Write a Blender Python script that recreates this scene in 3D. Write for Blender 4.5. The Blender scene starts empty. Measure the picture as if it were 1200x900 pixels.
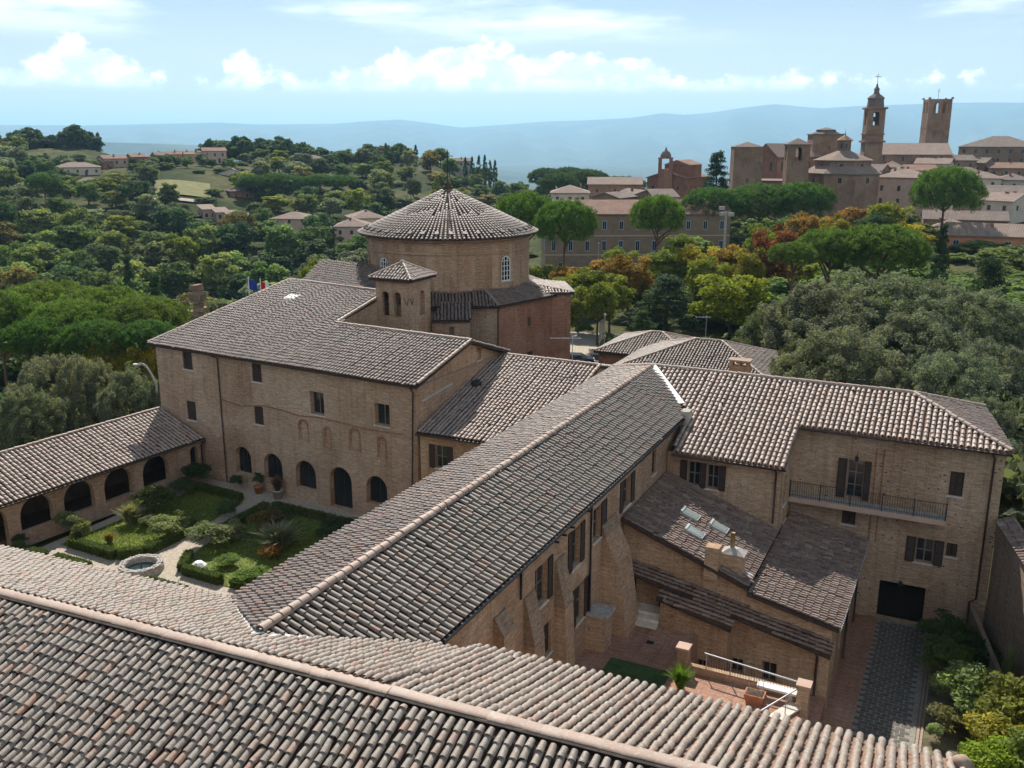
import bpy, math, random
import numpy as np
from mathutils import Vector, Matrix
from mathutils.geometry import tessellate_polygon

random.seed(7)
rng = np.random.default_rng(7)
scene = bpy.context.scene
COL = scene.collection

# ------------------------------------------------------------------ camera
CAM_H, PITCH, YAW, FPX = 26.0, math.radians(14.52), math.radians(26.2), 1100.0
cam_data = bpy.data.cameras.new('camera')
cam_data.sensor_width = 36.0
cam_data.lens = 36.0 * FPX / 1200.0
cam_data.clip_start = 0.5
cam_data.clip_end = 200000.0
cam = bpy.data.objects.new('camera', cam_data)
cam.location = (0, 0, CAM_H)
cam.rotation_euler = (math.pi / 2 - PITCH, 0, YAW)
COL.objects.link(cam)
scene.camera = cam

# ------------------------------------------------------------------ sun and sky
SUN_DIR = Vector((-0.54, 0.90, 1.0)).normalized()          # towards the sun
SUN_EL = math.asin(SUN_DIR.z)
SUN_AZ = math.atan2(SUN_DIR.x, SUN_DIR.y)                   # clockwise from +Y
sun_data = bpy.data.lights.new('sun', 'SUN')
sun_data.energy = 3.9
sun_data.angle = math.radians(0.5)
sun_data.color = (1.0, 0.945, 0.86)
sun = bpy.data.objects.new('sun', sun_data)
sun.rotation_euler = SUN_DIR.to_track_quat('Z', 'Y').to_euler()
sun.location = (-60, 100, 120)
COL.objects.link(sun)

world = bpy.data.worlds.new('World')
scene.world = world
world.use_nodes = True
wn, wl = world.node_tree.nodes, world.node_tree.links
wn.clear()


def nd(nodes, kind, **kw):
    n = nodes.new(kind)
    for k, v in kw.items():
        setattr(n, k, v)
    return n


def wmath(op, a, b=None, c=None, clamp=False):
    n = nd(wn, 'ShaderNodeMath', operation=op, use_clamp=clamp)
    for i, v in enumerate((a, b, c)):
        if v is None:
            continue
        if isinstance(v, (int, float)):
            n.inputs[i].default_value = v
        else:
            wl.new(v, n.inputs[i])
    return n.outputs[0]


def wsmooth(v, lo, hi):
    n = nd(wn, 'ShaderNodeMapRange', interpolation_type='SMOOTHSTEP')
    n.inputs[1].default_value, n.inputs[2].default_value = lo, hi
    wl.new(v, n.inputs[0])
    return n.outputs[0]


sky = nd(wn, 'ShaderNodeTexSky', sky_type='NISHITA', sun_disc=False)
sky.sun_elevation = SUN_EL
sky.sun_rotation = SUN_AZ
sky.altitude = 500.0
sky.air_density = 1.0
sky.dust_density = 0.25
sky.ozone_density = 1.2
tc = nd(wn, 'ShaderNodeTexCoord')
sep = nd(wn, 'ShaderNodeSeparateXYZ')
wl.new(tc.outputs['Generated'], sep.inputs[0])
el = sep.outputs[2]
az = wmath('ARCTAN2', sep.outputs[0], sep.outputs[1])


def wnoise(u, v, w, scale, detail=6.0, rough=0.55):
    cv = nd(wn, 'ShaderNodeCombineXYZ')
    for i, q in enumerate((u, v, w)):
        if isinstance(q, (int, float)):
            cv.inputs[i].default_value = q
        else:
            wl.new(q, cv.inputs[i])
    n = nd(wn, 'ShaderNodeTexNoise')
    n.inputs['Scale'].default_value = scale
    n.inputs['Detail'].default_value = detail
    n.inputs['Roughness'].default_value = rough
    wl.new(cv.outputs[0], n.inputs['Vector'])
    return n.outputs['Fac']


# a bank of cumulus low over the horizon, flat below and heaped above
n_big = wnoise(az, wmath('MULTIPLY', el, 0.9), 5.2, 9.0, 2.0, 0.5)
n_puff = wnoise(az, wmath('MULTIPLY', el, 1.25), 1.3, 30.0, 8.0, 0.62)
heap = wmath('ADD', wmath('MULTIPLY', n_big, 1.15), wmath('MULTIPLY', n_puff, 0.65))
rise = wmath('MULTIPLY', wmath('SUBTRACT', el, 0.050), 7.0)
bank = wsmooth(wmath('SUBTRACT', heap, rise), 0.735, 0.82)
bank = wmath('MULTIPLY', bank, wsmooth(el, 0.042, 0.056))
# higher, looser clouds seen in perspective
den = wmath('ADD', el, 0.05)
pu = wmath('DIVIDE', sep.outputs[0], den)
pv = wmath('DIVIDE', sep.outputs[1], den)
n_hi = wnoise(pu, pv, 0.4, 0.42, 8.0, 0.58)
hi = wsmooth(n_hi, 0.50, 0.62)
hi = wmath('MULTIPLY', hi, wsmooth(el, 0.085, 0.12))
cover = wmath('MAXIMUM', wmath('MULTIPLY', bank, 0.92), wmath('MULTIPLY', hi, 0.85))
shade = wmath('MAXIMUM', wmath('MULTIPLY', wsmooth(n_puff, 0.42, 0.60), bank), wsmooth(n_hi, 0.55, 0.70))
ccol = nd(wn, 'ShaderNodeMix', data_type='RGBA')
ccol.inputs[6].default_value = (12.0, 13.2, 13.9, 1)
ccol.inputs[7].default_value = (19.5, 19.6, 19.6, 1)
wl.new(shade, ccol.inputs[0])
veil = nd(wn, 'ShaderNodeMix', data_type='RGBA')
veil.inputs[7].default_value = (9.6, 10.3, 10.9, 1)
veil_f = wmath('MULTIPLY', wsmooth(wmath('MULTIPLY', el, -1.0), -0.17, -0.01), 0.82)
wl.new(veil_f, veil.inputs[0])
wl.new(sky.outputs[0], veil.inputs[6])
mixc = nd(wn, 'ShaderNodeMix', data_type='RGBA')
wl.new(cover, mixc.inputs[0])
wl.new(veil.outputs[2], mixc.inputs[6])
wl.new(ccol.outputs[2], mixc.inputs[7])
bg = nd(wn, 'ShaderNodeBackground')
bg.inputs['Strength'].default_value = 0.046
wl.new(mixc.outputs[2], bg.inputs[0])
wout = nd(wn, 'ShaderNodeOutputWorld')
wl.new(bg.outputs[0], wout.inputs[0])

scene.view_settings.view_transform = 'Standard'
scene.view_settings.look = 'None'
scene.view_settings.exposure = 1.0
scene.view_settings.gamma = 1.0
scene.view_settings.use_curve_mapping = False
scene.cycles.use_denoising = True
scene.cycles.max_bounces = 6
scene.cycles.diffuse_bounces = 3
scene.cycles.glossy_bounces = 2
scene.cycles.transmission_bounces = 3
scene.cycles.transparent_max_bounces = 6
scene.cycles.volume_bounces = 1
scene.cycles.use_adaptive_sampling = True
scene.cycles.adaptive_threshold = 0.02

# ------------------------------------------------------------------ helpers
_fh = Vector((-math.sin(YAW), math.cos(YAW), 0))
_R = Vector((math.cos(YAW), math.sin(YAW), 0))
_F = _fh * math.cos(PITCH) + Vector((0, 0, -math.sin(PITCH)))
_U = _R.cross(_F)


def ray(px, py):
    return _F + _R * ((px - 600) / FPX) + _U * ((450 - py) / FPX)


def at(px, py, d):
    """surveyed point: image bearing and distance along the axis"""
    return Vector((0, 0, CAM_H)) + ray(px, py) * d


def atz(px, py, z):
    r = ray(px, py)
    return Vector((0, 0, CAM_H)) + r * ((z - CAM_H) / r.z)


def proj(p):
    d = Vector(p) - Vector((0, 0, CAM_H))
    z = d.dot(_F)
    if z < 0.1:
        return (-9999, -9999, z)
    return (600 + FPX * d.dot(_R) / z, 450 - FPX * d.dot(_U) / z, z)


def link(o):
    COL.objects.link(o)
    return o


def tag(o, label=None, cat=None, group=None, kind=None):
    if label:
        o['label'] = label
    if cat:
        o['category'] = cat
    if group:
        o['group'] = group
    if kind:
        o['kind'] = kind
    return o


def thing(name, loc, label, cat, group=None, rz=0.0):
    o = link(bpy.data.objects.new(name, None))
    o.empty_display_size = 0.5
    o.location = loc
    o.rotation_euler = (0, 0, rz)
    return tag(o, label, cat, group)


def wparent(o, p):
    """parent a mesh that is built in world coordinates"""
    if p is None:
        return o
    o.parent = p
    if p.type == 'EMPTY':
        m = Matrix.Translation(p.location) @ p.rotation_euler.to_matrix().to_4x4()
        o.matrix_parent_inverse = m.inverted()
    return o


def fast_mesh(name, V, F, attr=None, uv=False):
    """V (n,3) array; F list of equal-length index arrays or list of (array) blocks"""
    V = np.asarray(V, dtype=np.float32).reshape(-1, 3)
    blocks = F if isinstance(F, list) else [F]
    blocks = [np.asarray(b, dtype=np.int32) for b in blocks if len(b)]
    me = bpy.data.meshes.new(name)
    me.vertices.add(len(V))
    me.vertices.foreach_set('co', V.ravel())
    nl = sum(b.size for b in blocks)
    npol = sum(len(b) for b in blocks)
    me.loops.add(nl)
    me.polygons.add(npol)
    loops = np.concatenate([b.ravel() for b in blocks])
    sizes = np.concatenate([np.full(len(b), b.shape[1], dtype=np.int32) for b in blocks])
    starts = np.concatenate([[0], np.cumsum(sizes)[:-1]]).astype(np.int32)
    me.loops.foreach_set('vertex_index', loops)
    me.polygons.foreach_set('loop_start', starts)
    me.polygons.foreach_set('loop_total', sizes)
    if attr is not None:
        a = me.attributes.new('tint', 'FLOAT', 'POINT')
        a.data.foreach_set('value', np.asarray(attr, dtype=np.float32))
    me.update(calc_edges=True)
    me.validate()
    return me


def box_uv(me):
    uvl = me.uv_layers.new(name='UVMap')
    co = np.empty(len(me.vertices) * 3, dtype=np.float32)
    me.vertices.foreach_get('co', co)
    co = co.reshape(-1, 3)
    npol = len(me.polygons)
    nrm = np.empty(npol * 3, dtype=np.float32)
    me.polygons.foreach_get('normal', nrm)
    nrm = nrm.reshape(-1, 3)
    tot = np.empty(npol, dtype=np.int32)
    me.polygons.foreach_get('loop_total', tot)
    vi = np.empty(len(me.loops), dtype=np.int32)
    me.loops.foreach_get('vertex_index', vi)
    n = np.repeat(nrm, tot, axis=0)
    p = co[vi]
    t = np.stack([-n[:, 1], n[:, 0], np.zeros(len(n))], axis=1)
    ln = np.linalg.norm(t, axis=1)
    flat = ln < 0.1
    t[flat] = (1, 0, 0)
    ln[flat] = 1
    t /= ln[:, None]
    b = np.cross(n, t)
    uv = np.stack([(p * t).sum(1), (p * b).sum(1)], axis=1).astype(np.float32)
    uvl.data.foreach_set('uv', uv.ravel())


class MB:
    def __init__(self):
        self.v, self.f = [], []

    def poly(self, pts):
        i = len(self.v)
        self.v += [tuple(p) for p in pts]
        self.f.append(tuple(range(i, i + len(pts))))
        return self

    def quad(self, a, b, c, d):
        return self.poly((a, b, c, d))

    def box(self, x0, y0, z0, x1, y1, z1):
        return self.hexa([(x0, y0, z0), (x1, y0, z0), (x1, y1, z0), (x0, y1, z0)],
                         [(x0, y0, z1), (x1, y0, z1), (x1, y1, z1), (x0, y1, z1)])

    def hexa(self, b, t):
        i = len(self.v)
        n = len(b)
        self.v += [tuple(p) for p in b] + [tuple(p) for p in t]
        self.f.append(tuple(range(i + n - 1, i - 1, -1)))
        self.f.append(tuple(range(i + n, i + 2 * n)))
        for k in range(n):
            j = (k + 1) % n
            self.f.append((i + k, i + j, i + n + j, i + n + k))
        return self

    def obox(self, c, ax, ay, az_, hx, hy, hz):
        """oriented box: centre, three unit axes, half sizes"""
        c = Vector(c)
        ax, ay, az_ = Vector(ax) * hx, Vector(ay) * hy, Vector(az_) * hz
        b = [c - ax - ay - az_, c + ax - ay - az_, c + ax + ay - az_, c - ax + ay - az_]
        t = [p + az_ * 2 for p in b]
        return self.hexa(b, t)

    def tube(self, pts, r, n=6, r1=None, cap=True):
        pts = [Vector(p) for p in pts]
        r1 = r if r1 is None else r1
        rings = []
        for k, p in enumerate(pts):
            d = (pts[min(k + 1, len(pts) - 1)] - pts[max(k - 1, 0)]).normalized()
            up = Vector((0, 0, 1)) if abs(d.z) < 0.9 else Vector((1, 0, 0))
            a = d.cross(up).normalized()
            b = d.cross(a)
            rr = r + (r1 - r) * k / max(1, len(pts) - 1)
            i = len(self.v)
            self.v += [tuple(p + (a * math.cos(2 * math.pi * q / n) + b * math.sin(2 * math.pi * q / n)) * rr) for q in range(n)]
            rings.append(i)
        for k in range(len(rings) - 1):
            for q in range(n):
                j = (q + 1) % n
                self.f.append((rings[k] + q, rings[k] + j, rings[k + 1] + j, rings[k + 1] + q))
        if cap:
            self.f.append(tuple(rings[0] + q for q in range(n)))
            self.f.append(tuple(rings[-1] + q for q in reversed(range(n))))
        return self

    def lathe(self, prof, c, n=24, a0=0.0, a1=2 * math.pi):
        c = Vector(c)
        full = abs(a1 - a0 - 2 * math.pi) < 1e-6
        m = n if full else n + 1
        base = len(self.v)
        for (r, z) in prof:
            for q in range(m):
                a = a0 + (a1 - a0) * q / n
                self.v.append((c.x + r * math.cos(a), c.y + r * math.sin(a), c.z + z))
        for k in range(len(prof) - 1):
            for q in range(n):
                j = (q + 1) % m
                self.f.append((base + k * m + q, base + k * m + j, base + (k + 1) * m + j, base + (k + 1) * m + q))
        return self

    def build(self, name, mat, parent=None, smooth=False, uv=True):
        me = bpy.data.meshes.new(name)
        me.from_pydata(self.v, [], self.f)
        me.validate()
        me.update()
        if uv:
            box_uv(me)
        me.materials.append(mat)
        if smooth:
            me.polygons.foreach_set('use_smooth', [True] * len(me.polygons))
        return wparent(link(bpy.data.objects.new(name, me)), parent)


# ------------------------------------------------------------------ materials
class MT:
    """small wrapper for writing node materials"""

    def __init__(self, name, rough=0.85, spec=0.25):
        self.m = bpy.data.materials.new(name)
        self.m.use_nodes = True
        self.n, self.l = self.m.node_tree.nodes, self.m.node_tree.links
        self.b = self.n['Principled BSDF']
        self.b.inputs['Roughness'].default_value = rough
        self.b.inputs['Specular IOR Level'].default_value = spec
        self.out = self.n['Material Output']

    def node(self, kind, **kw):
        return nd(self.n, kind, **kw)

    def coord(self, which='UV'):
        t = self.node('ShaderNodeTexCoord')
        return t.outputs[which]

    def mapping(self, v, scale=(1, 1, 1)):
        m = self.node('ShaderNodeMapping')
        m.inputs['Scale'].default_value = scale
        self.l.new(v, m.inputs['Vector'])
        return m.outputs[0]

    def noise(self, v, scale, detail=4.0, rough=0.55, out='Fac'):
        n = self.node('ShaderNodeTexNoise')
        n.inputs['Scale'].default_value = scale
        n.inputs['Detail'].default_value = detail
        n.inputs['Roughness'].default_value = rough
        self.l.new(v, n.inputs['Vector'])
        return n.outputs[out]

    def ramp(self, f, stops, interp='LINEAR'):
        r = self.node('ShaderNodeValToRGB')
        r.color_ramp.interpolation = interp
        e = r.color_ramp.elements
        while len(e) > 1:
            e.remove(e[-1])
        e[0].position, e[0].color = stops[0][0], (*stops[0][1], 1)
        for p, c in stops[1:]:
            x = e.new(p)
            x.color = (*c, 1)
        self.l.new(f, r.inputs[0])
        return r.outputs[0]

    def mix(self, f, a, b, blend='MIX'):
        m = self.node('ShaderNodeMix', data_type='RGBA', blend_type=blend)
        for i, v in ((0, f), (6, a), (7, b)):
            if isinstance(v, (int, float)):
                m.inputs[i].default_value = v
            elif isinstance(v, tuple):
                m.inputs[i].default_value = (*v, 1)
            else:
                self.l.new(v, m.inputs[i])
        return m.outputs[2]

    def math(self, op, a, b=None, clamp=False):
        m = self.node('ShaderNodeMath', operation=op, use_clamp=clamp)
        for i, v in enumerate((a, b)):
            if v is None:
                continue
            if isinstance(v, (int, float)):
                m.inputs[i].default_value = v
            else:
                self.l.new(v, m.inputs[i])
        return m.outputs[0]

    def maprange(self, v, a, b, c=0.0, d=1.0):
        m = self.node('ShaderNodeMapRange')
        for i, q in enumerate((a, b, c, d)):
            m.inputs[i + 1].default_value = q
        self.l.new(v, m.inputs[0])
        return m.outputs[0]

    def attr(self, name='tint', out='Fac'):
        a = self.node('ShaderNodeAttribute', attribute_name=name)
        return a.outputs[out]

    def color(self, c):
        if isinstance(c, tuple):
            self.b.inputs['Base Color'].default_value = (*c, 1)
        else:
            self.l.new(c, self.b.inputs['Base Color'])
        return self

    def bump(self, h, strength=0.4, dist=0.02):
        b = self.node('ShaderNodeBump')
        b.inputs['Strength'].default_value = strength
        b.inputs['Distance'].default_value = dist
        self.l.new(h, b.inputs['Height'])
        self.l.new(b.outputs[0], self.b.inputs['Normal'])
        return self


def m_brick(name, c0, c1, c2, holes=0.0, fine=1.0):
    t = MT(name, 0.92, 0.15)
    uv = t.coord('UV')
    big = t.noise(uv, 0.22, 5, 0.6)
    col = t.ramp(big, [(0.32, c0), (0.5, c1), (0.68, c2)])
    strk = t.noise(t.mapping(uv, (0.9, 5.5, 1)), 1.5, 5, 0.7)
    col = t.mix(t.maprange(strk, 0.35, 0.7), col, t.mix(1.0, col, (0.66, 0.60, 0.56), 'MULTIPLY'))
    run = t.noise(t.mapping(uv, (3.0, 0.16, 1)), 1.0, 4, 0.65)
    col = t.mix(t.maprange(run, 0.50, 0.68, 0, 0.55), col, t.mix(1.0, col, (0.60, 0.56, 0.53), 'MULTIPLY'))
    vp = t.node('ShaderNodeTexVoronoi')
    vp.inputs['Scale'].default_value = 0.38
    vp.inputs['Randomness'].default_value = 1.0
    wob = t.noise(uv, 1.6, 3, 0.6, 'Color')
    t.l.new(t.mix(0.35, uv, wob), vp.inputs['Vector'])
    sv_ = t.node('ShaderNodeSeparateColor')
    t.l.new(vp.outputs['Color'], sv_.inputs[0])
    col = t.mix(t.maprange(sv_.outputs[0], 0.62, 0.66, 0, 0.6), col, t.mix(1.0, col, (0.80, 0.72, 0.68), 'MULTIPLY'))
    col = t.mix(t.maprange(sv_.outputs[1], 0.70, 0.74, 0, 0.6), col, t.mix(1.0, col, (1.18, 1.17, 1.16), 'MULTIPLY'))
    br = t.node('ShaderNodeTexBrick')
    br.inputs['Scale'].default_value = 1.0
    br.inputs['Brick Width'].default_value = 0.30
    br.inputs['Row Height'].default_value = 0.085
    br.inputs['Mortar Size'].default_value = 0.011
    br.inputs['Color1'].default_value = (0.74, 0.70, 0.66, 1)
    br.inputs['Color2'].default_value = (1.18, 1.10, 1.04, 1)
    br.inputs['Mortar'].default_value = (0.98, 0.98, 0.95, 1)
    t.l.new(uv, br.inputs['Vector'])
    col = t.mix(0.75 * fine, col, t.mix(1.0, col, br.outputs['Color'], 'MULTIPLY'))
    sp = t.noise(uv, 9.0, 3, 0.7)
    col = t.mix(t.maprange(sp, 0.35, 0.65), t.mix(1.0, col, (0.78, 0.76, 0.74), 'MULTIPLY'), t.mix(1.0, col, (1.15, 1.12, 1.08), 'MULTIPLY'))
    if holes:
        v = t.node('ShaderNodeTexVoronoi')
        v.inputs['Scale'].default_value = 2.6
        t.l.new(t.mapping(uv, (1, 1.7, 1)), v.inputs['Vector'])
        msk = t.math('MULTIPLY', t.math('LESS_THAN', v.outputs['Distance'], 0.17), t.maprange(t.noise(uv, 0.45, 3), 0.46, 0.56))
        col = t.mix(t.math('MULTIPLY', msk, holes), col, (0.035, 0.028, 0.024))
    t.color(col)
    t.bump(t.math('ADD', br.outputs['Fac'], t.math('MULTIPLY', sp, -1.2)), 0.5, 0.008)
    return t.m


def m_tile(name, stops, lichen=(0.30, 0.29, 0.26), lich=0.5, dark=0.35):
    """clay tile: each tile its own shade, lichen crust over it"""
    t = MT(name, 0.66, 0.6)
    geo = t.node('ShaderNodeNewGeometry')
    pos = geo.outputs['Position']
    base = t.ramp(t.attr(), stops)
    ln = t.noise(pos, 2.2, 6, 0.7)
    ln2 = t.noise(pos, 17.0, 5, 0.75)
    f = t.math('MULTIPLY', t.maprange(t.math('ADD', t.math('MULTIPLY', ln, 0.6), t.math('MULTIPLY', ln2, 0.4)), 0.44, 0.55), lich, clamp=True)
    col = t.mix(f, base, lichen)
    spot = t.noise(pos, 19.0, 3, 0.8)
    col = t.mix(t.maprange(spot, 0.55, 0.66, 0, dark), col, (0.05, 0.043, 0.037))
    crust = t.noise(pos, 8.5, 4, 0.7)
    col = t.mix(t.maprange(crust, 0.55, 0.63, 0, 0.55), col, tuple(min(0.6, q * 1.45) for q in lichen))
    t.color(col)
    t.bump(t.math('ADD', ln2, spot), 0.4, 0.004)
    return t.m


def m_plain(name, c, rough=0.7, spec=0.3, var=0.25, scale=3.0, metal=0.0, bump=0.2):
    t = MT(name, rough, spec)
    pos = t.node('ShaderNodeNewGeometry').outputs['Position']
    n = t.noise(pos, scale, 5, 0.65)
    lo = tuple(max(0.0, q * (1 - var)) for q in c)
    hi_ = tuple(q * (1 + var) for q in c)
    t.color(t.ramp(n, [(0.3, lo), (0.7, hi_)]))
    t.b.inputs['Metallic'].default_value = metal
    if bump:
        t.bump(n, bump, 0.01)
    return t.m


def m_farroof(name, c0, c1, pitch=0.30):
    t = MT(name, 0.92, 0.15)
    uv = t.coord('UV')
    sx = t.node('ShaderNodeSeparateXYZ')
    t.l.new(uv, sx.inputs[0])
    wave = t.math('SINE', t.math('MULTIPLY', sx.outputs[0], 2 * math.pi / pitch))
    n = t.noise(uv, 0.35, 5, 0.65)
    n2 = t.noise(uv, 3.5, 4, 0.7)
    col = t.ramp(t.math('ADD', t.math('MULTIPLY', n, 0.6), t.math('MULTIPLY', n2, 0.4)), [(0.34, c0), (0.64, c1)])
    t.color(col)
    t.bump(wave, 0.9, 0.06)
    return t.m


def m_leaf(name, trans=0.35, gloss=0.45):
    t = MT(name, gloss, 0.12)
    oi = t.node('ShaderNodeObjectInfo')
    tint = t.attr()
    bright = t.ramp(tint, [(0.0, (0.55, 0.60, 0.66)), (0.5, (1.2, 1.2, 1.2)), (1.0, (2.0, 1.85, 1.55))])
    col = t.mix(1.0, oi.outputs['Color'], bright, 'MULTIPLY')
    t.color(col)
    tr = t.node('ShaderNodeBsdfTranslucent')
    t.l.new(t.mix(1.0, col, (1.25, 1.35, 0.7), 'MULTIPLY'), tr.inputs[0])
    mx = t.node('ShaderNodeMixShader')
    mx.inputs[0].default_value = trans
    t.l.new(t.b.outputs[0], mx.inputs[1])
    t.l.new(tr.outputs[0], mx.inputs[2])
    t.l.new(mx.outputs[0], t.out.inputs[0])
    return t.m


M = {}
M['brick_left'] = m_brick('brick_rose_grey', (0.42, 0.315, 0.235), (0.52, 0.41, 0.32), (0.57, 0.47, 0.38), 0.4)
M['brick_mid'] = m_brick('brick_buff', (0.42, 0.295, 0.20), (0.51, 0.38, 0.27), (0.56, 0.445, 0.335), 0.45)
M['brick_right'] = m_brick('brick_ochre', (0.41, 0.31, 0.22), (0.51, 0.40, 0.30), (0.56, 0.45, 0.35), 0.95)
M['brick_church'] = m_brick('brick_church', (0.41, 0.285, 0.19), (0.49, 0.355, 0.25), (0.54, 0.41, 0.305), 0.15)
M['brick_red'] = m_brick('brick_red', (0.30, 0.165, 0.115), (0.37, 0.21, 0.15), (0.42, 0.26, 0.19), 0.1)
M['brick_town'] = m_brick('brick_town', (0.28, 0.19, 0.135), (0.35, 0.245, 0.18), (0.39, 0.285, 0.22), 0.0)
M['brick_town_red'] = m_brick('brick_town_red', (0.31, 0.16, 0.12), (0.36, 0.20, 0.15), (0.40, 0.24, 0.19), 0.0)
M['rubble'] = m_brick('rubble_stone', (0.27, 0.22, 0.17), (0.37, 0.30, 0.23), (0.43, 0.36, 0.29), 0.5)
M['stucco_ochre'] = m_plain('stucco_ochre', (0.235, 0.165, 0.11), 0.9, 0.1, 0.18, 0.5)
M['stucco_pink'] = m_plain('stucco_pink', (0.47, 0.33, 0.26), 0.9, 0.1, 0.12, 0.6)
M['stucco_cream'] = m_plain('stucco_cream', (0.56, 0.48, 0.38), 0.9, 0.1, 0.12, 0.6)
M['stucco_orange'] = m_plain('stucco_orange', (0.52, 0.22, 0.11), 0.9, 0.1, 0.12, 0.6)
M['stucco_grey'] = m_plain('stucco_grey', (0.42, 0.38, 0.34), 0.9, 0.1, 0.15, 0.6)
M['mortar'] = m_plain('pale_mortar', (0.34, 0.25, 0.19), 0.95, 0.1, 0.3, 5.0)
M['terracotta'] = m_plain('terracotta', (0.42, 0.17, 0.09), 0.85, 0.2, 0.25, 6.0)
M['stone'] = m_plain('grey_stone', (0.38, 0.35, 0.31), 0.9, 0.15, 0.3, 4.0, bump=0.5)
M['stone_pale'] = m_plain('pale_stone', (0.58, 0.52, 0.45), 0.9, 0.15, 0.2, 4.0)
M['wood'] = m_plain('dark_brown_wood', (0.045, 0.028, 0.022), 0.6, 0.3, 0.35, 9.0)
M['wood_red'] = m_plain('red_brown_wood', (0.10, 0.035, 0.025), 0.6, 0.3, 0.3, 9.0)
M['frame'] = m_plain('window_frame', (0.20, 0.16, 0.13), 0.6, 0.3, 0.2, 9.0)
M['white'] = m_plain('white_paint', (0.78, 0.76, 0.72), 0.6, 0.3, 0.06, 5.0)
M['copper'] = m_plain('brown_copper', (0.055, 0.032, 0.026), 0.5, 0.5, 0.3, 4.0, 0.3, 0.0)
M['iron'] = m_plain('dark_iron', (0.022, 0.022, 0.025), 0.55, 0.4, 0.3, 6.0)
M['steel'] = m_plain('brushed_steel', (0.42, 0.42, 0.42), 0.45, 0.4, 0.1, 5.0, 0.6, 0.0)
M['lead'] = m_plain('pale_sheet_metal', (0.46, 0.475, 0.46), 0.5, 0.4, 0.15, 3.0, 0.3, 0.05)
M['dark'] = m_plain('deep_shade_timber', (0.012, 0.011, 0.011), 0.8, 0.2, 0.2, 5.0)
t_ = MT('window_glass', 0.06, 0.6)
t_.color((0.018, 0.022, 0.026))
M['glass'] = t_.m
t_ = MT('skylight_glass', 0.12, 0.8)
t_.color((0.22, 0.25, 0.24))
M['skyglass'] = t_.m
M['asphalt'] = m_plain('asphalt', (0.055, 0.055, 0.058), 0.9, 0.2, 0.25, 1.5)
M['gravel'] = m_plain('pale_gravel', (0.38, 0.325, 0.255), 0.95, 0.1, 0.3, 5.0, bump=0.6)
M['lawn'] = m_plain('lawn_grass', (0.105, 0.135, 0.030), 0.9, 0.15, 0.45, 1.6, bump=0.6)
M['sett'] = m_plain('grey_sandstone_sett', (0.115, 0.105, 0.092), 0.85, 0.2, 0.35, 3.0, bump=0.5)
M['paver'] = m_brick('brick_paving', (0.33, 0.20, 0.15), (0.42, 0.26, 0.20), (0.47, 0.33, 0.26), 0.0)
M['bark'] = m_plain('bark', (0.085, 0.062, 0.045), 0.95, 0.1, 0.4, 4.0, bump=0.7)
M['bark_pine'] = m_plain('bark_pine', (0.16, 0.095, 0.062), 0.95, 0.1, 0.4, 3.0, bump=0.7)
M['leaf'] = m_leaf('leaf', 0.42, 0.7)
M['needle'] = m_leaf('needle', 0.35, 0.7)
M['farroof_red'] = m_farroof('far_roof_red', (0.22, 0.125, 0.09), (0.36, 0.23, 0.17))
M['farroof_grey'] = m_farroof('far_roof_grey', (0.17, 0.125, 0.105), (0.28, 0.22, 0.185))
M['farroof_pale'] = m_farroof('far_roof_pale', (0.25, 0.175, 0.14), (0.36, 0.275, 0.225))
# clay tile palettes of the single roofs
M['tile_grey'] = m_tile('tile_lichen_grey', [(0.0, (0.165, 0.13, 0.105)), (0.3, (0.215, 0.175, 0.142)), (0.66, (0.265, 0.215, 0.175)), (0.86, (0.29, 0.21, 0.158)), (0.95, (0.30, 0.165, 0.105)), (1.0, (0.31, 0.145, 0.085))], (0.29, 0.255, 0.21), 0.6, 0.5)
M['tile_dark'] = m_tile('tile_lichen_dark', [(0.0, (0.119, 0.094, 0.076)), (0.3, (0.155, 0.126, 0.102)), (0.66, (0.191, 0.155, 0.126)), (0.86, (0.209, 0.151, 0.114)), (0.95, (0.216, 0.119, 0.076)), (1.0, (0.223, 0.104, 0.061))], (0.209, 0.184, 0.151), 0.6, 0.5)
M['tile_buff'] = m_tile('tile_pale_buff', [(0.0, (0.15, 0.10, 0.075)), (0.4, (0.22, 0.155, 0.118)), (0.8, (0.27, 0.195, 0.15)), (1.0, (0.28, 0.145, 0.095))], (0.30, 0.27, 0.22), 0.65, 0.5)
M['tile_mid'] = m_tile('tile_mixed', [(0.0, (0.085, 0.052, 0.043)), (0.3, (0.15, 0.102, 0.08)), (0.7, (0.215, 0.155, 0.125)), (0.9, (0.25, 0.155, 0.11)), (1.0, (0.21, 0.085, 0.052))], (0.215, 0.185, 0.155), 0.5, 0.45)
M['tile_rose'] = m_tile('tile_pale_rose', [(0.0, (0.25, 0.175, 0.14)), (0.5, (0.36, 0.265, 0.215)), (0.9, (0.43, 0.33, 0.27)), (1.0, (0.36, 0.19, 0.13))], (0.40, 0.34, 0.285), 0.5, 0.35)
M['tile_red'] = m_tile('tile_dark_red', [(0.0, (0.105, 0.058, 0.042)), (0.5, (0.155, 0.085, 0.058)), (0.9, (0.21, 0.125, 0.09)), (1.0, (0.28, 0.21, 0.17))], (0.24, 0.20, 0.165), 0.35, 0.4)
M['ridge'] = m_tile('ridge_tile', [(0.0, (0.28, 0.175, 0.125)), (0.6, (0.34, 0.225, 0.165)), (1.0, (0.36, 0.265, 0.205))], (0.30, 0.25, 0.20), 0.4, 0.35)
M['pan_warm'] = m_plain('channel_tile_warm', (0.23, 0.15, 0.11), 0.95, 0.1, 0.35, 4.0)
M['pan_dark'] = m_plain('channel_tile_dark', (0.06, 0.043, 0.036), 0.95, 0.1, 0.35, 4.0)  # darkened to put shade into the gaps between cover tiles

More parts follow.
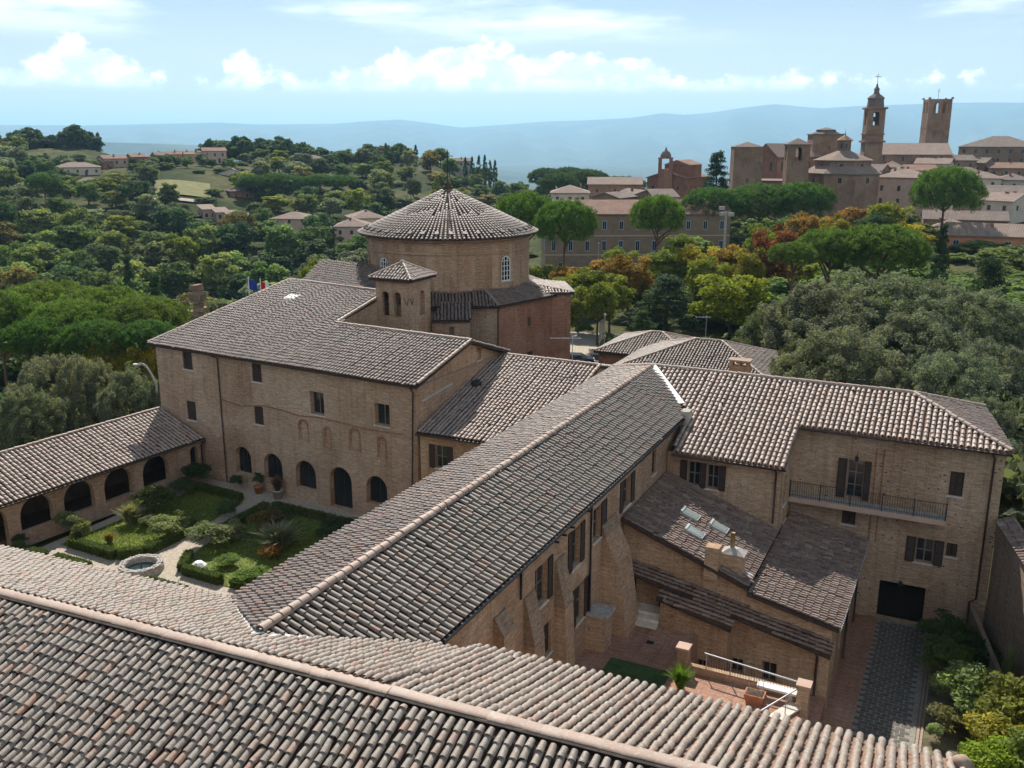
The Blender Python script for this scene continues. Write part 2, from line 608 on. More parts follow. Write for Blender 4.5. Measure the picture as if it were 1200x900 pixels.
# ------------------------------------------------------------------ tiled roofs
def tile_template(L, rl, ru, lift=0.05, n=4, thick=0.022):
    ang = [math.pi * k / n for k in range(n + 1)]
    V = [(rl * math.cos(a), 0.0, rl * 0.9 * math.sin(a) + lift) for a in ang]
    V += [(ru * math.cos(a), L, ru * 0.9 * math.sin(a) + 0.008) for a in ang]
    V += [((rl - thick) * math.cos(a), 0.0, (rl - thick) * 0.86 * math.sin(a) + lift - 0.008) for a in ang]
    V += [V[k] for k in range(n + 1)]
    m = n + 1
    F = []
    for k in range(n):
        F.append((k + 1, k, m + k, m + k + 1))
        F.append((3 * m + k, 3 * m + k + 1, 2 * m + k + 1, 2 * m + k))
    return np.array(V, dtype=np.float64), np.array(F, dtype=np.int32)


class Roof:
    """a tiled roof: part `roof` of its building, with tile sub-parts"""

    def __init__(self, parent, mat, pan, name='roof', t=0.30, e=0.40, rl=0.105, ru=0.086, singles=0, seed=1, lift=0.05, slab=0.14):
        self.parent, self.mat, self.pan, self.name = parent, mat, pan, name
        self.t, self.e, self.rl, self.ru, self.singles, self.lift, self.slab = t, e, rl, ru, singles, lift, slab
        self.base = MB()
        self.rows = []          # (pos, ax, ay, az, length, tint)
        self.rg = np.random.default_rng(seed)
        self.skip = None

    def slope(self, poly, t=None, e=None, bias=0.0):
        """poly: corners, the first two along the eave"""
        t = t or self.t
        e = e or self.e
        P = [Vector(p) for p in poly]
        a = (P[1] - P[0]).normalized()
        nrm = a.cross(P[-1] - P[0])
        if len(P) > 3:
            nrm = a.cross((P[-1] + P[2]) / 2 - (P[0] + P[1]) / 2)
        nrm.normalize()
        if nrm.z < 0:
            nrm = -nrm
        s = nrm.cross(a)
        if s.dot(P[-1] - P[0]) < 0:
            s = -s
        Q = [((p - P[0]).dot(a), (p - P[0]).dot(s)) for p in P]
        lo, hi_ = min(q[0] for q in Q), max(q[0] for q in Q)
        # slab under the tiles, with a ribbed channel surface
        down = Vector((0, 0, -self.slab))
        self.base.hexa([p + down for p in P], P)
        nc = int((hi_ - lo) / t)
        off = lo + ((hi_ - lo) - nc * t) / 2 + t / 2
        strip = self.base
        for k in range(nc):
            ac = off + k * t
            xs = []
            for i in range(len(Q)):
                (x0, y0), (x1, y1) = Q[i], Q[(i + 1) % len(Q)]
                if (x0 <= ac) != (x1 <= ac):
                    xs.append(y0 + (y1 - y0) * (ac - x0) / (x1 - x0))
            xs.sort()
            for j in range(0, len(xs) - 1, 2):
                s0, s1 = xs[j], xs[j + 1]
                if s1 - s0 < 0.12:
                    continue
                # rib under the cover tiles
                p0 = P[0] + a * ac + s * s0
                p1 = P[0] + a * ac + s * s1
                up = nrm * 0.05
                w = a * (t * 0.5)
                strip.quad(p0 - w + nrm * 0.004, p0 + up, p1 + up, p1 - w + nrm * 0.004)
                strip.quad(p0 + up, p0 + w + nrm * 0.004, p1 + w + nrm * 0.004, p1 + up)
                y = s0 - 0.05
                wob = self.rg.normal(0, 0.014)
                while y < s1 - 0.10:
                    L = min(e * 1.16, s1 - y)
                    pos = P[0] + a * (ac + wob + self.rg.normal(0, 0.008)) + s * y + nrm * (0.03 + abs(self.rg.normal(0, 0.008)) + 0.03 * (1 + math.sin(ac * 0.55 + y * 0.4 + 1.7 * math.sin(y * 0.6))) * 0.5)
                    yaw = self.rg.normal(0, 0.03)
                    if self.rg.random() < 0.025:
                        pos = pos - s * 0.09
                        yaw *= 3
                    ax_ = (a + s * yaw).normalized()
                    ay_ = (s - a * yaw).normalized()
                    if self.skip is None or not self.skip(pos):
                        self.rows.append((pos, ax_, ay_, nrm, L, min(1.0, max(0.0, self.rg.random() + bias))))
                    y += e * self.rg.uniform(0.94, 1.06)
        return self

    def finish(self):
        roof = self.base.build(self.name, self.pan, self.parent)
        L0 = self.e * 1.16
        TV, TF = tile_template(L0, self.rl, self.ru, self.lift)
        rows = self.rows
        pick = set()
        if self.singles:
            sc_ = []
            for i, r in enumerate(rows):
                x, y, d = proj(r[0])
                if -5 < x < 1205 and -5 < y < 905:
                    sc_.append((d, i))
            sc_.sort()
            pick = {i for _, i in sc_[:self.singles]}
        rest = [i for i in range(len(rows)) if i not in pick]
        if rest:
            n = len(rest)
            O = np.array([rows[i][0] for i in rest])
            AX = np.array([rows[i][1] for i in rest])
            AY = np.array([rows[i][2] for i in rest])
            AZ = np.array([rows[i][3] for i in rest])
            SL = np.array([rows[i][4] for i in rest]) / L0
            SW = self.rg.uniform(0.92, 1.08, n)
            TI = np.array([rows[i][5] for i in rest])
            V = (O[:, None, :] + AX[:, None, :] * (TV[None, :, 0:1] * SW[:, None, None])
                 + AY[:, None, :] * (TV[None, :, 1:2] * SL[:, None, None])
                 + AZ[:, None, :] * (TV[None, :, 2:3] * SW[:, None, None]))
            k = len(TV)
            F = TF[None, :, :] + (np.arange(n) * k)[:, None, None]
            me = fast_mesh('roof_tiles', V.reshape(-1, 3), F.reshape(-1, 4), np.repeat(TI, k))
            me.materials.append(self.mat)
            o = link(bpy.data.objects.new('roof_tiles', me))
            o.parent = roof
            o['kind'] = 'stuff'
        if pick:
            var = []
            for q in range(12):
                me = fast_mesh('roof_tile', TV, TF, np.full(len(TV), (q + 0.5) / 12))
                me.materials.append(self.mat)
                var.append(me)
            for i in pick:
                p, ax_, ay_, az_, L, ti = rows[i]
                o = bpy.data.objects.new('roof_tile', var[min(11, int(ti * 12))])
                sl = L / L0
                o.matrix_local = Matrix(((ax_.x, ay_.x * sl, az_.x, p.x), (ax_.y, ay_.y * sl, az_.y, p.y),
                                         (ax_.z, ay_.z * sl, az_.z, p.z), (0, 0, 0, 1)))
                o.parent = roof
                COL.objects.link(o)
        self.roof = roof
        return roof


RIDGE_MESH = {}


def ridge_mesh(L, r, ti):
    key = (round(L, 2), round(r, 2), ti)
    if key not in RIDGE_MESH:
        TV, TF = tile_template(L * 1.12, r, r * 0.92, 0.03, 6, 0.03)
        me = fast_mesh('ridge_tile', TV, TF, np.full(len(TV), ti))
        me.materials.append(M['ridge'])
        RIDGE_MESH[key] = me
    return RIDGE_MESH[key]


def ridge_tiles(roof, p, q, r=0.17, L=0.45, mat=None, lift=0.05, flat=1.0):
    """a run of half-round cap tiles, each its own sub-part"""
    p, q = Vector(p), Vector(q)
    d = q - p
    n = max(1, int(d.length / L))
    step = d.length / n
    ay_ = d.normalized()
    ax_ = ay_.cross(Vector((0, 0, 1))).normalized()
    az_ = ax_.cross(ay_)
    for k in range(n):
        o = bpy.data.objects.new('ridge_tile', ridge_mesh(step, r, random.choice((0.1, 0.35, 0.6, 0.85))))
        c = p + ay_ * (step * k) + az_ * lift + Vector((random.gauss(0, 0.008), random.gauss(0, 0.008), random.gauss(0, 0.006)))
        zf = az_ * flat
        o.matrix_local = Matrix(((ax_.x, ay_.x, zf.x, c.x), (ax_.y, ay_.y, zf.y, c.y), (ax_.z, ay_.z, zf.z, c.z), (0, 0, 0, 1)))
        o.parent = roof
        COL.objects.link(o)


def strip(parent, pts, w, mat, name='flashing', lift=0.06):
    """a folded metal or mortar strip along a polyline"""
    mb = MB()
    pts = [Vector(p) + Vector((0, 0, lift)) for p in pts]
    for a, b in zip(pts, pts[1:]):
        d = (b - a).normalized()
        side = d.cross(Vector((0, 0, 1))).normalized()
        up = side.cross(d)
        mb.obox((a + b) / 2, d, side, up, (b - a).length / 2, w / 2, 0.02)
    return mb.build(name, mat, parent)


# ------------------------------------------------------------------ walls and openings
class Wall:
    """a wall plane from A to B (outside on the right hand), with real openings"""

    def __init__(self, A, B):
        self.A, self.B = Vector((*A, 0)), Vector((*B, 0))
        self.d = (self.B - self.A).normalized()
        self.n = Vector((self.d.y, -self.d.x, 0))
        self.L = (self.B - self.A).length
        self.holes = []

    def p(self, s, z, off=0.0):
        q = self.A + self.d * s + self.n * off
        return Vector((q.x, q.y, z))

    @staticmethod
    def outline(s0, s1, z0, z1, arch):
        if not arch:
            return [(s0, z0), (s1, z0), (s1, z1), (s0, z1)]
        r = (s1 - s0) / 2
        rise = min(r, (z1 - z0) * 0.6) if arch is True else arch
        c = (s0 + s1) / 2
        pts = [(s0, z0), (s1, z0)]
        for k in range(0, 13):
            a = math.pi * k / 12
            pts.append((c + r * math.cos(a), z1 - rise + rise * math.sin(a)))
        return pts

    def hole(self, s0, s1, z0, z1, arch=False, depth=0.22, back=False):
        self.holes.append((self.outline(s0, s1, z0, z1, arch), depth, back))
        return self

    def face(self, mb, z0, top, s_range=None):
        """top: height or profile [(s, z), ...] from A to B"""
        s0, s1 = s_range or (0.0, self.L)
        if isinstance(top, (int, float)):
            top = [(s0, top), (s1, top)]
        outer = [(s0, z0), (s1, z0)] + list(reversed(top))
        loops = [outer] + [h[0] for h in self.holes]
        flat = [q for lp in loops for q in lp]
        tris = tessellate_polygon([[Vector((s, z, 0)) for s, z in lp] for lp in loops])
        i = len(mb.v)
        mb.v += [tuple(self.p(s, z)) for s, z in flat]
        for t in tris:
            a, b, c = t
            (ax_, az_), (bx, bz), (cx, cz) = flat[a], flat[b], flat[c]
            if (bx - ax_) * (cz - az_) - (cx - ax_) * (bz - az_) < 0:
                b, c = c, b
            mb.f.append((i + a, i + b, i + c))
        for pts, depth, back in self.holes:
            n = len(pts)
            for k in range(n):
                (sa, za), (sb, zb) = pts[k], pts[(k + 1) % n]
                mb.quad(self.p(sa, za), self.p(sb, zb), self.p(sb, zb, -depth), self.p(sa, za, -depth))
            if back:
                mb.poly([self.p(s, z, -depth) for s, z in pts])
        return mb


def slab_box(w, mb, s0, s1, z0, z1, o0, o1):
    mb.hexa([w.p(s0, z0, o1), w.p(s1, z0, o1), w.p(s1, z0, o0), w.p(s0, z0, o0)],
            [w.p(s0, z1, o1), w.p(s1, z1, o1), w.p(s1, z1, o0), w.p(s0, z1, o0)])


def shutter(w, parent, s0, s1, z0, z1, off, mat=None):
    mb = MB()
    fw = min(0.07, (s1 - s0) * 0.18)
    for (a, b, c, d) in ((s0, s0 + fw, z0, z1), (s1 - fw, s1, z0, z1), (s0 + fw, s1 - fw, z0, z0 + fw), (s0 + fw, s1 - fw, z1 - fw, z1),
                         (s0 + fw, s1 - fw, (z0 + z1) / 2 - fw / 2, (z0 + z1) / 2 + fw / 2)):
        slab_box(w, mb, a, b, c, d, off, off + 0.045)
    z = z0 + fw + 0.02
    while z < z1 - fw - 0.04:
        mb.quad(w.p(s0 + fw, z, off + 0.04), w.p(s1 - fw, z, off + 0.04), w.p(s1 - fw, z + 0.055, off + 0.01), w.p(s0 + fw, z + 0.055, off + 0.01))
        z += 0.06
    mb.quad(w.p(s0 + fw, z0 + fw, off + 0.004), w.p(s1 - fw, z0 + fw, off + 0.004), w.p(s1 - fw, z1 - fw, off + 0.004), w.p(s0 + fw, z1 - fw, off + 0.004))
    return mb.build('shutter', mat or M['wood'], parent)


def window(w, parent, s0, s1, z0, z1, arch=False, depth=0.22, grid=(2, 2), frame=None, closed=False, open_l=0.0, open_r=0.0, sill=True, cut=True, name='window', smat=None):
    """cuts the opening and fills it: frame > pane, shutters, sill"""
    if cut:
        w.hole(s0, s1, z0, z1, arch, depth)
    frame = frame or M['frame']
    o0, o1 = -depth - 0.03, -depth + 0.03
    mb = MB()
    fw = 0.07
    pts = Wall.outline(s0, s1, z0, z1, arch)
    c = ((s0 + s1) / 2, (z0 + z1) / 2)
    n = len(pts)
    inner = [(c[0] + (s - c[0]) * (1 - 2 * fw / (s1 - s0)), c[1] + (z - c[1]) * (1 - 2 * fw / (z1 - z0))) for s, z in pts]
    for k in range(n):
        j = (k + 1) % n
        (a, b), (e, f), (g, h), (u, v) = pts[k], pts[j], inner[j], inner[k]
        mb.quad(w.p(a, b, o1), w.p(e, f, o1), w.p(g, h, o1), w.p(u, v, o1))
        mb.quad(w.p(u, v, o1), w.p(g, h, o1), w.p(g, h, o0), w.p(u, v, o0))
    nx, nz = grid
    for k in range(1, nx):
        s = s0 + (s1 - s0) * k / nx
        slab_box(w, mb, s - 0.03, s + 0.03, z0 + fw, z1 - fw, o0, o1 - 0.004)
    for k in range(1, nz):
        z = z0 + (z1 - z0) * k / nz
        slab_box(w, mb, s0 + fw, s1 - fw, z - 0.022, z + 0.022, o0, o1 - 0.008)
    win = mb.build(name, frame, parent)
    mb = MB()
    mb.poly([w.p(s, z, -depth - 0.012) for s, z in pts])
    mb.build('pane', M['glass'], win)
    if closed:
        m_ = (s0 + s1) / 2
        shutter(w, win, s0 + 0.01, m_ - 0.01, z0 + 0.01, z1 - 0.01, -depth + 0.06, smat)
        shutter(w, win, m_ + 0.01, s1 - 0.01, z0 + 0.01, z1 - 0.01, -depth + 0.06, smat)
    if open_l:
        shutter(w, win, s0 - open_l, s0 - 0.02, z0 - 0.03, z1 + 0.03, 0.012, smat)
    if open_r:
        shutter(w, win, s1 + 0.02, s1 + open_r, z0 - 0.03, z1 + 0.03, 0.012, smat)
    if sill:
        mb = MB()
        slab_box(w, mb, s0 - 0.08, s1 + 0.08, z0 - 0.09, z0 - 0.004, -depth + 0.04, 0.07)
        mb.build('sill', M['stone_pale'], win)
    return win


def pipe(parent, pts, r=0.055, mat=None, name='drainpipe'):
    return MB().tube(pts, r, 7).build(name, mat or M['copper'], parent, smooth=True)


def gutter(parent, a, b, r=0.08, mat=None):
    return MB().tube([a, b], r, 7).build('gutter', mat or M['copper'], parent, smooth=True)


def plain_walls(mb, pts, z0, z1, closed=False):
    """run of plain wall faces, counter-clockwise from above"""
    n = len(pts)
    for k in range(n if closed else n - 1):
        a, b = pts[k], pts[(k + 1) % n]
        mb.quad((a[0], a[1], z0), (b[0], b[1], z0), (b[0], b[1], z1), (a[0], a[1], z1))
    return mb

# ------------------------------------------------------------------ terrain
AZ_T = [-180, -60, -28, -24, -19.5, -14, -10, -5, -2, 0, 5, 10, 15, 19.5, 24, 28, 60, 180]
R_T = [0, 60, 78, 100, 130, 170, 220, 270, 330, 380, 430, 490, 560, 650, 800, 1100, 1600, 2600, 6000, 40000]
H_T = {
    -28: [-.9, -.35, -1, -5, -9, -12, -12, -9, -4, 2, 8, 14, 20, 17, -20, -90, -180, -230, -240, -250],
    -24: [-.9, -.35, -1, -5, -10, -13, -13, -9, -4, 3, 9, 14, 20, 15, -25, -90, -180, -230, -240, -250],
    -19.5: [-.9, -.35, -1, -4, -9, -13, -13, -9, -4, 5, 14, 16, 10, -5, -40, -100, -180, -230, -240, -250],
    -14: [-.9, -.35, -.6, -3, -8, -12, -12, -7, -3, 4, 12, 17, 15, -2, -40, -100, -180, -230, -240, -250],
    -10: [-.9, -.35, -.4, -1.5, -5, -9, -8, -2, 0, 2, 9, 14, 14, 0, -40, -100, -180, -230, -240, -250],
    -5: [-.9, -.35, -.35, -.5, -2, -6, -7, -6, -2, 3, 9, 14, 15, 2, -40, -100, -180, -230, -240, -250],
    -2: [-.9, -.35, -.35, -.35, -1, -3, -5, -6, -5, -2, 2, 5, 4, -8, -45, -100, -180, -230, -240, -250],
    0: [-.9, -.35, -.35, -.35, -.5, -1.5, -3, -4, -4, -3, -2, -2, -6, -20, -50, -110, -190, -230, -240, -250],
    5: [-.9, -.35, -.35, -.35, -.3, -.5, -1, 0, 2, 3, 2, -4, -12, -25, -60, -120, -190, -230, -240, -250],
    10: [-.9, -.35, -.35, -.35, 0, 0, .5, 2, 4, 5, 4, -2, -12, -25, -60, -120, -190, -230, -240, -250],
    15: [-.9, -.35, -.35, -.35, 0, .5, 1.5, 3.5, 6, 8, 9, 6, -4, -20, -60, -120, -190, -230, -240, -250],
    19.5: [-.9, -.35, -.35, -.35, 0, .8, 2, 4, 7, 10, 12, 12, 6, -12, -55, -120, -190, -230, -240, -250],
    24: [-.9, -.35, -.35, -.35, .2, 1, 2.5, 4.5, 7, 10, 13, 14, 10, -8, -50, -110, -190, -230, -240, -250],
    28: [-.9, -.35, -.35, -.35, .3, 1.5, 3, 5, 7, 10, 13, 15, 12, -5, -45, -110, -190, -230, -240, -250],
}
H_T[-60] = H_T[-28]
H_T[-180] = [0, -.35, -.5, -1, -2, -3, -4, -5, -6, -8, -10, -14, -20, -30, -60, -110, -190, -230, -240, -250]
H_T[60] = H_T[28]
H_T[180] = H_T[-180]
HG = np.array([H_T[a] for a in AZ_T])


def ground_h(x, y):
    """height of the land at a point of the plan"""
    r = math.hypot(x, y)
    a = -math.degrees(math.atan2(-x * math.cos(YAW) - y * math.sin(YAW), -x * math.sin(YAW) + y * math.cos(YAW)))
    i = max(0, min(len(AZ_T) - 2, int(np.searchsorted(AZ_T, a)) - 1))
    f = (a - AZ_T[i]) / (AZ_T[i + 1] - AZ_T[i])
    f = min(1, max(0, f))
    f = f * f * (3 - 2 * f)
    h0, h1 = np.interp(r, R_T, HG[i]), np.interp(r, R_T, HG[i + 1])
    h = h0 * (1 - f) + h1 * f
    k = min(1.0, max(0.0, (r - 110) / 120))
    h += k * (1.6 * math.sin(x * .021 + 1.3) * math.cos(y * .027) + 0.8 * math.sin(x * .06 + y * .043))
    return float(h)


def fwd(az_deg, r):
    a = math.radians(az_deg)
    return (_R * math.sin(a) + _fh * math.cos(a)) * r


t_ = MT('land_surface', 0.97, 0.05)
pos = t_.node('ShaderNodeNewGeometry').outputs['Position']
g1 = t_.noise(pos, 0.02, 6, 0.6)
g2 = t_.noise(pos, 0.35, 5, 0.7)
c_ = t_.ramp(g1, [(0.35, (0.025, 0.04, 0.014)), (0.48, (0.045, 0.06, 0.02)), (0.60, (0.11, 0.105, 0.045)), (0.7, (0.045, 0.06, 0.022))])
c_ = t_.mix(t_.maprange(g2, 0.35, 0.65), t_.mix(1.0, c_, (0.6, 0.6, 0.6), 'MULTIPLY'), c_)
t_.color(c_)
t_.bump(g2, 0.8, 0.3)
M['land'] = t_.m

rows_r = [0.5, 20, 40, 55, 66, 78, 88, 100, 115, 130, 150, 170, 195, 220, 245, 270, 300, 330, 355, 380, 405, 430, 460, 490, 525, 560, 600, 650, 720,
          800, 950, 1100, 1350, 1600, 2100, 2600, 4000, 6000, 10000, 16000, 25000, 40000]
NA = 300
V, F = [], []
for r in rows_r:
    for k in range(NA):
        p = fwd(-180 + 360 * k / NA, r)
        V.append((p.x, p.y, ground_h(p.x, p.y) - 0.04))
for i in range(len(rows_r) - 1):
    for k in range(NA):
        j = (k + 1) % NA
        F.append((i * NA + k, i * NA + j, (i + 1) * NA + j, (i + 1) * NA + k))
F = [tuple(reversed(f)) for f in F]
me = bpy.data.meshes.new('ground')
me.from_pydata(V, [], F)
me.update()
me.polygons.foreach_set('use_smooth', [True] * len(me.polygons))
me.materials.append(M['land'])
tag(link(bpy.data.objects.new('ground', me)), kind='structure')

# far ranges of hills
t_ = MT('far_hill_surface', 0.97, 0.05)
pos = t_.node('ShaderNodeNewGeometry').outputs['Position']
g1 = t_.noise(pos, 0.0011, 8, 0.72)
t_.color(t_.ramp(g1, [(0.40, (0.025, 0.04, 0.02)), (0.52, (0.05, 0.065, 0.03)), (0.64, (0.11, 0.105, 0.06))]))
M['farhill'] = t_.m


def hill_range(name, r0, crest, prof, seed, az0=-50, az1=50, rough=1.0):
    """prof: (image x, image y of the crest)"""
    rg = np.random.default_rng(seed)
    xs = [math.degrees(math.atan((x - 600) / 1136)) for x, _ in prof]
    zs = [CAM_H + crest * (165 - y) / 1136 for _, y in prof]
    N, K = 260, 12
    ph = rg.uniform(0, 6.28, 8)
    V, F = [], []
    for i in range(N + 1):
        a = az0 + (az1 - az0) * i / N
        top = np.interp(a, xs, zs)
        for k in range(K + 1):
            f = k / K
            r = r0 + (crest - r0) * f if f <= 0.75 else None
            g = f / 0.75
            if g <= 1:
                rr = r0 + (crest - r0) * g
                sh = g ** 1.25
                wob = sum(math.sin(a * (0.9 + 0.8 * q) + ph[q] + g * (2 + q)) / (1 + q) for q in range(8)) * 0.10 * math.sin(math.pi * min(1, g))
                z = -250 + (top + 250) * max(0.0, sh + wob * rough)
                if g == 1:
                    z = top
            else:
                rr = crest * (1 + (g - 1) * 0.7)
                z = top - (top + 260) * (g - 1) * 3
            z += rg.normal(0, 3.5) * rough if 0 < g < 1 else 0
            p = fwd(a, rr)
            V.append((p.x, p.y, max(z, -258)))
    for i in range(N):
        for k in range(K):
            F.append((i * (K + 1) + k, (i + 1) * (K + 1) + k, (i + 1) * (K + 1) + k + 1, i * (K + 1) + k + 1))
    me = bpy.data.meshes.new(name)
    me.from_pydata(V, [], F)
    me.update()
    me.polygons.foreach_set('use_smooth', [True] * len(me.polygons))
    me.materials.append(M['farhill'])
    return tag(link(bpy.data.objects.new(name, me)), kind='structure')


hill_range('distant_hills', 11000, 19000, [(-700, 140), (-200, 150), (0, 149), (100, 149), (180, 147), (260, 145), (300, 147), (390, 146), (430, 143), (470, 141), (505, 145), (540, 150), (600, 146),
           (640, 143), (680, 142), (740, 139), (775, 134), (800, 136), (830, 134), (865, 129), (905, 125), (935, 128), (960, 130), (1000, 128), (1060, 127), (1100, 126), (1150, 126), (1200, 127), (1400, 124), (1900, 135)], 3)
hill_range('middle_hills', 5200, 7600, [(-700, 172), (0, 176), (60, 168), (110, 166), (180, 168), (240, 170), (300, 176), (420, 186), (560, 196), (640, 205), (760, 208), (900, 200), (1200, 190), (1900, 180)], 9)

# ------------------------------------------------------------------ yards, paths, lawns
DRV = -0.30
def sheet(name, pts, z, mat, kind='structure'):
    mb = MB()
    mb.poly([(x, y, z) for x, y in pts])
    o = mb.build(name, mat)
    return tag(o, kind=kind)


sheet('cloister_path', [(-53.4, 24), (-22.2, 24), (-22.2, 51.2), (-53.2, 52.6)], -0.02, M['gravel'])
sheet('driveway_margin', [(-4.0, 24), (6.5, 24), (3.0, 52.6), (-4.0, 52.6)], DRV + 0.004, m_plain('bare_soil', (0.16, 0.14, 0.085), 0.97, 0.05, 0.4, 1.4, bump=0.7))
sheet('driveway_walk', [(-4.0, 24), (-2.72, 24), (-2.72, 52.6), (-4.0, 52.6)], DRV + 0.012, M['paver'])
sett_bed = sheet('driveway', [(-2.72, 24), (-0.16, 24), (0.06, 52.6), (-2.72, 52.6)], DRV + 0.010, m_plain('pale_joint_mortar', (0.25, 0.23, 0.195), 0.95, 0.1, 0.25, 6.0))
# setts laid across the drive, each a piece of its own
sett_meshes = []
for q in range(5):
    mb = MB()
    w_, h_ = 0.203, 0.106
    j = lambda: random.uniform(-0.012, 0.012)
    b = [(-w_ + j(), -h_ + j(), 0), (w_ + j(), -h_ + j(), 0), (w_ + j(), h_ + j(), 0), (-w_ + j(), h_ + j(), 0)]
    t = [(x * 0.95, y * 0.93, 0.008 + random.uniform(0, 0.004)) for x, y, _ in b]
    mb.hexa(b, t)
    me = bpy.data.meshes.new('sett')
    me.from_pydata(mb.v, [], mb.f)
    me.update()
    box_uv(me)
    me.materials.append(M['sett'])
    sett_meshes.append(me)
n_s = 0
stones = []
y = 31.0
row = 0
while y < 52.4:
    x = -2.50 + (0.22 if row % 2 else 0.0)
    while x < -0.30:
        stones.append((x + random.gauss(0, .008), y + random.gauss(0, .006)))
        x += 0.455
    y += 0.262
    row += 1
for (x, y) in stones[:300]:
    o = bpy.data.objects.new('sett', random.choice(sett_meshes))
    o.location = (x, y, DRV + 0.012)
    o.parent = sett_bed
    COL.objects.link(o)
mb = MB()
for (x, y) in stones[300:]:
    mb.box(x - 0.2, y - 0.105, DRV + 0.002, x + 0.2, y + 0.105, DRV + 0.021 + random.uniform(0, .004))
o = mb.build('setts', M['sett'], sett_bed)
o['kind'] = 'stuff'
mb = MB()
for k in range(72):
    yy = 31 + k * 0.3
    for xx in (-0.10 + (yy - 24) / 28.6 * 0.2,):
        mb.box(xx, yy, DRV + 0.008, xx + 0.11, yy + 0.285, DRV + 0.045)
        mb.box(xx + 0.16, yy, DRV + 0.008, xx + 0.26, yy + 0.285, DRV + 0.04)
o = mb.build('brick_edging', M['ridge'], sett_bed)
o['kind'] = 'stuff'

# raised rear court with a lawn, a paved terrace and a sunk passage behind it
CZ = 3.0
mb = MB()
mb.box(-14.4, 23.0, DRV - 0.3, -9.9, 44.0, CZ)
tag(mb.build('court_paving', M['paver']), kind='structure')
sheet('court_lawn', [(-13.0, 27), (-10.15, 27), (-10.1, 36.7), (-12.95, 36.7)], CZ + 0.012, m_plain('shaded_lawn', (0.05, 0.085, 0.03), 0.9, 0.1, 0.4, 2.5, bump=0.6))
mb = MB()
mb.box(-9.9, 23.0, DRV - 0.3, -4.45, 37.15, CZ - 0.03)
tag(mb.build('terrace_paving', M['paver']), kind='structure')
mb = MB()
mb.box(-9.9, 37.15, DRV - 0.3, -4.0, 41.6, 0.55)
tag(mb.build('passage_paving', M['paver']), kind='structure')

# lawns of the cloister
BEDS = [('cloister_lawn', [(-52.4, 38.6), (-47.3, 38.5), (-46.1, 39.6), (-46.0, 44.2), (-46.9, 50.0), (-51.9, 50.6)]),
        ('cloister_lawn', [(-43.3, 40.7), (-42.0, 38.8), (-23.4, 38.8), (-23.0, 49.3), (-44.2, 49.9), (-44.0, 44.0)]),
        ('cloister_lawn', [(-53.0, 36.6), (-47.2, 36.6), (-45.9, 35.4), (-46.0, 26), (-53.5, 26)]),
        ('cloister_lawn', [(-42.2, 36.9), (-23.0, 36.9), (-23.0, 26), (-43.2, 26), (-43.4, 35.6)])]
for nm, pts in BEDS:
    sheet(nm, pts, 0.03, M['lawn'])
sheet('parking_lot', [tuple(atz(x, y, -0.3)[:2]) for x, y in ((560, 436), (900, 436), (760, 418), (640, 414), (560, 416))], -0.26, M['asphalt'])
sheet('gravel_park', [tuple(atz(x, y, -0.3)[:2]) for x, y in ((600, 417), (745, 417), (740, 392), (640, 388), (600, 395))], -0.27, M['gravel'])

# ------------------------------------------------------------------ foreground wing
fw = thing('convent_wing', (-20, 16, 0), 'long foreground wing seen from above its lichen grey tiled roof and pale ridge', 'building', 'wings of the convent')
mb = MB()
plain_walls(mb, [(-45.6, 6.9), (1.0, 9.3), (1.0, 23.35), (-12.3, 22.9), (-45.6, 20.4)], -0.3, 10.35, True)
mb.poly([(1.0, 9.3, 10.35), (1.0, 18.05, 12.2), (1.0, 23.35, 10.35)])
mb.build('wall', M['brick_mid'], fw)
rf = Roof(fw, M['tile_grey'], M['pan_dark'], singles=200, seed=3, e=0.365, rl=0.104, ru=0.086, t=0.262)
rf.slope([(-46, 6.6, 9.18), (1.3, 9.2, 9.18), (1.3, 18.06, 12.32), (-46, 15.46, 12.32)])
r1 = rf.finish()
rb = Roof(fw, M['tile_buff'], M['pan_warm'], singles=100, seed=4, e=0.36, rl=0.096, ru=0.08, t=0.27, name='roof')
rb.slope([(-46, 20.8, 10.5), (-21.9, 22.37, 10.5), (-17.6, 19.0, 11.95), (-14.0, 22.89, 10.5), (-12.3, 23.0, 10.5), (-12.2, 17.6, 12.4), (-46, 15.65, 12.4)])
rb.slope([(-12.7, 23.38, 10.5), (1.3, 23.9, 10.5), (1.3, 18.25, 12.38), (-13.2, 17.62, 12.38)])
r2 = rb.finish()
# bedded ridge: a band of mortar over pale cap tiles
mb = MB()
for (x0, y0, x1, y1, z) in ((-46, 15.50, -12.1, 17.36, 12.52), (-12.1, 17.42, 1.3, 18.16, 12.48)):
    mbk = MB()
    mbk.hexa([(x0, y0 + .10, 12.0), (x1, y1 + .10, 12.0), (x1, y1 + .44, 12.0), (x0, y0 + .44, 12.0)], [(x0, y0 + .10, z - .06), (x1, y1 + .10, z - .06), (x1, y1 + .36, z - .06), (x0, y0 + .36, z - .06)])
    mbk.build('ridge_bedding', M['pan_dark'], fw)  # dark colour stands for the shadow strip under the ridge band
    mb.hexa([(x0, y0 - .04, z - .06), (x1, y1 - .04, z - .06), (x1, y1 + .42, z - .10), (x0, y0 + .42, z - .10)], [(x0, y0 - .03, z), (x1, y1 - .03, z), (x1, y1 + .40, z - .05), (x0, y0 + .40, z - .05)])
mb.build('ridge_mortar', M['mortar'], fw)
ridge_tiles(r2, (-46, 15.67, 12.49), (-12.1, 17.53, 12.49), 0.20, flat=0.32)
ridge_tiles(r2, (-12.1, 17.59, 12.45), (1.3, 18.33, 12.45), 0.20, flat=0.32)
mb = MB()
mb.lathe([(0.0, 0), (0.24, 0), (0.25, 0.5), (0.22, 0.62), (0.24, 0.66), (0.1, 0.78), (0, 0.8)], (1.12, 23.3, 10.3), 14)
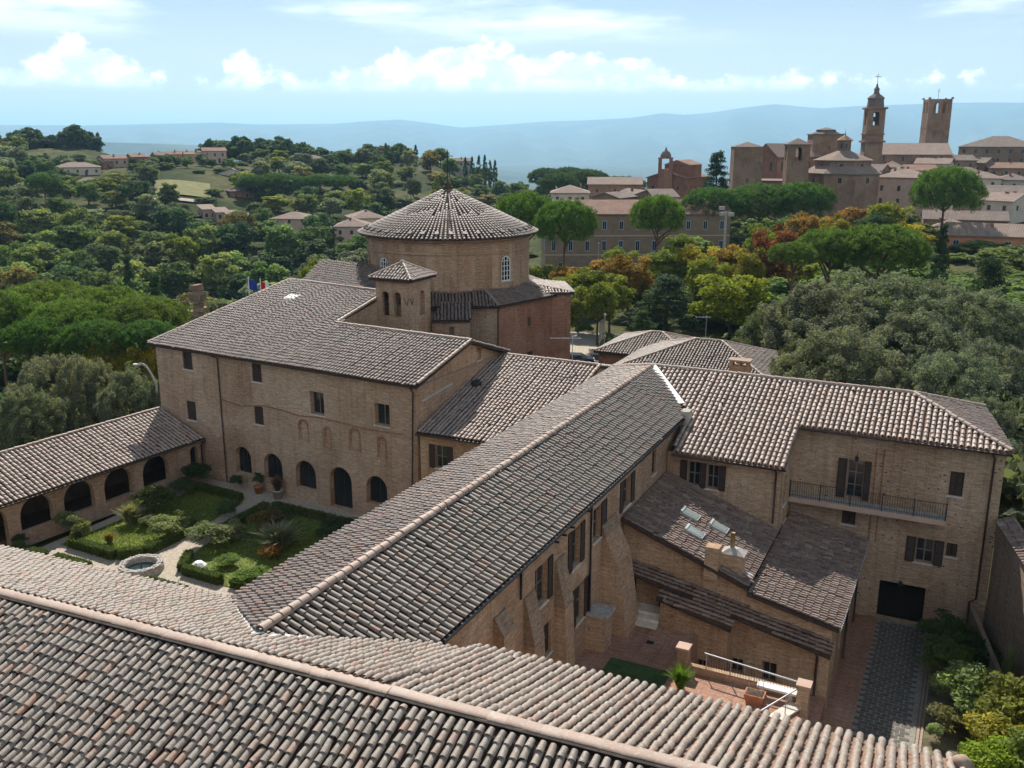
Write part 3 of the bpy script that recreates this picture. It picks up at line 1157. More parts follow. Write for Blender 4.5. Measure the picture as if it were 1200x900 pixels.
mb.build('chimney_pot', M['mortar'], fw, smooth=True)

# ------------------------------------------------------------------ central wing
cw = thing('convent_wing', (-18, 38, 0), 'long central wing running away from the foreground roof with pale ridge line', 'building', 'wings of the convent')
XW = -14.35
wr = Wall((XW, 23.0), (XW, 52.3))          # faces +X
def S(y):
    return y - 23.0
brickc = M['brick_mid']
wins = []
wins.append(window(wr, cw, S(41.65), S(42.75), 8.2, 9.75, open_r=0.55, open_l=0.5))
wins.append(window(wr, cw, S(37.6), S(38.55), 8.0, 9.65, open_r=0.72, smat=M['wood']))
wins.append(window(wr, cw, S(35.1), S(36.0), 7.75, 9.6, open_r=0.5, open_l=0.5))
wins.append(window(wr, cw, S(31.25), S(32.45), 7.6, 9.4, open_r=0.5))
wins.append(window(wr, cw, S(32.15), S(32.9), 5.0, 6.5, closed=True))
wins.append(window(wr, cw, S(35.6), S(36.6), 4.8, 6.65, open_r=0.55, open_l=0.55))
wins.append(window(wr, cw, S(46.2), S(46.95), 8.5, 9.85, closed=True))
wins.append(window(wr, cw, S(34.2), S(34.7), 3.35, 4.2, sill=False))
mb = MB()
wr.face(mb, -0.3, 10.45)
plain_walls(mb, [(XW, 52.3), (-21.6, 52.3), (-21.6, 22.6), (XW, 23.0)], -0.3, 10.42)
mb.build('wall', brickc, cw)
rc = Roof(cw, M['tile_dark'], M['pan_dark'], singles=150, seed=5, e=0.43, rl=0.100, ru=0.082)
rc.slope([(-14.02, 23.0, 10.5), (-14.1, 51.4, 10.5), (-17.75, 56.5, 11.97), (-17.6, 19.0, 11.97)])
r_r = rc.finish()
rc = Roof(cw, M['tile_mid'], M['pan_dark'], singles=100, seed=6, e=0.42, rl=0.106, ru=0.086)
rc.slope([(-21.95, 52.1, 10.5), (-21.95, 22.5, 10.5), (-17.65, 19.0, 11.97), (-17.8, 56.5, 11.97)])
r_l = rc.finish()
ridge_tiles(r_l, (-17.62, 19.05, 12.03), (-17.78, 56.4, 12.03), 0.18)
strip(cw, [(-17.5, 18.85, 12.05), (-21.9, 22.3, 10.56)], 0.34, M['lead'], 'flashing', 0.05)
strip(cw, [(-17.4, 18.9, 12.02), (-14.1, 22.8, 10.56)], 0.26, M['lead'], 'flashing', 0.02)
strip(cw, [(-17.7, 56.35, 12.06), (-14.7, 52.7, 10.82)], 0.42, M['white'], 'flashing', 0.07)
strip(cw, [(-18.0, 56.3, 12.0), (-21.9, 51.9, 10.56)], 0.2, M['mortar'], 'flashing', 0.07)
gutter(cw, (-13.93, 23.3, 10.42), (-14.0, 51.3, 10.42), 0.075, M['iron'])
pipe(cw, [(-14.0, 37.05, 10.4), (XW + 0.12, 37.05, 10.2), (XW + 0.12, 37.05, 3.0)])
pipe(cw, [(-14.0, 29.7, 10.4), (XW + 0.12, 29.7, 10.2), (XW + 0.12, 29.7, 8.9)])


def buttress(parent, y0, y1, prof, mat=None):
    """prof: (height, projection) from the foot up"""
    mb = MB()
    for (z0, p0), (z1, p1) in zip(prof, prof[1:]):
        b = [(XW - 0.1, y0, z0), (XW + p0, y0, z0), (XW + p0, y1, z0), (XW - 0.1, y1, z0)]
        t = [(XW - 0.1, y0, z1), (XW + p1, y0, z1), (XW + p1, y1, z1), (XW - 0.1, y1, z1)]
        mb.hexa(b, t)
    o = mb.build('buttress', mat or M['brick_mid'], parent)
    c = MB()
    z0, p0 = prof[-2]
    z1, p1 = prof[-1]
    c.hexa([(XW - 0.1, y0 - .02, z0 + 0.02), (XW + p0 + .03, y0 - .02, z0 + 0.02), (XW + p0 + .03, y1 + .02, z0 + 0.02), (XW - 0.1, y1 + .02, z0 + 0.02)],
           [(XW - 0.1, y0 - .02, z1 + 0.08), (XW + p1 + .03, y0 - .02, z1 + 0.08), (XW + p1 + .03, y1 + .02, z1 + 0.08), (XW - 0.1, y1 + .02, z1 + 0.08)])
    c.build('coping', M['rubble'], o)
    return o


buttress(cw, 38.7, 40.6, [(CZ - 0.2, 1.45), (6.6, 0.85), (7.9, 0.22), (8.4, 0.02)])
buttress(cw, 33.2, 34.1, [(CZ - 0.2, 0.7), (6.9, 0.5), (8.9, 0.05)])
buttress(cw, 30.2, 31.1, [(CZ - 0.2, 0.7), (6.6, 0.5), (8.6, 0.05)])
buttress(cw, 27.6, 28.5, [(CZ - 0.2, 0.6), (8.4, 0.45), (9.0, 0.05)])
mb = MB()
mb.box(XW - 0.05, 36.9, CZ - 0.1, XW + 0.95, 37.9, 4.75)
pier = mb.build('pier', M['brick_mid'], cw)
MB().box(XW - 0.05, 36.8, 4.75, XW + 1.08, 38.0, 4.87).build('coping', M['stone'], pier)
mb = MB()
for yy in (32.9, 33.7, 34.6, 36.6):
    mb.tube([(XW - 0.1, yy, 10.02), (XW + 0.32, yy, 10.02)], 0.05, 6)
    o = mb.build('beam_stub', M['wood'], cw)
    mb = MB()
MB().box(-14.25, 51.0, 9.3, -13.75, 51.7, 10.9).build('chimney', M['stone'], cw)

# ------------------------------------------------------------------ left wing (main range and its lower-ridged end)
AL, BL = (-58.0, 53.3), (-32.3, 51.2)
lw = thing('convent_wing', (-45, 58, 0), 'tall three storey wing behind the cloister with arched ground floor openings', 'building', 'wings of the convent')
wf = Wall(AL, BL)
for (s0, s1, z0, z1) in ((3.1, 4.15, 8.65, 10.12), (10.62, 11.6, 8.62, 10.02), (3.05, 4.1, 4.5, 6.05), (10.55, 11.5, 5.3, 6.72)):
    window(wf, lw, s0, s1, z0, z1, closed=True, depth=0.18)
window(wf, lw, 16.3, 17.6, 6.95, 8.65, depth=0.35, grid=(2, 1))
window(wf, lw, 22.2, 23.5, 7.05, 8.62, depth=0.35, grid=(2, 1))
for (s0, s1, z0, z1) in ((15.1, 15.9, 4.75, 6.3), (17.5, 18.05, 4.55, 6.1), (19.9, 20.75, 4.8, 6.4), (22.45, 23.05, 4.7, 6.2)):
    wf.hole(s0, s1, z0, z1, True, 0.16, True)
for (s0, s1, z0, z1, g) in ((8.15, 9.85, 0.95, 3.17, (2, 1)), (11.2, 13.1, 1.0, 3.17, (2, 1)), (14.45, 16.45, 0.95, 3.2, (2, 1)), (21.2, 23.05, 1.1, 3.25, (2, 1))):
    window(wf, lw, s0, s1, z0, z1, arch=True, depth=0.45, grid=g, frame=M['wood'], sill=False)
window(wf, lw, 17.8, 19.85, 0.12, 3.3, arch=True, depth=0.45, grid=(2, 1), frame=M['wood'], sill=False, name='door')
mb = MB()
wf.face(mb, -0.4, 10.3)
plain_walls(mb, [(-31.9, 62.9), (-43.6, 64.0), (-43.4, 80), (-56.2, 80.5), (-58.0, 53.3)], -0.4, 10.3)
mb.build('wall', M['brick_left'], lw)
# brick surrounds of the blind niches, worn offset and cracks in relief
for (s0, s1, z0, z1) in ((15.1, 15.9, 4.75, 6.3), (17.5, 18.05, 4.55, 6.1), (19.9, 20.75, 4.8, 6.4), (22.45, 23.05, 4.7, 6.2)):
    mb = MB()
    pts = Wall.outline(s0, s1, z0, z1, True)
    c = ((s0 + s1) / 2, (z0 + z1) / 2)
    k = 1.0 + 0.26 / (s1 - s0)
    outp = [(c[0] + (s - c[0]) * k, c[1] + (z - c[1]) * (1 + 0.26 / (z1 - z0))) for s, z in pts]
    for q in range(1, len(pts)):
        a, b, e, f = pts[q], pts[(q + 1) % len(pts)], outp[(q + 1) % len(pts)], outp[q]
        mb.quad(wf.p(*a, 0.025), wf.p(*b, 0.025), wf.p(*e, 0.025), wf.p(*f, 0.025))
    mb.build('niche_surround', M['brick_red'], lw)
mb = MB()
zz = [(7.2, 6.72), (9.2, 6.5), (11.6, 6.85), (13.4, 6.8), (15.2, 6.62), (17.0, 6.75), (19.0, 6.72), (21.4, 6.6), (24.6, 6.72)]
for (a, b), (c, d) in zip(zz, zz[1:]):
    mb.hexa([wf.p(a, b - 0.05, 0.06), wf.p(c, d - 0.05, 0.06), wf.p(c, d - 0.05, -0.02), wf.p(a, b - 0.05, -0.02)],
            [wf.p(a, b + 0.04, 0.03), wf.p(c, d + 0.04, 0.03), wf.p(c, d + 0.04, -0.02), wf.p(a, b + 0.04, -0.02)])
mb.build('worn_offset', M['brick_red'], lw)
mb = MB()
mb.hexa([wf.p(23.7, -0.3, 0.5), wf.p(25.7, -0.3, 0.5), wf.p(25.7, -0.3, -0.02), wf.p(23.7, -0.3, -0.02)],
        [wf.p(23.7, 6.1, 0.12), wf.p(25.7, 6.1, 0.12), wf.p(25.7, 6.4, -0.02), wf.p(23.7, 6.4, -0.02)])
mb.build('buttress', M['brick_left'], lw)
# east gable over the lower roof
wg = Wall((-32.3, 51.2), (-31.9, 62.9))
window(wg, lw, 8.0, 8.7, 10.35, 11.5, sill=True, grid=(1, 1))
mb = MB()
wg.face(mb, -0.4, [(0, 10.3), (6.0, 12.12), (11.7, 10.2)])
mb.build('gable_wall', M['brick_mid'], lw)
strip(lw, [wg.p(0.2, 10.15, 0.05), wg.p(11.4, 10.15, 0.05)], 0.10, M['mortar'], 'string_course', 0)
mb = MB()
slab_box(wg, mb, 0.05, 11.5, 9.98, 10.22, -0.02, 0.07)
mb.build('string_course', M['mortar'], lw)
mb = MB()
mb.hexa([wg.p(0.6, 9.0, 0.06), wg.p(4.6, 9.35, 0.06), wg.p(4.6, 9.35, -.01), wg.p(0.6, 9.0, -.01)], [wg.p(0.6, 9.14, 0.06), wg.p(4.6, 9.49, 0.06), wg.p(4.6, 9.49, -.01), wg.p(0.6, 9.14, -.01)])
mb.build('flashing', M['lead'], lw)
rl_ = Roof(lw, M['tile_mid'], M['pan_dark'], singles=60, seed=8, e=0.42, rl=0.106, ru=0.086)
rl_.slope([(-58.5, 52.85, 10.35), (-44.2, 51.68, 10.35), (-44.05, 65.6, 13.62), (-55.6, 67.3, 13.72)])
rl_.slope([(-44.18, 51.68, 10.37), (-31.9, 50.68, 10.37), (-31.4, 57.3, 12.2), (-43.75, 58.35, 12.2)])
rl_.slope([(-31.2, 63.2, 10.3), (-43.5, 64.3, 10.3), (-43.75, 58.35, 12.2), (-31.4, 57.3, 12.2)])
rl_.slope([(-42.6, 80.2, 10.35), (-56.4, 81.8, 10.35), (-55.6, 67.3, 13.72), (-44.05, 65.6, 13.62)])
rlo = rl_.finish()
ridge_tiles(rlo, (-44.0, 58.4, 12.24), (-31.4, 57.3, 12.24), 0.16)
ridge_tiles(rlo, (-55.6, 67.3, 13.76), (-44.05, 65.6, 13.66), 0.16)
ridge_tiles(rlo, (-58.45, 53.0, 10.4), (-55.65, 67.2, 13.76), 0.13)
ridge_tiles(rlo, (-43.95, 58.5, 12.3), (-44.0, 65.5, 13.68), 0.16)
ridge_tiles(rlo, (-32.0, 50.9, 10.45), (-31.45, 57.2, 12.22), 0.14)
mb = MB()
mb.poly([(-44.1, 58.4, 12.0), (-43.9, 65.6, 13.5), (-43.9, 65.6, 10.0), (-44.1, 58.4, 10.0)])
mb.build('step_wall', M['brick_church'], lw)
gutter(lw, wf.p(-0.4, 10.26, 0.42), wf.p(25.9, 10.26, 0.42), 0.08)
pipe(lw, [wf.p(6.75, 10.2, 0.42), wf.p(7.1, 10.0, 0.10), wf.p(7.1, 0.0, 0.10)])
pipe(lw, [wf.p(25.6, 10.2, 0.42), wf.p(25.6, 9.8, 0.10), wf.p(25.6, 0.0, 0.62)])
# roof light in the big slope
c = Vector((-52.3, 63.4, 12.95))
sv = Vector((-44.2 + 58.5, 51.68 - 52.85, 0)).normalized()
su = Vector((0.08, 14.4, 3.3)).normalized()
sn = sv.cross(su)
mb = MB()
mb.obox(c, sv, su, sn, 0.62, 0.55, 0.11)
sk = mb.build('roof_light', M['lead'], lw)
MB().obox(c + sn * 0.115, sv, su, sn, 0.52, 0.45, 0.012).build('pane', M['lead'], sk)

# ------------------------------------------------------------------ lower range between left and central wings
mw = thing('convent_range', (-28, 55, 0), 'low range between the left wing and the central wing with a steep sunlit tile slope', 'building', 'wings of the convent')
wm = Wall((-32.1, 51.25), (-23.7, 51.4))
window(wm, mw, 1.15, 2.0, 4.75, 6.35, open_l=0.45, open_r=0.5)
mb = MB()
wm.face(mb, -0.3, 7.1)
mb.quad((-23.75, 51.4, -.3), (-23.75, 62.5, -.3), (-23.75, 62.5, 9.95), (-23.75, 51.4, 7.1))
mb.quad((-23.75, 62.5, -.3), (-23.75, 73.5, -.3), (-23.75, 73.5, 7.1), (-23.75, 62.5, 9.95))
mb.build('wall', M['brick_mid'], mw)
rm = Roof(mw, M['tile_rose'], M['pan_dark'], singles=60, seed=11, e=0.42, rl=0.106, ru=0.086)
rm.slope([(-32.1, 50.75, 7.2), (-23.6, 50.95, 7.2), (-23.6, 62.5, 10.1), (-32.1, 62.65, 10.1)])
rm.slope([(-23.6, 74, 7.2), (-32.1, 74.2, 7.2), (-32.1, 62.65, 10.1), (-23.6, 62.5, 10.1)])
rmo = rm.finish()
ridge_tiles(rmo, (-32.1, 62.62, 10.14), (-23.6, 62.47, 10.14), 0.16)
ridge_tiles(rmo, (-23.62, 51.1, 7.28), (-23.62, 62.4, 10.14), 0.14)
gutter(mw, (-32.1, 50.68, 7.1), (-23.6, 50.88, 7.1), 0.07)
MB().lathe([(0.42, 0.0), (0.42, 0.35), (0.3, 0.45), (0.0, 0.42)], (-31.2, 57.6, 8.85), 10).build('roof_vent', M['iron'], mw)

# ------------------------------------------------------------------ loggia
lg = thing('loggia', (-55, 43, 0), 'low arcaded loggia with sloping tiled roof along the left side of the cloister garden', 'building', 'wings of the convent')
wlg = Wall((-55.7, 28.0), (-53.45, 52.7))   # faces +X
dl = wlg.L / 24.7
def SL(y):
    return (y - 28.0) * dl
for c_y in (32.5, 38.8, 41.95, 45.1, 48.35):
    wlg.hole(SL(c_y - 1.16), SL(c_y + 1.16), 0.75, 3.0, True, 0.42)
wlg.hole(SL(35.7 - 1.05), SL(35.7 + 1.05), 0.02, 3.0, True, 0.42)
window(wlg, lg, SL(51.6), SL(52.4), 0.3, 2.72, arch=True, depth=0.42, grid=(1, 1), frame=M['wood'], sill=False, name='door')
mb = MB()
wlg.face(mb, -0.3, 3.22)
mb.build('wall', M['brick_left'], lg)
mb = MB()
mb.quad((-59.9, 28, -0.3), (-57.9, 53.3, -0.3), (-57.9, 53.3, 4.85), (-59.9, 28, 4.85))
mb.quad((-59.9, 28, -0.3), (-55.7, 28, -0.3), (-55.7, 28, 3.2), (-59.9, 28, 4.85))
mb.build('back_wall', m_plain('shade_dark_plaster', (0.10, 0.075, 0.06), 0.95, 0.1, 0.3, 1.0), lg)  # plaster colour darkened to stand for the shade inside the loggia
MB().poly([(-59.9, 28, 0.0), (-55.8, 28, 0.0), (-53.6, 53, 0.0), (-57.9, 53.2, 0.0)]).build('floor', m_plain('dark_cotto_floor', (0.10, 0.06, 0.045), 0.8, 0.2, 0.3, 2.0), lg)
rg_ = Roof(lg, M['tile_rose'], M['pan_dark'], singles=60, seed=12, e=0.42, rl=0.115, ru=0.095)
rg_.slope([(-55.25, 27.9, 3.25), (-53.0, 52.75, 3.25), (-57.75, 53.05, 5.0), (-60.05, 27.9, 5.0)], t=0.34)
rgo = rg_.finish()
ridge_tiles(rgo, (-60.0, 28, 5.06), (-57.75, 52.9, 5.06), 0.14)
gutter(lg, (-55.15, 28, 3.16), (-52.92, 52.7, 3.16), 0.06)
pipe(lg, [(-52.95, 52.5, 3.1), (-53.2, 52.5, 2.8), (-53.25, 52.5, 0)])

# ------------------------------------------------------------------ right wing with its projecting block
rw = thing('convent_wing', (-3, 56, 0), 'right hand wing with pale tiled hip roof, iron balcony and dark cart entrance', 'building', 'wings of the convent')
wR = Wall((-8.0, 52.7), (2.6, 52.7))
d_ = window(wR, rw, 2.93, 3.82, 6.62, 8.85, grid=(2, 3), open_l=0.5, open_r=0.36, sill=False, name='door')
window(wR, rw, 2.88, 3.6, 5.02, 5.86, grid=(1, 1), closed=True)
window(wR, rw, 8.12, 8.8, 7.62, 8.98, closed=True)
window(wR, rw, 6.85, 7.75, 3.5, 4.92, open_l=0.5, open_r=0.5)
window(wR, rw, 8.36, 8.9, 4.14, 4.92, grid=(1, 1), closed=True)
wR.hole(5.2, 7.6, DRV, 2.02, False, 0.5)
wR.hole(8.7, 8.95, 0.5, 0.78, False, 0.3, True)
mb = MB()
wR.face(mb, -0.6, 10.45)
plain_walls(mb, [(2.6, 52.7), (1.3, 60.6), (-21.7, 60.6), (-21.7, 52.7)], -0.6, 10.42)
mb.build('wall', M['brick_right'], rw)
mb = MB()
slab_box(wR, mb, 5.2, 7.6, DRV - 0.1, 2.02, -0.9, -0.45)
gd = mb.build('cart_door', M['dark'], rw)
for k in range(6):
    mb = MB()
    slab_box(wR, mb, 5.22 + k * 0.4, 5.58 + k * 0.4, DRV, 2.0, -0.45, -0.42)
    mb.build('plank', M['dark'], gd)
mb = MB()
slab_box(wR, mb, 5.0, 7.8, 2.04, 2.22, -0.02, 0.03)
mb.build('lintel', M['brick_left'], rw)
mb = MB()
mb.tube([wR.p(6.3, 2.3, 0), wR.p(6.3, 2.45, 0.2), wR.p(6.3, 2.35, 0.38)], 0.02, 5)
mb.lathe([(0.02, 0.1), (0.12, 0.02), (0.09, -0.2), (0.03, -0.24)], wR.p(6.3, 2.25, 0.38), 8)
mb.build('wall_lamp', M['iron'], rw)
mb = MB()
mb.tube([wR.p(3.4, 9.2, 0), wR.p(3.4, 9.32, 0.2), wR.p(3.4, 9.2, 0.35)], 0.02, 5)
mb.lathe([(0.02, 0.1), (0.11, 0.02), (0.08, -0.18), (0.03, -0.2)], wR.p(3.4, 9.12, 0.35), 8)
mb.build('wall_lamp', M['iron'], rw)
# blocked flue strip in relief
for (a, b) in ((4.34, 4.42), (4.72, 4.80)):
    mb = MB()
    slab_box(wR, mb, a, b, 4.2, 9.7, -0.02, 0.035)
    mb.build('flue_edge', M['brick_red'], rw)
# balcony
mb = MB()
slab_box(wR, mb, 0.02, 8.2, 6.18, 6.45, -0.02, 0.95)
bal = mb.build('balcony', M['stucco_pink'], rw)
mb = MB()
slab_box(wR, mb, 0.02, 8.18, 6.45, 6.48, 0.02, 0.90)
mb.build('balcony_floor', M['stone'], bal)
mb = MB()
mb.tube([wR.p(0.05, 7.4, 0.9), wR.p(8.15, 7.4, 0.9), wR.p(8.15, 7.4, 0.05)], 0.022, 5)
mb.tube([wR.p(0.05, 6.6, 0.9), wR.p(8.15, 6.6, 0.9), wR.p(8.15, 6.6, 0.05)], 0.014, 5)
s = 0.1
while s < 8.15:
    mb.tube([wR.p(s, 6.47, 0.9), wR.p(s, 7.4, 0.9)], 0.010, 4, cap=False)
    s += 0.125
s = 0.1
while s < 0.9:
    mb.tube([wR.p(8.15, 6.47, s), wR.p(8.15, 7.4, s)], 0.010, 4, cap=False)
    s += 0.125
mb.build('railing', M['iron'], bal)
for s in (0.06, 1.7, 3.3, 4.95, 6.55, 8.15):
    MB().tube([wR.p(s, 6.4, 0.9), wR.p(s, 7.46, 0.9)], 0.028, 6).build('railing_post', M['iron'], bal)
# projecting block
wB = Wall((-14.3, 48.9), (-8.0, 48.9))
window(wB, rw, 1.2, 1.9, 7.3, 8.7, open_l=0.42)
window(wB, rw, 2.28, 2.95, 7.28, 8.68, open_l=0.36, open_r=0.4)
wBr = Wall((-8.0, 48.9), (-8.0, 52.75))
window(wBr, rw, 1.15, 1.95, 6.5, 8.2, arch=0.25, closed=True)
window(wBr, rw, 1.7, 2.5, 5.3, 6.1, grid=(1, 1), frame=M['white'])
mb = MB()
wB.face(mb, -0.6, 9.12)
wBr.face(mb, -0.6, [(0, 9.12), (3.85, 10.4)])
mb.build('wall', M['brick_mid'], rw)
rr_ = Roof(rw, M['tile_rose'], M['pan_warm'], singles=240, seed=14, e=0.41, rl=0.110, ru=0.09)
rr_.slope([(-13.9, 48.5, 9.21), (-7.75, 48.5, 9.21), (-7.75, 52.3, 10.5), (2.85, 52.3, 10.5), (-2.3, 56.6, 11.96), (-17.8, 56.6, 11.96), (-14.1, 52.2, 10.47)])
ro = rr_.finish()
rr_ = Roof(rw, M['tile_mid'], M['pan_dark'], seed=15, e=0.41, name='roof')
rr_.slope([(2.85, 52.3, 10.5), (1.5, 61.0, 10.5), (-2.3, 56.62, 11.96)])
rr_.slope([(1.5, 61, 10.5), (-22, 61, 10.5), (-17.8, 56.62, 11.96), (-2.3, 56.62, 11.96)])
rr_.slope([(-22, 61, 10.5), (-22, 52.2, 10.5), (-17.82, 56.6, 11.96)])
ro2 = rr_.finish()
ridge_tiles(ro2, (-17.8, 56.62, 12.0), (-2.3, 56.62, 12.0), 0.16)
ridge_tiles(ro2, (2.8, 52.35, 10.55), (-2.25, 56.6, 12.0), 0.15)
ridge_tiles(ro2, (-22, 61, 10.55), (-17.85, 56.65, 12.0), 0.15)
ridge_tiles(ro2, (1.5, 61, 10.55), (-2.25, 56.65, 12.0), 0.15)
gutter(rw, (-7.7, 52.2, 10.4), (2.85, 52.2, 10.4), 0.07)
gutter(rw, (-13.9, 48.42, 9.12), (-7.7, 48.42, 9.12), 0.07)
pipe(rw, [(-8.25, 48.42, 9.05), (-8.25, 48.78, 8.8), (-8.25, 48.78, 5.9)])
pipe(rw, [(1.95, 52.22, 10.35), (2.1, 52.58, 10.0), (2.1, 52.58, 2.0), (1.8, 52.5, 1.8), (1.8, 52.5, -0.3)])

# ------------------------------------------------------------------ kitchen annex in the rear court
an = thing('annex', (-9, 46, 0), 'low annex with dark red tiled roofs, skylights and two brick chimneys in the rear court', 'building', 'wings of the convent')
wA = Wall((-14.3, 41.7), (-4.0, 41.7))
window(wA, an, 0.2, 0.78, 3.45, 4.85, closed=True, sill=False)
window(wA, an, 7.25, 7.95, 0.62, 1.7, grid=(2, 1), sill=False)
window(wA, an, 5.75, 6.35, 0.72, 1.5, grid=(2, 1), sill=False)
mb = MB()
wA.face(mb, -0.6, [(0, 7.65), (6.3, 5.32), (6.32, 5.05), (10.3, 4.2)])
mb.build('wall', M['brick_mid'], an)
wAr = Wall((-4.0, 41.7), (-4.0, 52.72))
window(wAr, an, 1.2, 2.0, 1.1, 2.9, arch=True, closed=True, sill=False)
window(wAr, an, 3.6, 4.4, 0.8, 2.6, arch=True, closed=True, sill=False)
window(wAr, an, 7.9, 8.7, 0.5, 2.5, arch=True, closed=True, sill=False)
mb = MB()
wAr.face(mb, -0.6, 4.15)
mb.build('wall', M['brick_mid'], an)
ra = Roof(an, M['tile_red'], M['pan_dark'], singles=150, seed=17, e=0.37, rl=0.088, ru=0.072)
ra.slope([(-7.95, 41.3, 5.5), (-7.95, 48.87, 5.5), (-14.3, 48.87, 7.87), (-14.3, 41.3, 7.87)], t=0.25)
ra.slope([(-3.68, 41.35, 4.3), (-3.6, 52.68, 4.3), (-7.93, 52.68, 5.22), (-7.93, 41.35, 5.22)], t=0.25)
# lean-to strip along the front
ra.slope([(-3.9, 40.85, 3.15), (-3.9, 41.72, 3.42), (-14.3, 41.72, 5.75), (-14.3, 40.85, 5.45)], t=0.25)
ra.slope([(-8.35, 40.15, 3.78), (-8.35, 40.84, 4.02), (-12.0, 40.84, 4.84), (-12.0, 40.15, 4.62)], t=0.25, bias=0.25)
rao = ra.finish()
strip(an, [(-7.95, 41.3, 5.5), (-7.95, 48.9, 5.5)], 0.16, M['iron'], 'gutter', 0.05)
strip(an, [(-3.62, 41.35, 4.3), (-3.54, 52.6, 4.3)], 0.09, M['lead'], 'gutter', 0.04)
strip(an, [(-14.2, 41.78, 5.8), (-4.0, 41.78, 3.5)], 0.14, M['mortar'], 'flashing', 0.06)
mb = MB()
wP = Wall((-11.85, 40.4), (-8.5, 40.4))
window(wP, an, 1.75, 2.4, 0.7, 1.75, grid=(3, 1), sill=False)
wP.face(mb, -0.4, [(0, 4.62), (3.35, 3.72)])
mb.quad((-8.5, 40.4, -.4), (-8.5, 41.7, -.4), (-8.5, 41.7, 3.9), (-8.5, 40.4, 3.72))
mb.quad((-11.85, 41.7, -.4), (-11.85, 40.4, -.4), (-11.85, 40.4, 4.62), (-11.85, 41.7, 4.9))
mb.build('porch_wall', M['brick_mid'], an)
mb = MB()
slab_box(wA, mb, 2.0, 2.4, 3.2, 4.7, -0.05, 0.02)
mb.build('door', M['dark'], an)
for k in range(7):
    MB().obox((-13.4 + k * 1.45, 41.3, 5.28 - k * 0.318), (0, 1, 0), (1, 0, 0), (0, 0, 1), 0.42, 0.05, 0.06).build('bracket', M['wood'], an)
pipe(an, [(-4.55, 41.0, 3.1), (-4.55, 41.6, 2.6), (-4.55, 41.6, -0.3)])
pipe(an, [(-3.88, 47.2, 4.2), (-3.88, 47.2, -0.3)])
pipe(an, [(-3.88, 51.5, 4.2), (-3.88, 51.5, -0.3)])


def on_annex(px, py):
    """point of the upper annex slope at a surveyed bearing"""
    n = Vector((0.37008, 0, 1.0)).normalized()
    p0 = Vector((-7.95, 41.3, 5.5))
    c0 = Vector((0, 0, CAM_H))
    r = ray(px, py)
    return c0 + r * ((p0 - c0).dot(n) / r.dot(n))


SX = Vector((-6.35, 0, 2.37)).normalized()
SY = Vector((0, 1, 0))
SN = Vector((2.37, 0, 6.35)).normalized()
for px, py in ((807.5, 606), (812.5, 627), (841, 621)):
    c = on_annex(px, py)
    sk = MB().obox(c, SX, SY, SN, 0.50, 0.34, 0.24).build('skylight', M['lead'], an)
    MB().obox(c + SN * 0.25 - SX * 0.06, SX, SY, SN, 0.37, 0.27, 0.015).build('pane', M['skyglass'], sk)
    MB().obox(c + SN * 0.26 + SX * 0.45, SX, SY, SN, 0.06, 0.36, 0.04).build('hood', M['lead'], sk)
c = on_annex(835, 663)
MB().box(c.x - 0.34, c.y - 0.30, c.z - 0.6, c.x + 0.34, c.y + 0.30, c.z + 1.05).build('chimney', M['brick_mid'], an)
c = on_annex(859, 668)
ch = MB().box(c.x - 0.5, c.y - 0.36, c.z - 0.6, c.x + 0.5, c.y + 0.36, c.z + 0.95).build('chimney', M['brick_mid'], an)
mb = MB()
mb.hexa([(c.x - .58, c.y - .44, c.z + .95), (c.x + .58, c.y - .44, c.z + .95), (c.x + .58, c.y + .44, c.z + .95), (c.x - .58, c.y + .44, c.z + .95)],
        [(c.x - .2, c.y - .15, c.z + 1.18), (c.x + .2, c.y - .15, c.z + 1.18), (c.x + .2, c.y + .15, c.z + 1.18), (c.x - .2, c.y + .15, c.z + 1.18)])
mb.build('chimney_cap', M['stone'], ch)
MB().tube([(c.x - 0.1, c.y, c.z + 1.1), (c.x - 0.1, c.y, c.z + 1.95)], 0.11, 10).build('flue', m_plain('brass_flue', (0.26, 0.18, 0.085), 0.55, 0.4, 0.25, 4.0, 0.4, 0.0), ch, smooth=True)
for c in (on_annex(826, 655), on_annex(872, 673)):
    MB().obox(c + SN * 0.09, SX, SY, SN, 0.4, 0.22, 0.03).build('flashing', M['lead'], an)

# ------------------------------------------------------------------ church: drum, cone, ambulatory, bell turret
CC = Vector((-46.26, 80.0, 0))
ch = thing('church', CC, 'round brick church with conical tiled roof and iron cross behind the convent', 'church')
to_cam = math.atan2(-CC.y, -CC.x)
RD, RO = 7.86, 10.64
A0 = to_cam + math.radians(23.6)
octp = [(CC.x + RO * math.cos(A0 + k * math.pi / 4), CC.y + RO * math.sin(A0 + k * math.pi / 4)) for k in range(8)]
ZE, ZD, ZT, ZA = 11.75, 12.55, 17.55, 21.6
def oc_face(k):
    return Wall(octp[k], octp[(k + 1) % 8])
mb = MB()
mb2 = MB()
for k in range(8):
    w = oc_face(k)
    if k == 0:
        window(w, ch, 4.3, 4.75, 9.2, 10.1, sill=False, grid=(1, 1))
        window(w, ch, 4.2, 5.0, 4.4, 6.8, sill=False, closed=True)
    w.face(mb if k in (0, 1) else mb2, -0.4, ZE - 0.1)
mb.build('ambulatory_wall', M['brick_red'], ch)
mb2.build('ambulatory_wall', M['rubble'], ch)
ro_ = Roof(ch, M['tile_mid'], M['pan_dark'], seed=21, e=0.42, name='ambulatory_roof')
oute = [(CC.x + (RO + 0.35) * math.cos(A0 + k * math.pi / 4), CC.y + (RO + 0.35) * math.sin(A0 + k * math.pi / 4), ZE) for k in range(8)]
inn = [(CC.x + (RD + 0.2) * math.cos(A0 + k * math.pi / 4), CC.y + (RD + 0.2) * math.sin(A0 + k * math.pi / 4), ZD + 0.25) for k in range(8)]
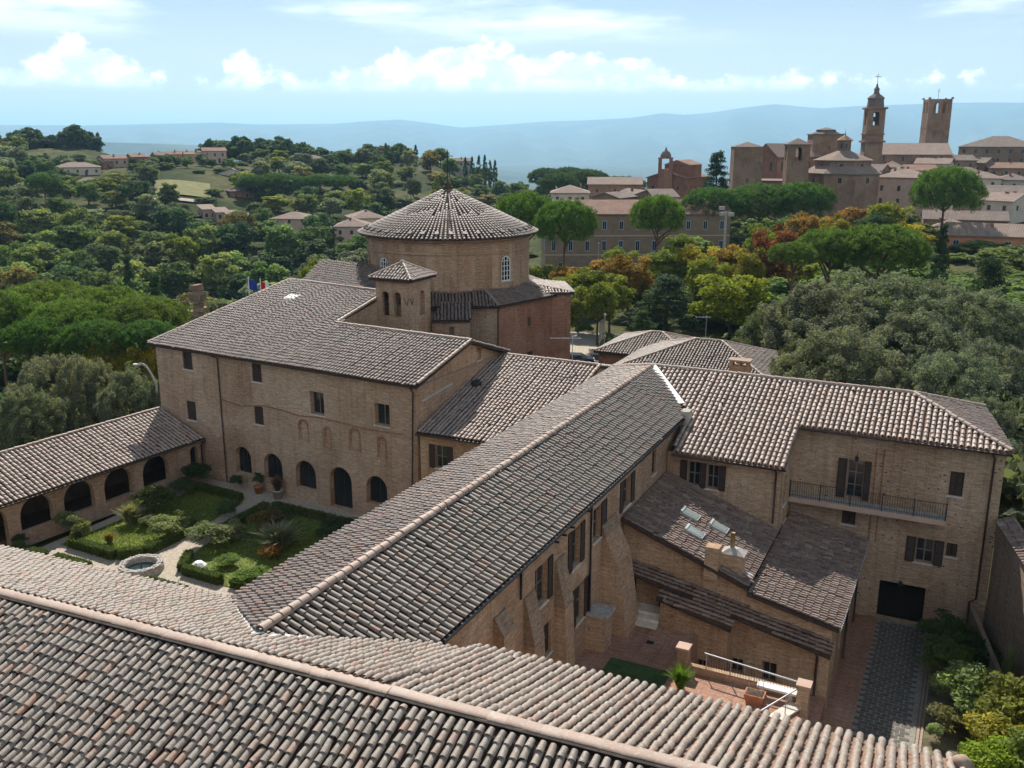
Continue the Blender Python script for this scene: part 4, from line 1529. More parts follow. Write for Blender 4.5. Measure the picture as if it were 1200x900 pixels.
for k in range(8):
    j = (k + 1) % 8
    ro_.slope([oute[k], oute[j], inn[j], inn[k]])
amb = ro_.finish()
for k in range(8):
    ridge_tiles(amb, Vector(oute[k]), Vector(inn[k]), 0.13)
    gutter(ch, Vector(oute[k]) - Vector((0, 0, 0.1)), Vector(oute[(k + 1) % 8]) - Vector((0, 0, 0.1)), 0.07)
for k in (0, 1):
    a = A0 + k * math.pi / 4
    e = Vector((math.cos(a), math.sin(a), 0))
    pipe(ch, [CC + e * (RO + 0.3) + Vector((0, 0, ZE - 0.15)), CC + e * (RO + 0.08) + Vector((0, 0, ZE - 0.6)), CC + e * (RO + 0.08)])
mb = MB()
mb.lathe([(RD, 10.5), (RD, ZT - 1.55), (RD + 0.1, ZT - 1.5), (RD + 0.1, ZT - 1.36), (RD, ZT - 1.3), (RD, ZT - 0.62), (RD + 0.1, ZT - 0.58), (RD + 0.14, ZT - 0.44), (RD + 0.02, ZT - 0.4),
          (RD + 0.04, ZT - 0.2), (RD + 0.45, ZT - 0.04)], CC, 72)
drum = mb.build('drum', M['brick_church'], ch)
# toothed brick piers left in relief
for adeg in (21, -38, -74, 62, 100):
    a = to_cam + math.radians(adeg)
    mb = MB()
    e, tt = Vector((math.cos(a), math.sin(a), 0)), Vector((-math.sin(a), math.cos(a), 0))
    z = ZD + 0.2
    k = 0
    while z < ZT - 1.7:
        hw = 0.48 if k % 2 else 0.36
        mb.obox(CC + e * (RD - 0.06) + Vector((0, 0, z)), tt, e, (0, 0, 1), hw, 0.14, 0.075)
        z += 0.3
        k += 1
    mb.build('toothed_pier', M['brick_church'], drum)


def drum_window(adeg, z0, z1, wd, blind=False):
    a = to_cam + math.radians(adeg)
    e, tt = Vector((math.cos(a), math.sin(a), 0)), Vector((-math.sin(a), math.cos(a), 0))
    p0 = CC + e * (RD + 0.03) - tt * (wd / 2)
    p1 = CC + e * (RD + 0.03) + tt * (wd / 2)
    w = Wall((p0.x, p0.y), (p1.x, p1.y))
    win = window(w, ch, 0.0, wd, z0, z1, arch=True, depth=0.02, grid=(3, 5), frame=M['white'], cut=False, sill=True)
    return win


drum_window(41.5, 13.45, 15.75, 1.15)
drum_window(-49, 13.6, 15.6, 1.15)
# conical roof: courses of tiles running to the point, fewer towards the top
RC = RD + 0.72
cone = MB().lathe([(RC, ZT - 0.16), (RC, ZT - 0.05), (0.25, ZA - 0.1), (0.0, ZA)], CC, 72).build('cone_roof', M['pan_dark'], ch)
sl = math.hypot(RC, ZA - ZT)
TVc, TFc = tile_template(0.46, 0.13, 0.105, 0.05)
NC = 128
OO, AXX, AYY, AZZ, TI, SW = [], [], [], [], [], []
for k in range(NC):
    lim = 0.97 if k % 8 == 0 else (0.86 if k % 4 == 0 else (0.70 if k % 2 == 0 else 0.46)) + random.uniform(-.07, .07)
    a = 2 * math.pi * k / NC
    e, tt = Vector((math.cos(a), math.sin(a), 0)), Vector((-math.sin(a), math.cos(a), 0))
    up = (-e * RC + Vector((0, 0, ZA - ZT))).normalized()
    nn = tt.cross(up)
    if nn.z < 0:
        nn = -nn
    s_ = -0.12
    while s_ < sl * lim:
        p = CC + e * RC + Vector((0, 0, ZT)) + up * s_ + nn * 0.02
        OO.append(p); AXX.append(tt); AYY.append(up); AZZ.append(nn); TI.append(random.random()); SW.append(random.uniform(0.95, 1.05) * (1.0 + 0.35 * max(0, s_ / sl - 0.2)))
        s_ += 0.40 * random.uniform(0.95, 1.05)
OO, AXX, AYY, AZZ, SW = map(np.array, (OO, AXX, AYY, AZZ, SW))
Vc = OO[:, None, :] + AXX[:, None, :] * (TVc[None, :, 0:1] * SW[:, None, None]) + AYY[:, None, :] * TVc[None, :, 1:2] + AZZ[:, None, :] * TVc[None, :, 2:3]
Fc = TFc[None] + (np.arange(len(OO)) * len(TVc))[:, None, None]
me = fast_mesh('roof_tiles', Vc.reshape(-1, 3), Fc.reshape(-1, 4), np.repeat(np.array(TI), len(TVc)))
me.materials.append(M['tile_mid'])
o = link(bpy.data.objects.new('roof_tiles', me))
o.parent = cone
o['kind'] = 'stuff'
for k in range(40):
    a = 2 * math.pi * (k + 0.5) / 40
    e, tt = Vector((math.cos(a), math.sin(a), 0)), Vector((-math.sin(a), math.cos(a), 0))
    up = (-e * RC + Vector((0, 0, ZA - ZT))).normalized()
    nn = tt.cross(up)
    nn = nn if nn.z > 0 else -nn
    c = CC + e * RC + Vector((0, 0, ZT)) + up * 0.75 + nn * 0.14
    mb = MB()
    mb.obox(c, tt, up, nn, 0.17, 0.22, 0.10)
    mb.build('snow_guard', M['wood'], cone)
mb = MB()
mb.lathe([(0.75, -0.25), (0.55, 0.1), (0.5, 0.4), (0.3, 0.55), (0.34, 0.7), (0.12, 0.95), (0.05, 1.1)], CC + Vector((0, 0, ZA - 0.25)), 12)
fin = mb.build('finial', m_plain('mossy_finial', (0.09, 0.065, 0.035), 0.9, 0.2, 0.4, 5.0), ch)
mb = MB()
mb.tube([CC + Vector((0, 0, ZA + 0.7)), CC + Vector((0, 0, ZA + 3.6))], 0.05, 6)
mb.tube([CC + _R * -0.55 + Vector((0, 0, ZA + 3.0)), CC + _R * 0.55 + Vector((0, 0, ZA + 3.0))], 0.045, 6)
mb.tube([CC + _R * -0.3 + Vector((0, 0, ZA + 2.2)), CC + _R * 0.3 + Vector((0, 0, ZA + 2.2))], 0.025, 6)
mb.build('cross', M['iron'], fin)
# side chapel beyond, at the right
p = Vector(octp[1]) if False else Vector((octp[1][0], octp[1][1], 0))
mb = MB()
sc0 = at(652, 340, 91)
d1 = Vector((math.cos(A0 + math.pi / 4 + 0.4), math.sin(A0 + math.pi / 4 + 0.4), 0))
d2 = Vector((-d1.y, d1.x, 0))
b = [sc0 - d1 * 4 - d2 * 1.5, sc0 + d1 * 1.2 - d2 * 1.5, sc0 + d1 * 1.2 + d2 * 5, sc0 - d1 * 4 + d2 * 5]
mb.hexa([(q.x, q.y, -0.4) for q in b], [(q.x, q.y, 11.9) for q in b])
mb.build('chapel_wall', M['brick_red'], ch)
rk = Roof(ch, M['tile_rose'], M['pan_dark'], seed=23, name='chapel_roof')
z_ = 11.95
bb = [(q.x, q.y, z_) for q in (sc0 - d1 * 4.3 - d2 * 1.8, sc0 + d1 * 1.5 - d2 * 1.8, sc0 + d1 * 1.5 + d2 * 5.3, sc0 - d1 * 4.3 + d2 * 5.3)]
top0, top1 = sc0 - d1 * 4.3 + d2 * 1.2, sc0 - d1 * 4.3 + d2 * 2.2
rk.slope([bb[0], bb[1], (top0.x, top0.y, z_ + 0.9)])
rk.slope([bb[1], bb[2], (top1.x, top1.y, z_ + 0.9), (top0.x, top0.y, z_ + 0.9)])
rk.slope([bb[2], bb[3], (top1.x, top1.y, z_ + 0.9)])
rk.finish()
# link roof between the turret and the ambulatory
rk = Roof(ch, M['tile_mid'], M['pan_dark'], seed=24, name='link_roof')
rk.slope([(-40.4, 66.8, 11.3), (-37.6, 68.4, 11.3), (-38.9, 71.2, 12.35), (-41.2, 69.9, 12.35)])
rk.finish()
mb = MB()
wlk = Wall((-40.5, 67.0), (-37.8, 68.55))
window(wlk, ch, 1.4, 1.9, 9.9, 10.8, sill=False, grid=(1, 1))
wlk.face(mb, -0.4, 11.25)
mb.quad((-37.8, 68.55, -.4), (-39.0, 71.0, -.4), (-39.0, 71.0, 11.9), (-37.8, 68.55, 11.25))
mb.build('link_wall', M['rubble'], ch)
# nave roof stub left of the turret
rk = Roof(ch, M['tile_mid'], M['pan_dark'], seed=25, name='nave_roof')
rk.slope([(-56, 68.6, 12.9), (-44.6, 66.9, 12.6), (-46.5, 73, 14.7), (-57, 74, 14.7)])
rk.finish()

bt = thing('bell_turret', (-42.4, 65.6, 0), 'small square brick bell turret with twin arches and pyramid tile roof before the round church', 'bell tower')
X0, X1, Y0, Y1 = -44.0, -40.75, 64.0, 67.25
zE = 14.95
mb = MB()
wS = Wall((X0, Y0), (X1, Y0))
wE = Wall((X1, Y0), (X1, Y1))
for (s0, s1) in ((0.55, 1.25), (1.72, 2.42)):
    wS.hole(s0, s1, 12.0, 14.05, True, 0.4)
wE.hole(1.5, 2.35, 12.0, 14.05, True, 0.4)
wS.face(mb, 0, zE)
wE.face(mb, 0, zE)
wN = Wall((X1, Y1), (X0, Y1))
wW = Wall((X0, Y1), (X0, Y0))
wN.hole(0.8, 2.4, 12.0, 14.05, True, 0.4)
wN.face(mb, 0, zE)
wW.face(mb, 0, zE)
mb.build('wall', M['brick_church'], bt)
MB().box(X0 + .2, Y0 + .2, 11.6, X1 - .2, Y1 - .2, 11.8).build('bell_floor', M['dark'], bt)
MB().box(X0 + 1.3, Y0 + .9, 11.8, X1 - .4, Y1 - .4, 14.4).build('inner_pier', M['brick_church'], bt)
for cx in (X0 + 0.9, X0 + 2.07):
    mb = MB()
    mb.lathe([(0.0, 0.42), (0.1, 0.4), (0.16, 0.15), (0.2, -0.05), (0.27, -0.2), (0.0, -0.18)], (cx, Y0 + 0.55, 13.2), 12)
    mb.build('bell', M['copper'], bt, smooth=True)
MB().box(X0 - .12, Y0 - .12, zE - .12, X1 + .12, Y1 + .12, zE + .12).build('cornice', M['brick_red'], bt)
rk = Roof(bt, M['tile_rose'], M['pan_dark'], seed=26, e=0.4)
E4 = [(X0 - .4, Y0 - .4, zE + .15), (X1 + .4, Y0 - .4, zE + .15), (X1 + .4, Y1 + .4, zE + .15), (X0 - .4, Y1 + .4, zE + .15)]
ap = ((X0 + X1) / 2, (Y0 + Y1) / 2, zE + 1.25)
for k in range(4):
    rk.slope([E4[k], E4[(k + 1) % 4], ap])
rko = rk.finish()
for k in range(4):
    ridge_tiles(rko, Vector(E4[k]) + Vector((0, 0, .05)), Vector(ap) + Vector((0, 0, .05)), 0.13)
MB().lathe([(0.2, 0), (0.22, 0.2), (0.08, 0.3), (0, 0.34)], ap, 8).build('finial', M['stone'], bt)
# iron tie anchors in the shape of a V
for (w_, s_) in ((wS, 3.0), (wE, 0.35)):
    mb = MB()
    sgn = -1 if w_ is wS else 1
    mb.tube([w_.p(s_ - 0.3, 13.6, 0.03), w_.p(s_, 13.05, 0.03)], 0.03, 5)
    mb.tube([w_.p(s_ + 0.18, 13.6, 0.03), w_.p(s_, 13.05, 0.03)], 0.03, 5)
    mb.build('tie_anchor', M['iron'], bt)

# ------------------------------------------------------------------ low buildings behind the right wing
def hip_house(root, x0, x1, y0, y1, ze, zr, wallm, tile, pan, seed, over=0.4, singles=0, base=-0.4):
    mb = MB()
    plain_walls(mb, [(x0, y0), (x1, y0), (x1, y1), (x0, y1)], base, ze, True)
    mb.build('wall', wallm, root)
    r = Roof(root, tile, pan, seed=seed, singles=singles)
    a, b, c, d = x0 - over, x1 + over, y0 - over, y1 + over
    ym, hw = (c + d) / 2, (d - c) / 2
    P0, P1 = (a + hw, ym, zr), (b - hw, ym, zr)
    if P1[0] <= P0[0]:
        P0 = P1 = ((a + b) / 2, ym, zr)
    r.slope([(a, c, ze), (b, c, ze), P1, P0] if P0 != P1 else [(a, c, ze), (b, c, ze), P0])
    r.slope([(b, d, ze), (a, d, ze), P0, P1] if P0 != P1 else [(b, d, ze), (a, d, ze), P0])
    r.slope([(b, c, ze), (b, d, ze), P1])
    r.slope([(a, d, ze), (a, c, ze), P0])
    ro = r.finish()
    for q, e in ((P0, (a, c)), (P0, (a, d)), (P1, (b, c)), (P1, (b, d))):
        ridge_tiles(ro, (*e, ze + 0.05), (q[0], q[1], q[2] + 0.05), 0.14)
    if P0 != P1:
        ridge_tiles(ro, (P0[0], P0[1], zr + 0.05), (P1[0], P1[1], zr + 0.05), 0.14)
    return ro


h1 = thing('outbuilding', (-22, 88, 0), 'low hipped outbuilding with pale tiles just behind the right wing roof', 'building', 'outbuildings')
hip_house(h1, -29.6, -14.7, 81.9, 94.3, 5.0, 7.3, M['brick_red'], M['tile_buff'], M['pan_dark'], 31)
c = atz(867, 434, 9.2)
o = MB().box(c.x - 0.75, c.y - 0.4, 8.0, c.x + 0.75, c.y + 0.4, 9.6)
chh = thing('roof_chimney', (c.x, c.y, 8.6), 'wide brick chimney with slotted cap rising behind the pale right wing ridge', 'chimney')
o.build('stack', M['brick_mid'], chh)
for dx in (-0.6, 0.0, 0.6):
    MB().box(c.x + dx - 0.1, c.y - 0.35, 9.6, c.x + dx + 0.1, c.y + 0.35, 9.95).build('cap_pier', M['brick_mid'], chh)
MB().box(c.x - 0.85, c.y - 0.5, 9.95, c.x + 0.85, c.y + 0.5, 10.07).build('cap', M['mortar'], chh)
h2 = thing('outbuilding', (-30, 95, 0), 'small hipped outbuilding beside the car park, left of the larger pale hip roof', 'building', 'outbuildings')
hip_house(h2, -34.4, -24.5, 90.6, 99.4, 4.6, 6.2, M['brick_red'], M['tile_buff'], M['pan_dark'], 32)

# ------------------------------------------------------------------ garden wall on the right
gw = thing('garden_wall', (4, 44, 0), 'tall rubble garden wall with a red tile coping running down the right edge', 'wall')
ga, gb = Vector((2.62, 52.6, 0)), Vector((7.4, 31.0, 0))
gd_ = (gb - ga).normalized()
gn = Vector((-gd_.y, gd_.x, 0))
mb = MB()
mb.hexa([(*(ga)[:2], -0.5), (*(gb)[:2], -0.5), (*(gb + gn * 0.6)[:2], -0.5), (*(ga + gn * 0.6)[:2], -0.5)],
        [(*(ga)[:2], 6.6), (*(gb)[:2], 6.5), (*(gb + gn * 0.6)[:2], 6.5), (*(ga + gn * 0.6)[:2], 6.6)])
mb.build('masonry', M['rubble'], gw)
cp = Roof(gw, M['tile_red'], M['pan_warm'], seed=33, name='coping', singles=40, slab=0.06)
e0, e1 = ga - gn * 0.12, gb - gn * 0.12
f0, f1 = ga + gn * 0.75, gb + gn * 0.75
cp.slope([(e0.x, e0.y, 6.64), (e1.x, e1.y, 6.54), (f1.x, f1.y, 6.8), (f0.x, f0.y, 6.9)])
cp.finish()
mb = MB()
k0, k1 = ga - gn * 0.75, gb - gn * 0.75
mb.hexa([(*(k0)[:2], -0.5), (*(k1)[:2], -0.5), (*(k1 + gn * 0.22)[:2], -0.5), (*(k0 + gn * 0.22)[:2], -0.5)],
        [(*(k0)[:2], 1.5), (*(k1)[:2], 0.5), (*(k1 + gn * 0.22)[:2], 0.5), (*(k0 + gn * 0.22)[:2], 1.5)])
mb.build('planter_kerb', M['rubble'], gw)

# ------------------------------------------------------------------ terrace parapets, pillars, railing, bench, planter
def brick_pillar(x, y, z0, z1, lab):
    p = thing('brick_pillar', (x, y, z0), lab, 'pillar', 'terrace pillars')
    MB().box(x - .24, y - .24, z0, x + .24, y + .24, z1).build('shaft', M['brick_mid'], p)
    MB().box(x - .3, y - .3, z1, x + .3, y + .3, z1 + .09).build('cap', M['stucco_pink'], p)


brick_pillar(-9.75, 37.25, CZ - 0.1, CZ + 1.05, 'brick pillar with flat cap between the court lawn and the terrace')
brick_pillar(-4.4, 36.55, -0.3, CZ + 1.05, 'tall brick pillar with flat cap at the terrace corner over the drive')
tw = thing('terrace_wall', (-7, 37, 0), 'low brick terrace parapet wall with stone edging above the drive', 'wall')
MB().box(-9.6, 37.1, -0.3, -4.6, 37.35, CZ + 0.32).build('parapet', M['brick_mid'], tw)
mb = MB()
mb.hexa([(-4.45, 36.4, -0.3), (-5.9, 33.2, -0.3), (-6.1, 33.3, -0.3), (-4.65, 36.5, -0.3)], [(-4.45, 36.4, CZ + .02), (-5.9, 33.2, CZ + .02), (-6.1, 33.3, CZ + .02), (-4.65, 36.5, CZ + .02)])
mb.build('retaining_wall', M['brick_mid'], tw)
mb = MB()
mb.hexa([(-4.4, 36.35, CZ + .02), (-5.85, 33.15, CZ + .02), (-6.35, 33.4, CZ + .02), (-4.9, 36.6, CZ + .02)], [(-4.4, 36.35, CZ + .1), (-5.85, 33.15, CZ + .1), (-6.35, 33.4, CZ + .1), (-4.9, 36.6, CZ + .1)])
mb.build('stone_edge', M['stone_pale'], tw)
rl = thing('railing', (-7, 37, CZ), 'pale metal handrail running along the terrace parapet to the corner pillar', 'railing')
MB().tube([(-8.8, 37.22, CZ + 1.02), (-4.6, 36.75, CZ + 0.98)], 0.035, 6).build('handrail', M['steel'], rl)
MB().tube([(-4.55, 36.45, CZ + 0.95), (-6.0, 33.3, CZ + 0.95)], 0.035, 6).build('handrail', M['steel'], rl)
for (x, y) in ((-8.7, 37.2), (-7.6, 37.1), (-4.95, 35.6), (-5.75, 33.85)):
    MB().tube([(x, y, CZ), (x, y, CZ + 1.0)], 0.025, 6).build('post', M['steel'], rl)
mb = MB()
for k in range(34):
    x = -8.7 + k * 0.12
    mb.tube([(x, 37.2 - k * 0.0135, CZ + 0.35), (x, 37.2 - k * 0.0135, CZ + 0.98)], 0.008, 4, cap=False)
mb.build('bars', M['iron'], rl)
bn = thing('stone_bench', (-5.6, 36.75, CZ), 'white stone bench against the terrace parapet beside the corner pillar', 'bench')
MB().box(-6.35, 36.6, CZ + 0.36, -4.7, 37.0, CZ + 0.46).build('seat', M['white'], bn)
for x in (-6.15, -4.95):
    MB().box(x - .1, 36.65, CZ - 0.04, x + .1, 36.95, CZ + 0.36).build('leg', M['stone_pale'], bn)
pl = thing('planter', (-6.1, 34.6, CZ), 'terracotta trough planter with a wire trellis on the sunny terrace', 'planter')
c = atz(884, 822, CZ)
mb = MB()
mb.hexa([(c.x - .32, c.y - .22, CZ - .03), (c.x + .32, c.y - .22, CZ - .03), (c.x + .32, c.y + .22, CZ - .03), (c.x - .32, c.y + .22, CZ - .03)],
        [(c.x - .42, c.y - .3, CZ + .42), (c.x + .42, c.y - .3, CZ + .42), (c.x + .42, c.y + .3, CZ + .42), (c.x - .42, c.y + .3, CZ + .42)])
tr = mb.build('trough', M['terracotta'], pl)
MB().box(c.x - .36, c.y - .25, CZ + .41, c.x + .36, c.y + .25, CZ + .43).build('soil', M['bark'], pl)
mb = MB()
for k in range(4):
    mb.tube([(c.x - .3 + k * .2, c.y + .1, CZ + .4), (c.x - .3 + k * .2, c.y + .2, CZ + 1.0)], 0.012, 4)
mb.tube([(c.x - .34, c.y + .2, CZ + 1.0), (c.x + .34, c.y + .2, CZ + 1.0)], 0.015, 4)
mb.tube([(c.x - .34, c.y + .15, CZ + .7), (c.x + .34, c.y + .15, CZ + .7)], 0.012, 4)
mb.build('trellis', M['steel'], pl)
st = thing('stone_steps', (-12.2, 40.6, CZ), 'two shallow stone steps below the annex porch door in the court', 'steps')
for k in range(3):
    MB().box(-13.5, 40.0 + k * 0.4, CZ - 0.05, -11.9, 41.6, CZ + 0.14 * (k + 1) - 0.003 * k).build('step', M['stone_pale'], st)
dg = MB().box(-11.95, 38.6, CZ + 0.004, -11.6, 38.9, CZ + 0.02).build('drain_grate', M['iron'])
tag(dg, 'small dark square drain grate in the court paving', 'drain')

# ------------------------------------------------------------------ cloister fountain and pots
ft = thing('fountain', (-44.6, 38.15, 0), 'round pebble rimmed stone fountain basin where the garden paths meet', 'fountain')
FC = Vector((-44.6, 38.15, 0))
MB().lathe([(0.93, -0.2), (0.93, 0.42), (1.0, 0.47), (1.25, 0.45), (1.34, 0.36), (1.36, -0.02)], FC, 40).build('basin', M['stone'], ft)
rock = MB()
for k in range(46):
    a = 2 * math.pi * k / 46
    for rr in (1.06, 1.24):
        r_ = rr + random.uniform(-.04, .04)
        rock.obox(FC + Vector((math.cos(a + rr) * r_, math.sin(a + rr) * r_, 0.45)), (math.cos(a), math.sin(a), 0), (-math.sin(a), math.cos(a), 0), (0, 0, 1), 0.075, 0.07, random.uniform(.04, .08))
o = rock.build('rim_stones', M['stone'], ft)
o['kind'] = 'stuff'
t_ = MT('still_water', 0.04, 0.6)
t_.color((0.02, 0.045, 0.05))
M['water'] = t_.m
MB().lathe([(0.0, 0.12), (0.93, 0.12)], FC, 40).build('water', M['water'], ft)
MB().tube([FC + Vector((0, 0, 0)), FC + Vector((0, 0, .5))], .04, 6).build('spout', M['iron'], ft)
rk_ = MB()
c = atz(233, 661, 0.15)
rk_.lathe([(0.0, 0.3), (0.25, 0.26), (0.5, 0.05), (0.55, -0.1)], (c.x, c.y, 0.05), 7)
tag(rk_.build('garden_rock', M['white']), 'white flat rock lying at the edge of the right cloister bed', 'rock')
def pot(c, r, h, lab, mat):
    p = thing('flower_pot', c, lab, 'pot', 'garden pots')
    MB().lathe([(0.0, 0), (r * .7, 0), (r, h), (r * 1.08, h), (r * 1.08, h * .88), (r * .9, h * .86), (0, h * .86)], c, 14).build('pot', mat, p, smooth=True)
    return p
c = Vector((-45.0, 51.6, 0))
pot(c, .42, .7, 'large pale flower pot by the arched wall of the left wing', M['stucco_grey'])
pot(Vector((-47.0, 51.8, 0)), .36, .6, 'terracotta flower pot beside the large pale pot at the left wing', M['terracotta'])

# ------------------------------------------------------------------ buildings of the town and the hillside
def lobj(mb, name, mat, parent, uv=True, smooth=False):
    o = mb.build(name, mat, None, smooth, uv)
    o.parent = parent
    return o


WIN_ME = {}


def win_mesh(kind):
    """far window: a framed dark pane standing in its surround, front towards -Y, unit size"""
    if kind in WIN_ME:
        return WIN_ME[kind]
    fr = {'dark': M['frame'], 'white': M['white'], 'green': m_plain('green_shutter', (0.06, 0.10, 0.075), 0.6, 0.3, 0.2, 5.0), 'blue': m_plain('blue_grey_shutter', (0.30, 0.36, 0.42), 0.6, 0.3, 0.1, 5.0)}[kind]
    mb = MB()
    for (a, b, c, d) in ((-.5, -.38, 0, 1), (.38, .5, 0, 1), (-.38, .38, 0, .07), (-.38, .38, .93, 1), (-.03, .03, .07, .93)):
        mb.box(a, -.06, c, b, .02, d)
    me = bpy.data.meshes.new('window')
    me.from_pydata(mb.v, [], mb.f)
    me.materials.append(fr)
    mb = MB()
    mb.box(-.4, -.035, .05, .4, .02, .95)
    m2 = bpy.data.meshes.new('pane')
    m2.from_pydata(mb.v, [], mb.f)
    m2.materials.append(M['glass'])
    WIN_ME[kind] = (me, m2)
    return WIN_ME[kind]


def far_window(root, x, y, z, rz, w, h, kind='dark'):
    a, b = win_mesh(kind)
    o = link(bpy.data.objects.new('window', a))
    o.parent = root
    o.location = (x, y, z)
    o.rotation_euler = (0, 0, rz)
    o.scale = (w, 1, h)
    q = link(bpy.data.objects.new('pane', b))
    q.parent = o


def zpx(px, py, d):
    return at(px, py, d).z


def bearing_root(name, px, d, base, label, cat, group, rot):
    p = at(px, 165, d)
    v = Vector((p.x, p.y, 0)).normalized()
    rz = math.atan2(v.y, v.x) - math.pi / 2 + math.radians(rot)
    return thing(name, (p.x, p.y, base), label, cat, group, rz)


def gable_roof(mb, w, dp, ze, zr, over=0.4, axis='x', t=0.18):
    a, b = w / 2 + over, dp / 2 + over
    if axis == 'x':
        s = [[(-a, -b, ze), (a, -b, ze), (a, 0, zr), (-a, 0, zr)], [(a, b, ze), (-a, b, ze), (-a, 0, zr), (a, 0, zr)]]
    else:
        s = [[(-a, b, ze), (-a, -b, ze), (0, -b, zr), (0, b, zr)], [(a, -b, ze), (a, b, ze), (0, b, zr), (0, -b, zr)]]
    for q in s:
        mb.hexa([(x, y, z - t) for x, y, z in q], q)


def hip_roof(mb, w, dp, ze, zr, over=0.4, t=0.18):
    a, b = w / 2 + over, dp / 2 + over
    if a >= b:
        P, Q = (-(a - b), 0, zr), (a - b, 0, zr)
        s = [[(-a, -b, ze), (a, -b, ze), Q, P], [(a, b, ze), (-a, b, ze), P, Q], [(a, -b, ze), (a, b, ze), Q], [(-a, b, ze), (-a, -b, ze), P]]
    else:
        P, Q = (0, -(b - a), zr), (0, b - a, zr)
        s = [[(-a, b, ze), (-a, -b, ze), P, Q], [(a, -b, ze), (a, b, ze), Q, P], [(-a, -b, ze), (a, -b, ze), P], [(a, b, ze), (-a, b, ze), Q]]
    if a == b:
        P = (0, 0, zr)
        s = [[(-a, -b, ze), (a, -b, ze), P], [(a, -b, ze), (a, b, ze), P], [(a, b, ze), (-a, b, ze), P], [(-a, b, ze), (-a, -b, ze), P]]
    for q in s:
        if len(set(q)) < 3:
            continue
        mb.hexa([(x, y, z - t) for x, y, z in q], q)


def house(px, d, wpx, y_eave, y_base, label, dp=9.0, rot=0.0, roof='gable', axis='x', rise=None, wall='stucco_pink', rmat='farroof_red',
          rows=None, side=None, kind='dark', name='house', cat='house', group='houses', chimneys=1, door=True, w=None, base=None):
    """rows: list of (height above the ground, window height, window width, count) on the front; side likewise on both flanks"""
    zb = zpx(px, y_base, d) if base is None else base
    ze = zpx(px, y_eave, d) - zb
    w = w or wpx * d / FPX
    root = bearing_root(name, px, d, zb, label, cat, group, rot)
    rise = rise if rise is not None else (dp if axis == 'x' else w) * 0.17
    mb = MB()
    plain_walls(mb, [(-w / 2, -dp / 2), (w / 2, -dp / 2), (w / 2, dp / 2), (-w / 2, dp / 2)], -6.0, ze, True)
    if roof == 'gable':
        if axis == 'x':
            for s in (-1, 1):
                mb.poly([(s * w / 2, -dp / 2, ze), (s * w / 2, dp / 2, ze), (s * w / 2, 0, ze + rise)])
        else:
            for s in (-1, 1):
                mb.poly([(-w / 2, s * dp / 2, ze), (w / 2, s * dp / 2, ze), (0, s * dp / 2, ze + rise)])
    lobj(mb, 'wall', M[wall], root)
    mb = MB()
    if roof == 'gable':
        gable_roof(mb, w, dp, ze + 0.12, ze + rise + 0.12, axis=axis)
    elif roof == 'hip':
        hip_roof(mb, w, dp, ze + 0.1, ze + rise + 0.1)
    elif roof == 'shed':
        a, b = w / 2 + 0.4, dp / 2 + 0.4
        q = [(-a, -b, ze + 0.1), (a, -b, ze + 0.1), (a, b, ze + rise), (-a, b, ze + rise)]
        mb.hexa([(x, y, z - 0.18) for x, y, z in q], q)
    rfo = lobj(mb, 'roof', M[rmat], root)
    rg = random.Random(int(px * 7 + d))
    for k in range(chimneys):
        cx, cy = rg.uniform(-w * .35, w * .35), rg.uniform(-dp * .2, dp * .3)
        mb = MB()
        zt = ze + rise * 0.6
        mb.box(cx - .3, cy - .3, zt - 0.9, cx + .3, cy + .3, zt + 1.0)
        mb.box(cx - .38, cy - .38, zt + 1.0, cx + .38, cy + .38, zt + 1.12)
        lobj(mb, 'chimney', M['brick_town_red'], rfo)
    if rows is None:
        n = max(1, int(w / 3.2))
        rows = [(max(0.9, ze - 2.3), 1.3, 0.95, n)] + ([(ze - 5.2, 1.3, 0.95, n)] if ze > 5.6 else [])
    for (z, h, ww, n) in rows:
        for k in range(n):
            far_window(root, -w / 2 + w * (k + 0.5) / n, -dp / 2, z, 0, ww, h, kind)
    if side is None:
        side = [(z, h, ww, max(1, int(dp / 4))) for (z, h, ww, n) in rows]
    for (z, h, ww, n) in side:
        for k in range(n):
            yy = -dp / 2 + dp * (k + 0.5) / n
            far_window(root, w / 2, yy, z, math.pi / 2, ww, h, kind)
            far_window(root, -w / 2, yy, z, -math.pi / 2, ww, h, kind)
    if door:
        mb = MB()
        mb.box(w * 0.18 - 0.5, -dp / 2 - 0.05, 0, w * 0.18 + 0.5, -dp / 2 + 0.02, 2.1)
        lobj(mb, 'door', M['wood'], root)
    return root, w, ze, rise


# --- hillside on the left
G = 'houses on the hillside'
house(130, 440, 28, 186, 201, 'pink hillside house with a red roof at the crest beside the dark wood', dp=9, rot=20, wall='stucco_pink', group=G)
house(120, 436, 12, 190, 201, 'small reddish house joined left of the pink crest house', dp=8, rot=20, wall='brick_town_red', group=G)
for k, (x, ye, yb, r) in enumerate(((158, 184, 198, 15), (172, 186, 198, -8), (187, 182, 196, 12), (203, 181, 195, -5), (216, 181, 194, 10), (231, 180, 194, -10), (249, 177, 191, 8))):
    house(x, 445 + (k % 3) * 8, 17 if k < 6 else 26, ye, yb,
          ['leftmost small brick house in the crest row', 'second house from the left in the crest row, roof turned away', 'third house from the left in the crest row', 'middle house of the crest row with low red roof',
           'fifth house from the left in the crest row', 'sixth house from the left in the crest row, pale walls', 'rightmost and widest house of the crest row below dark trees'][k],
          dp=9, rot=r, wall=['brick_town_red', 'stucco_pink', 'brick_town_red', 'stucco_orange', 'stucco_pink', 'stucco_cream', 'stucco_pink'][k], rmat=['farroof_red', 'farroof_red', 'farroof_grey', 'farroof_red', 'farroof_red', 'farroof_pale', 'farroof_red'][k], group=G, axis='y' if k in (1, 5) else 'x')
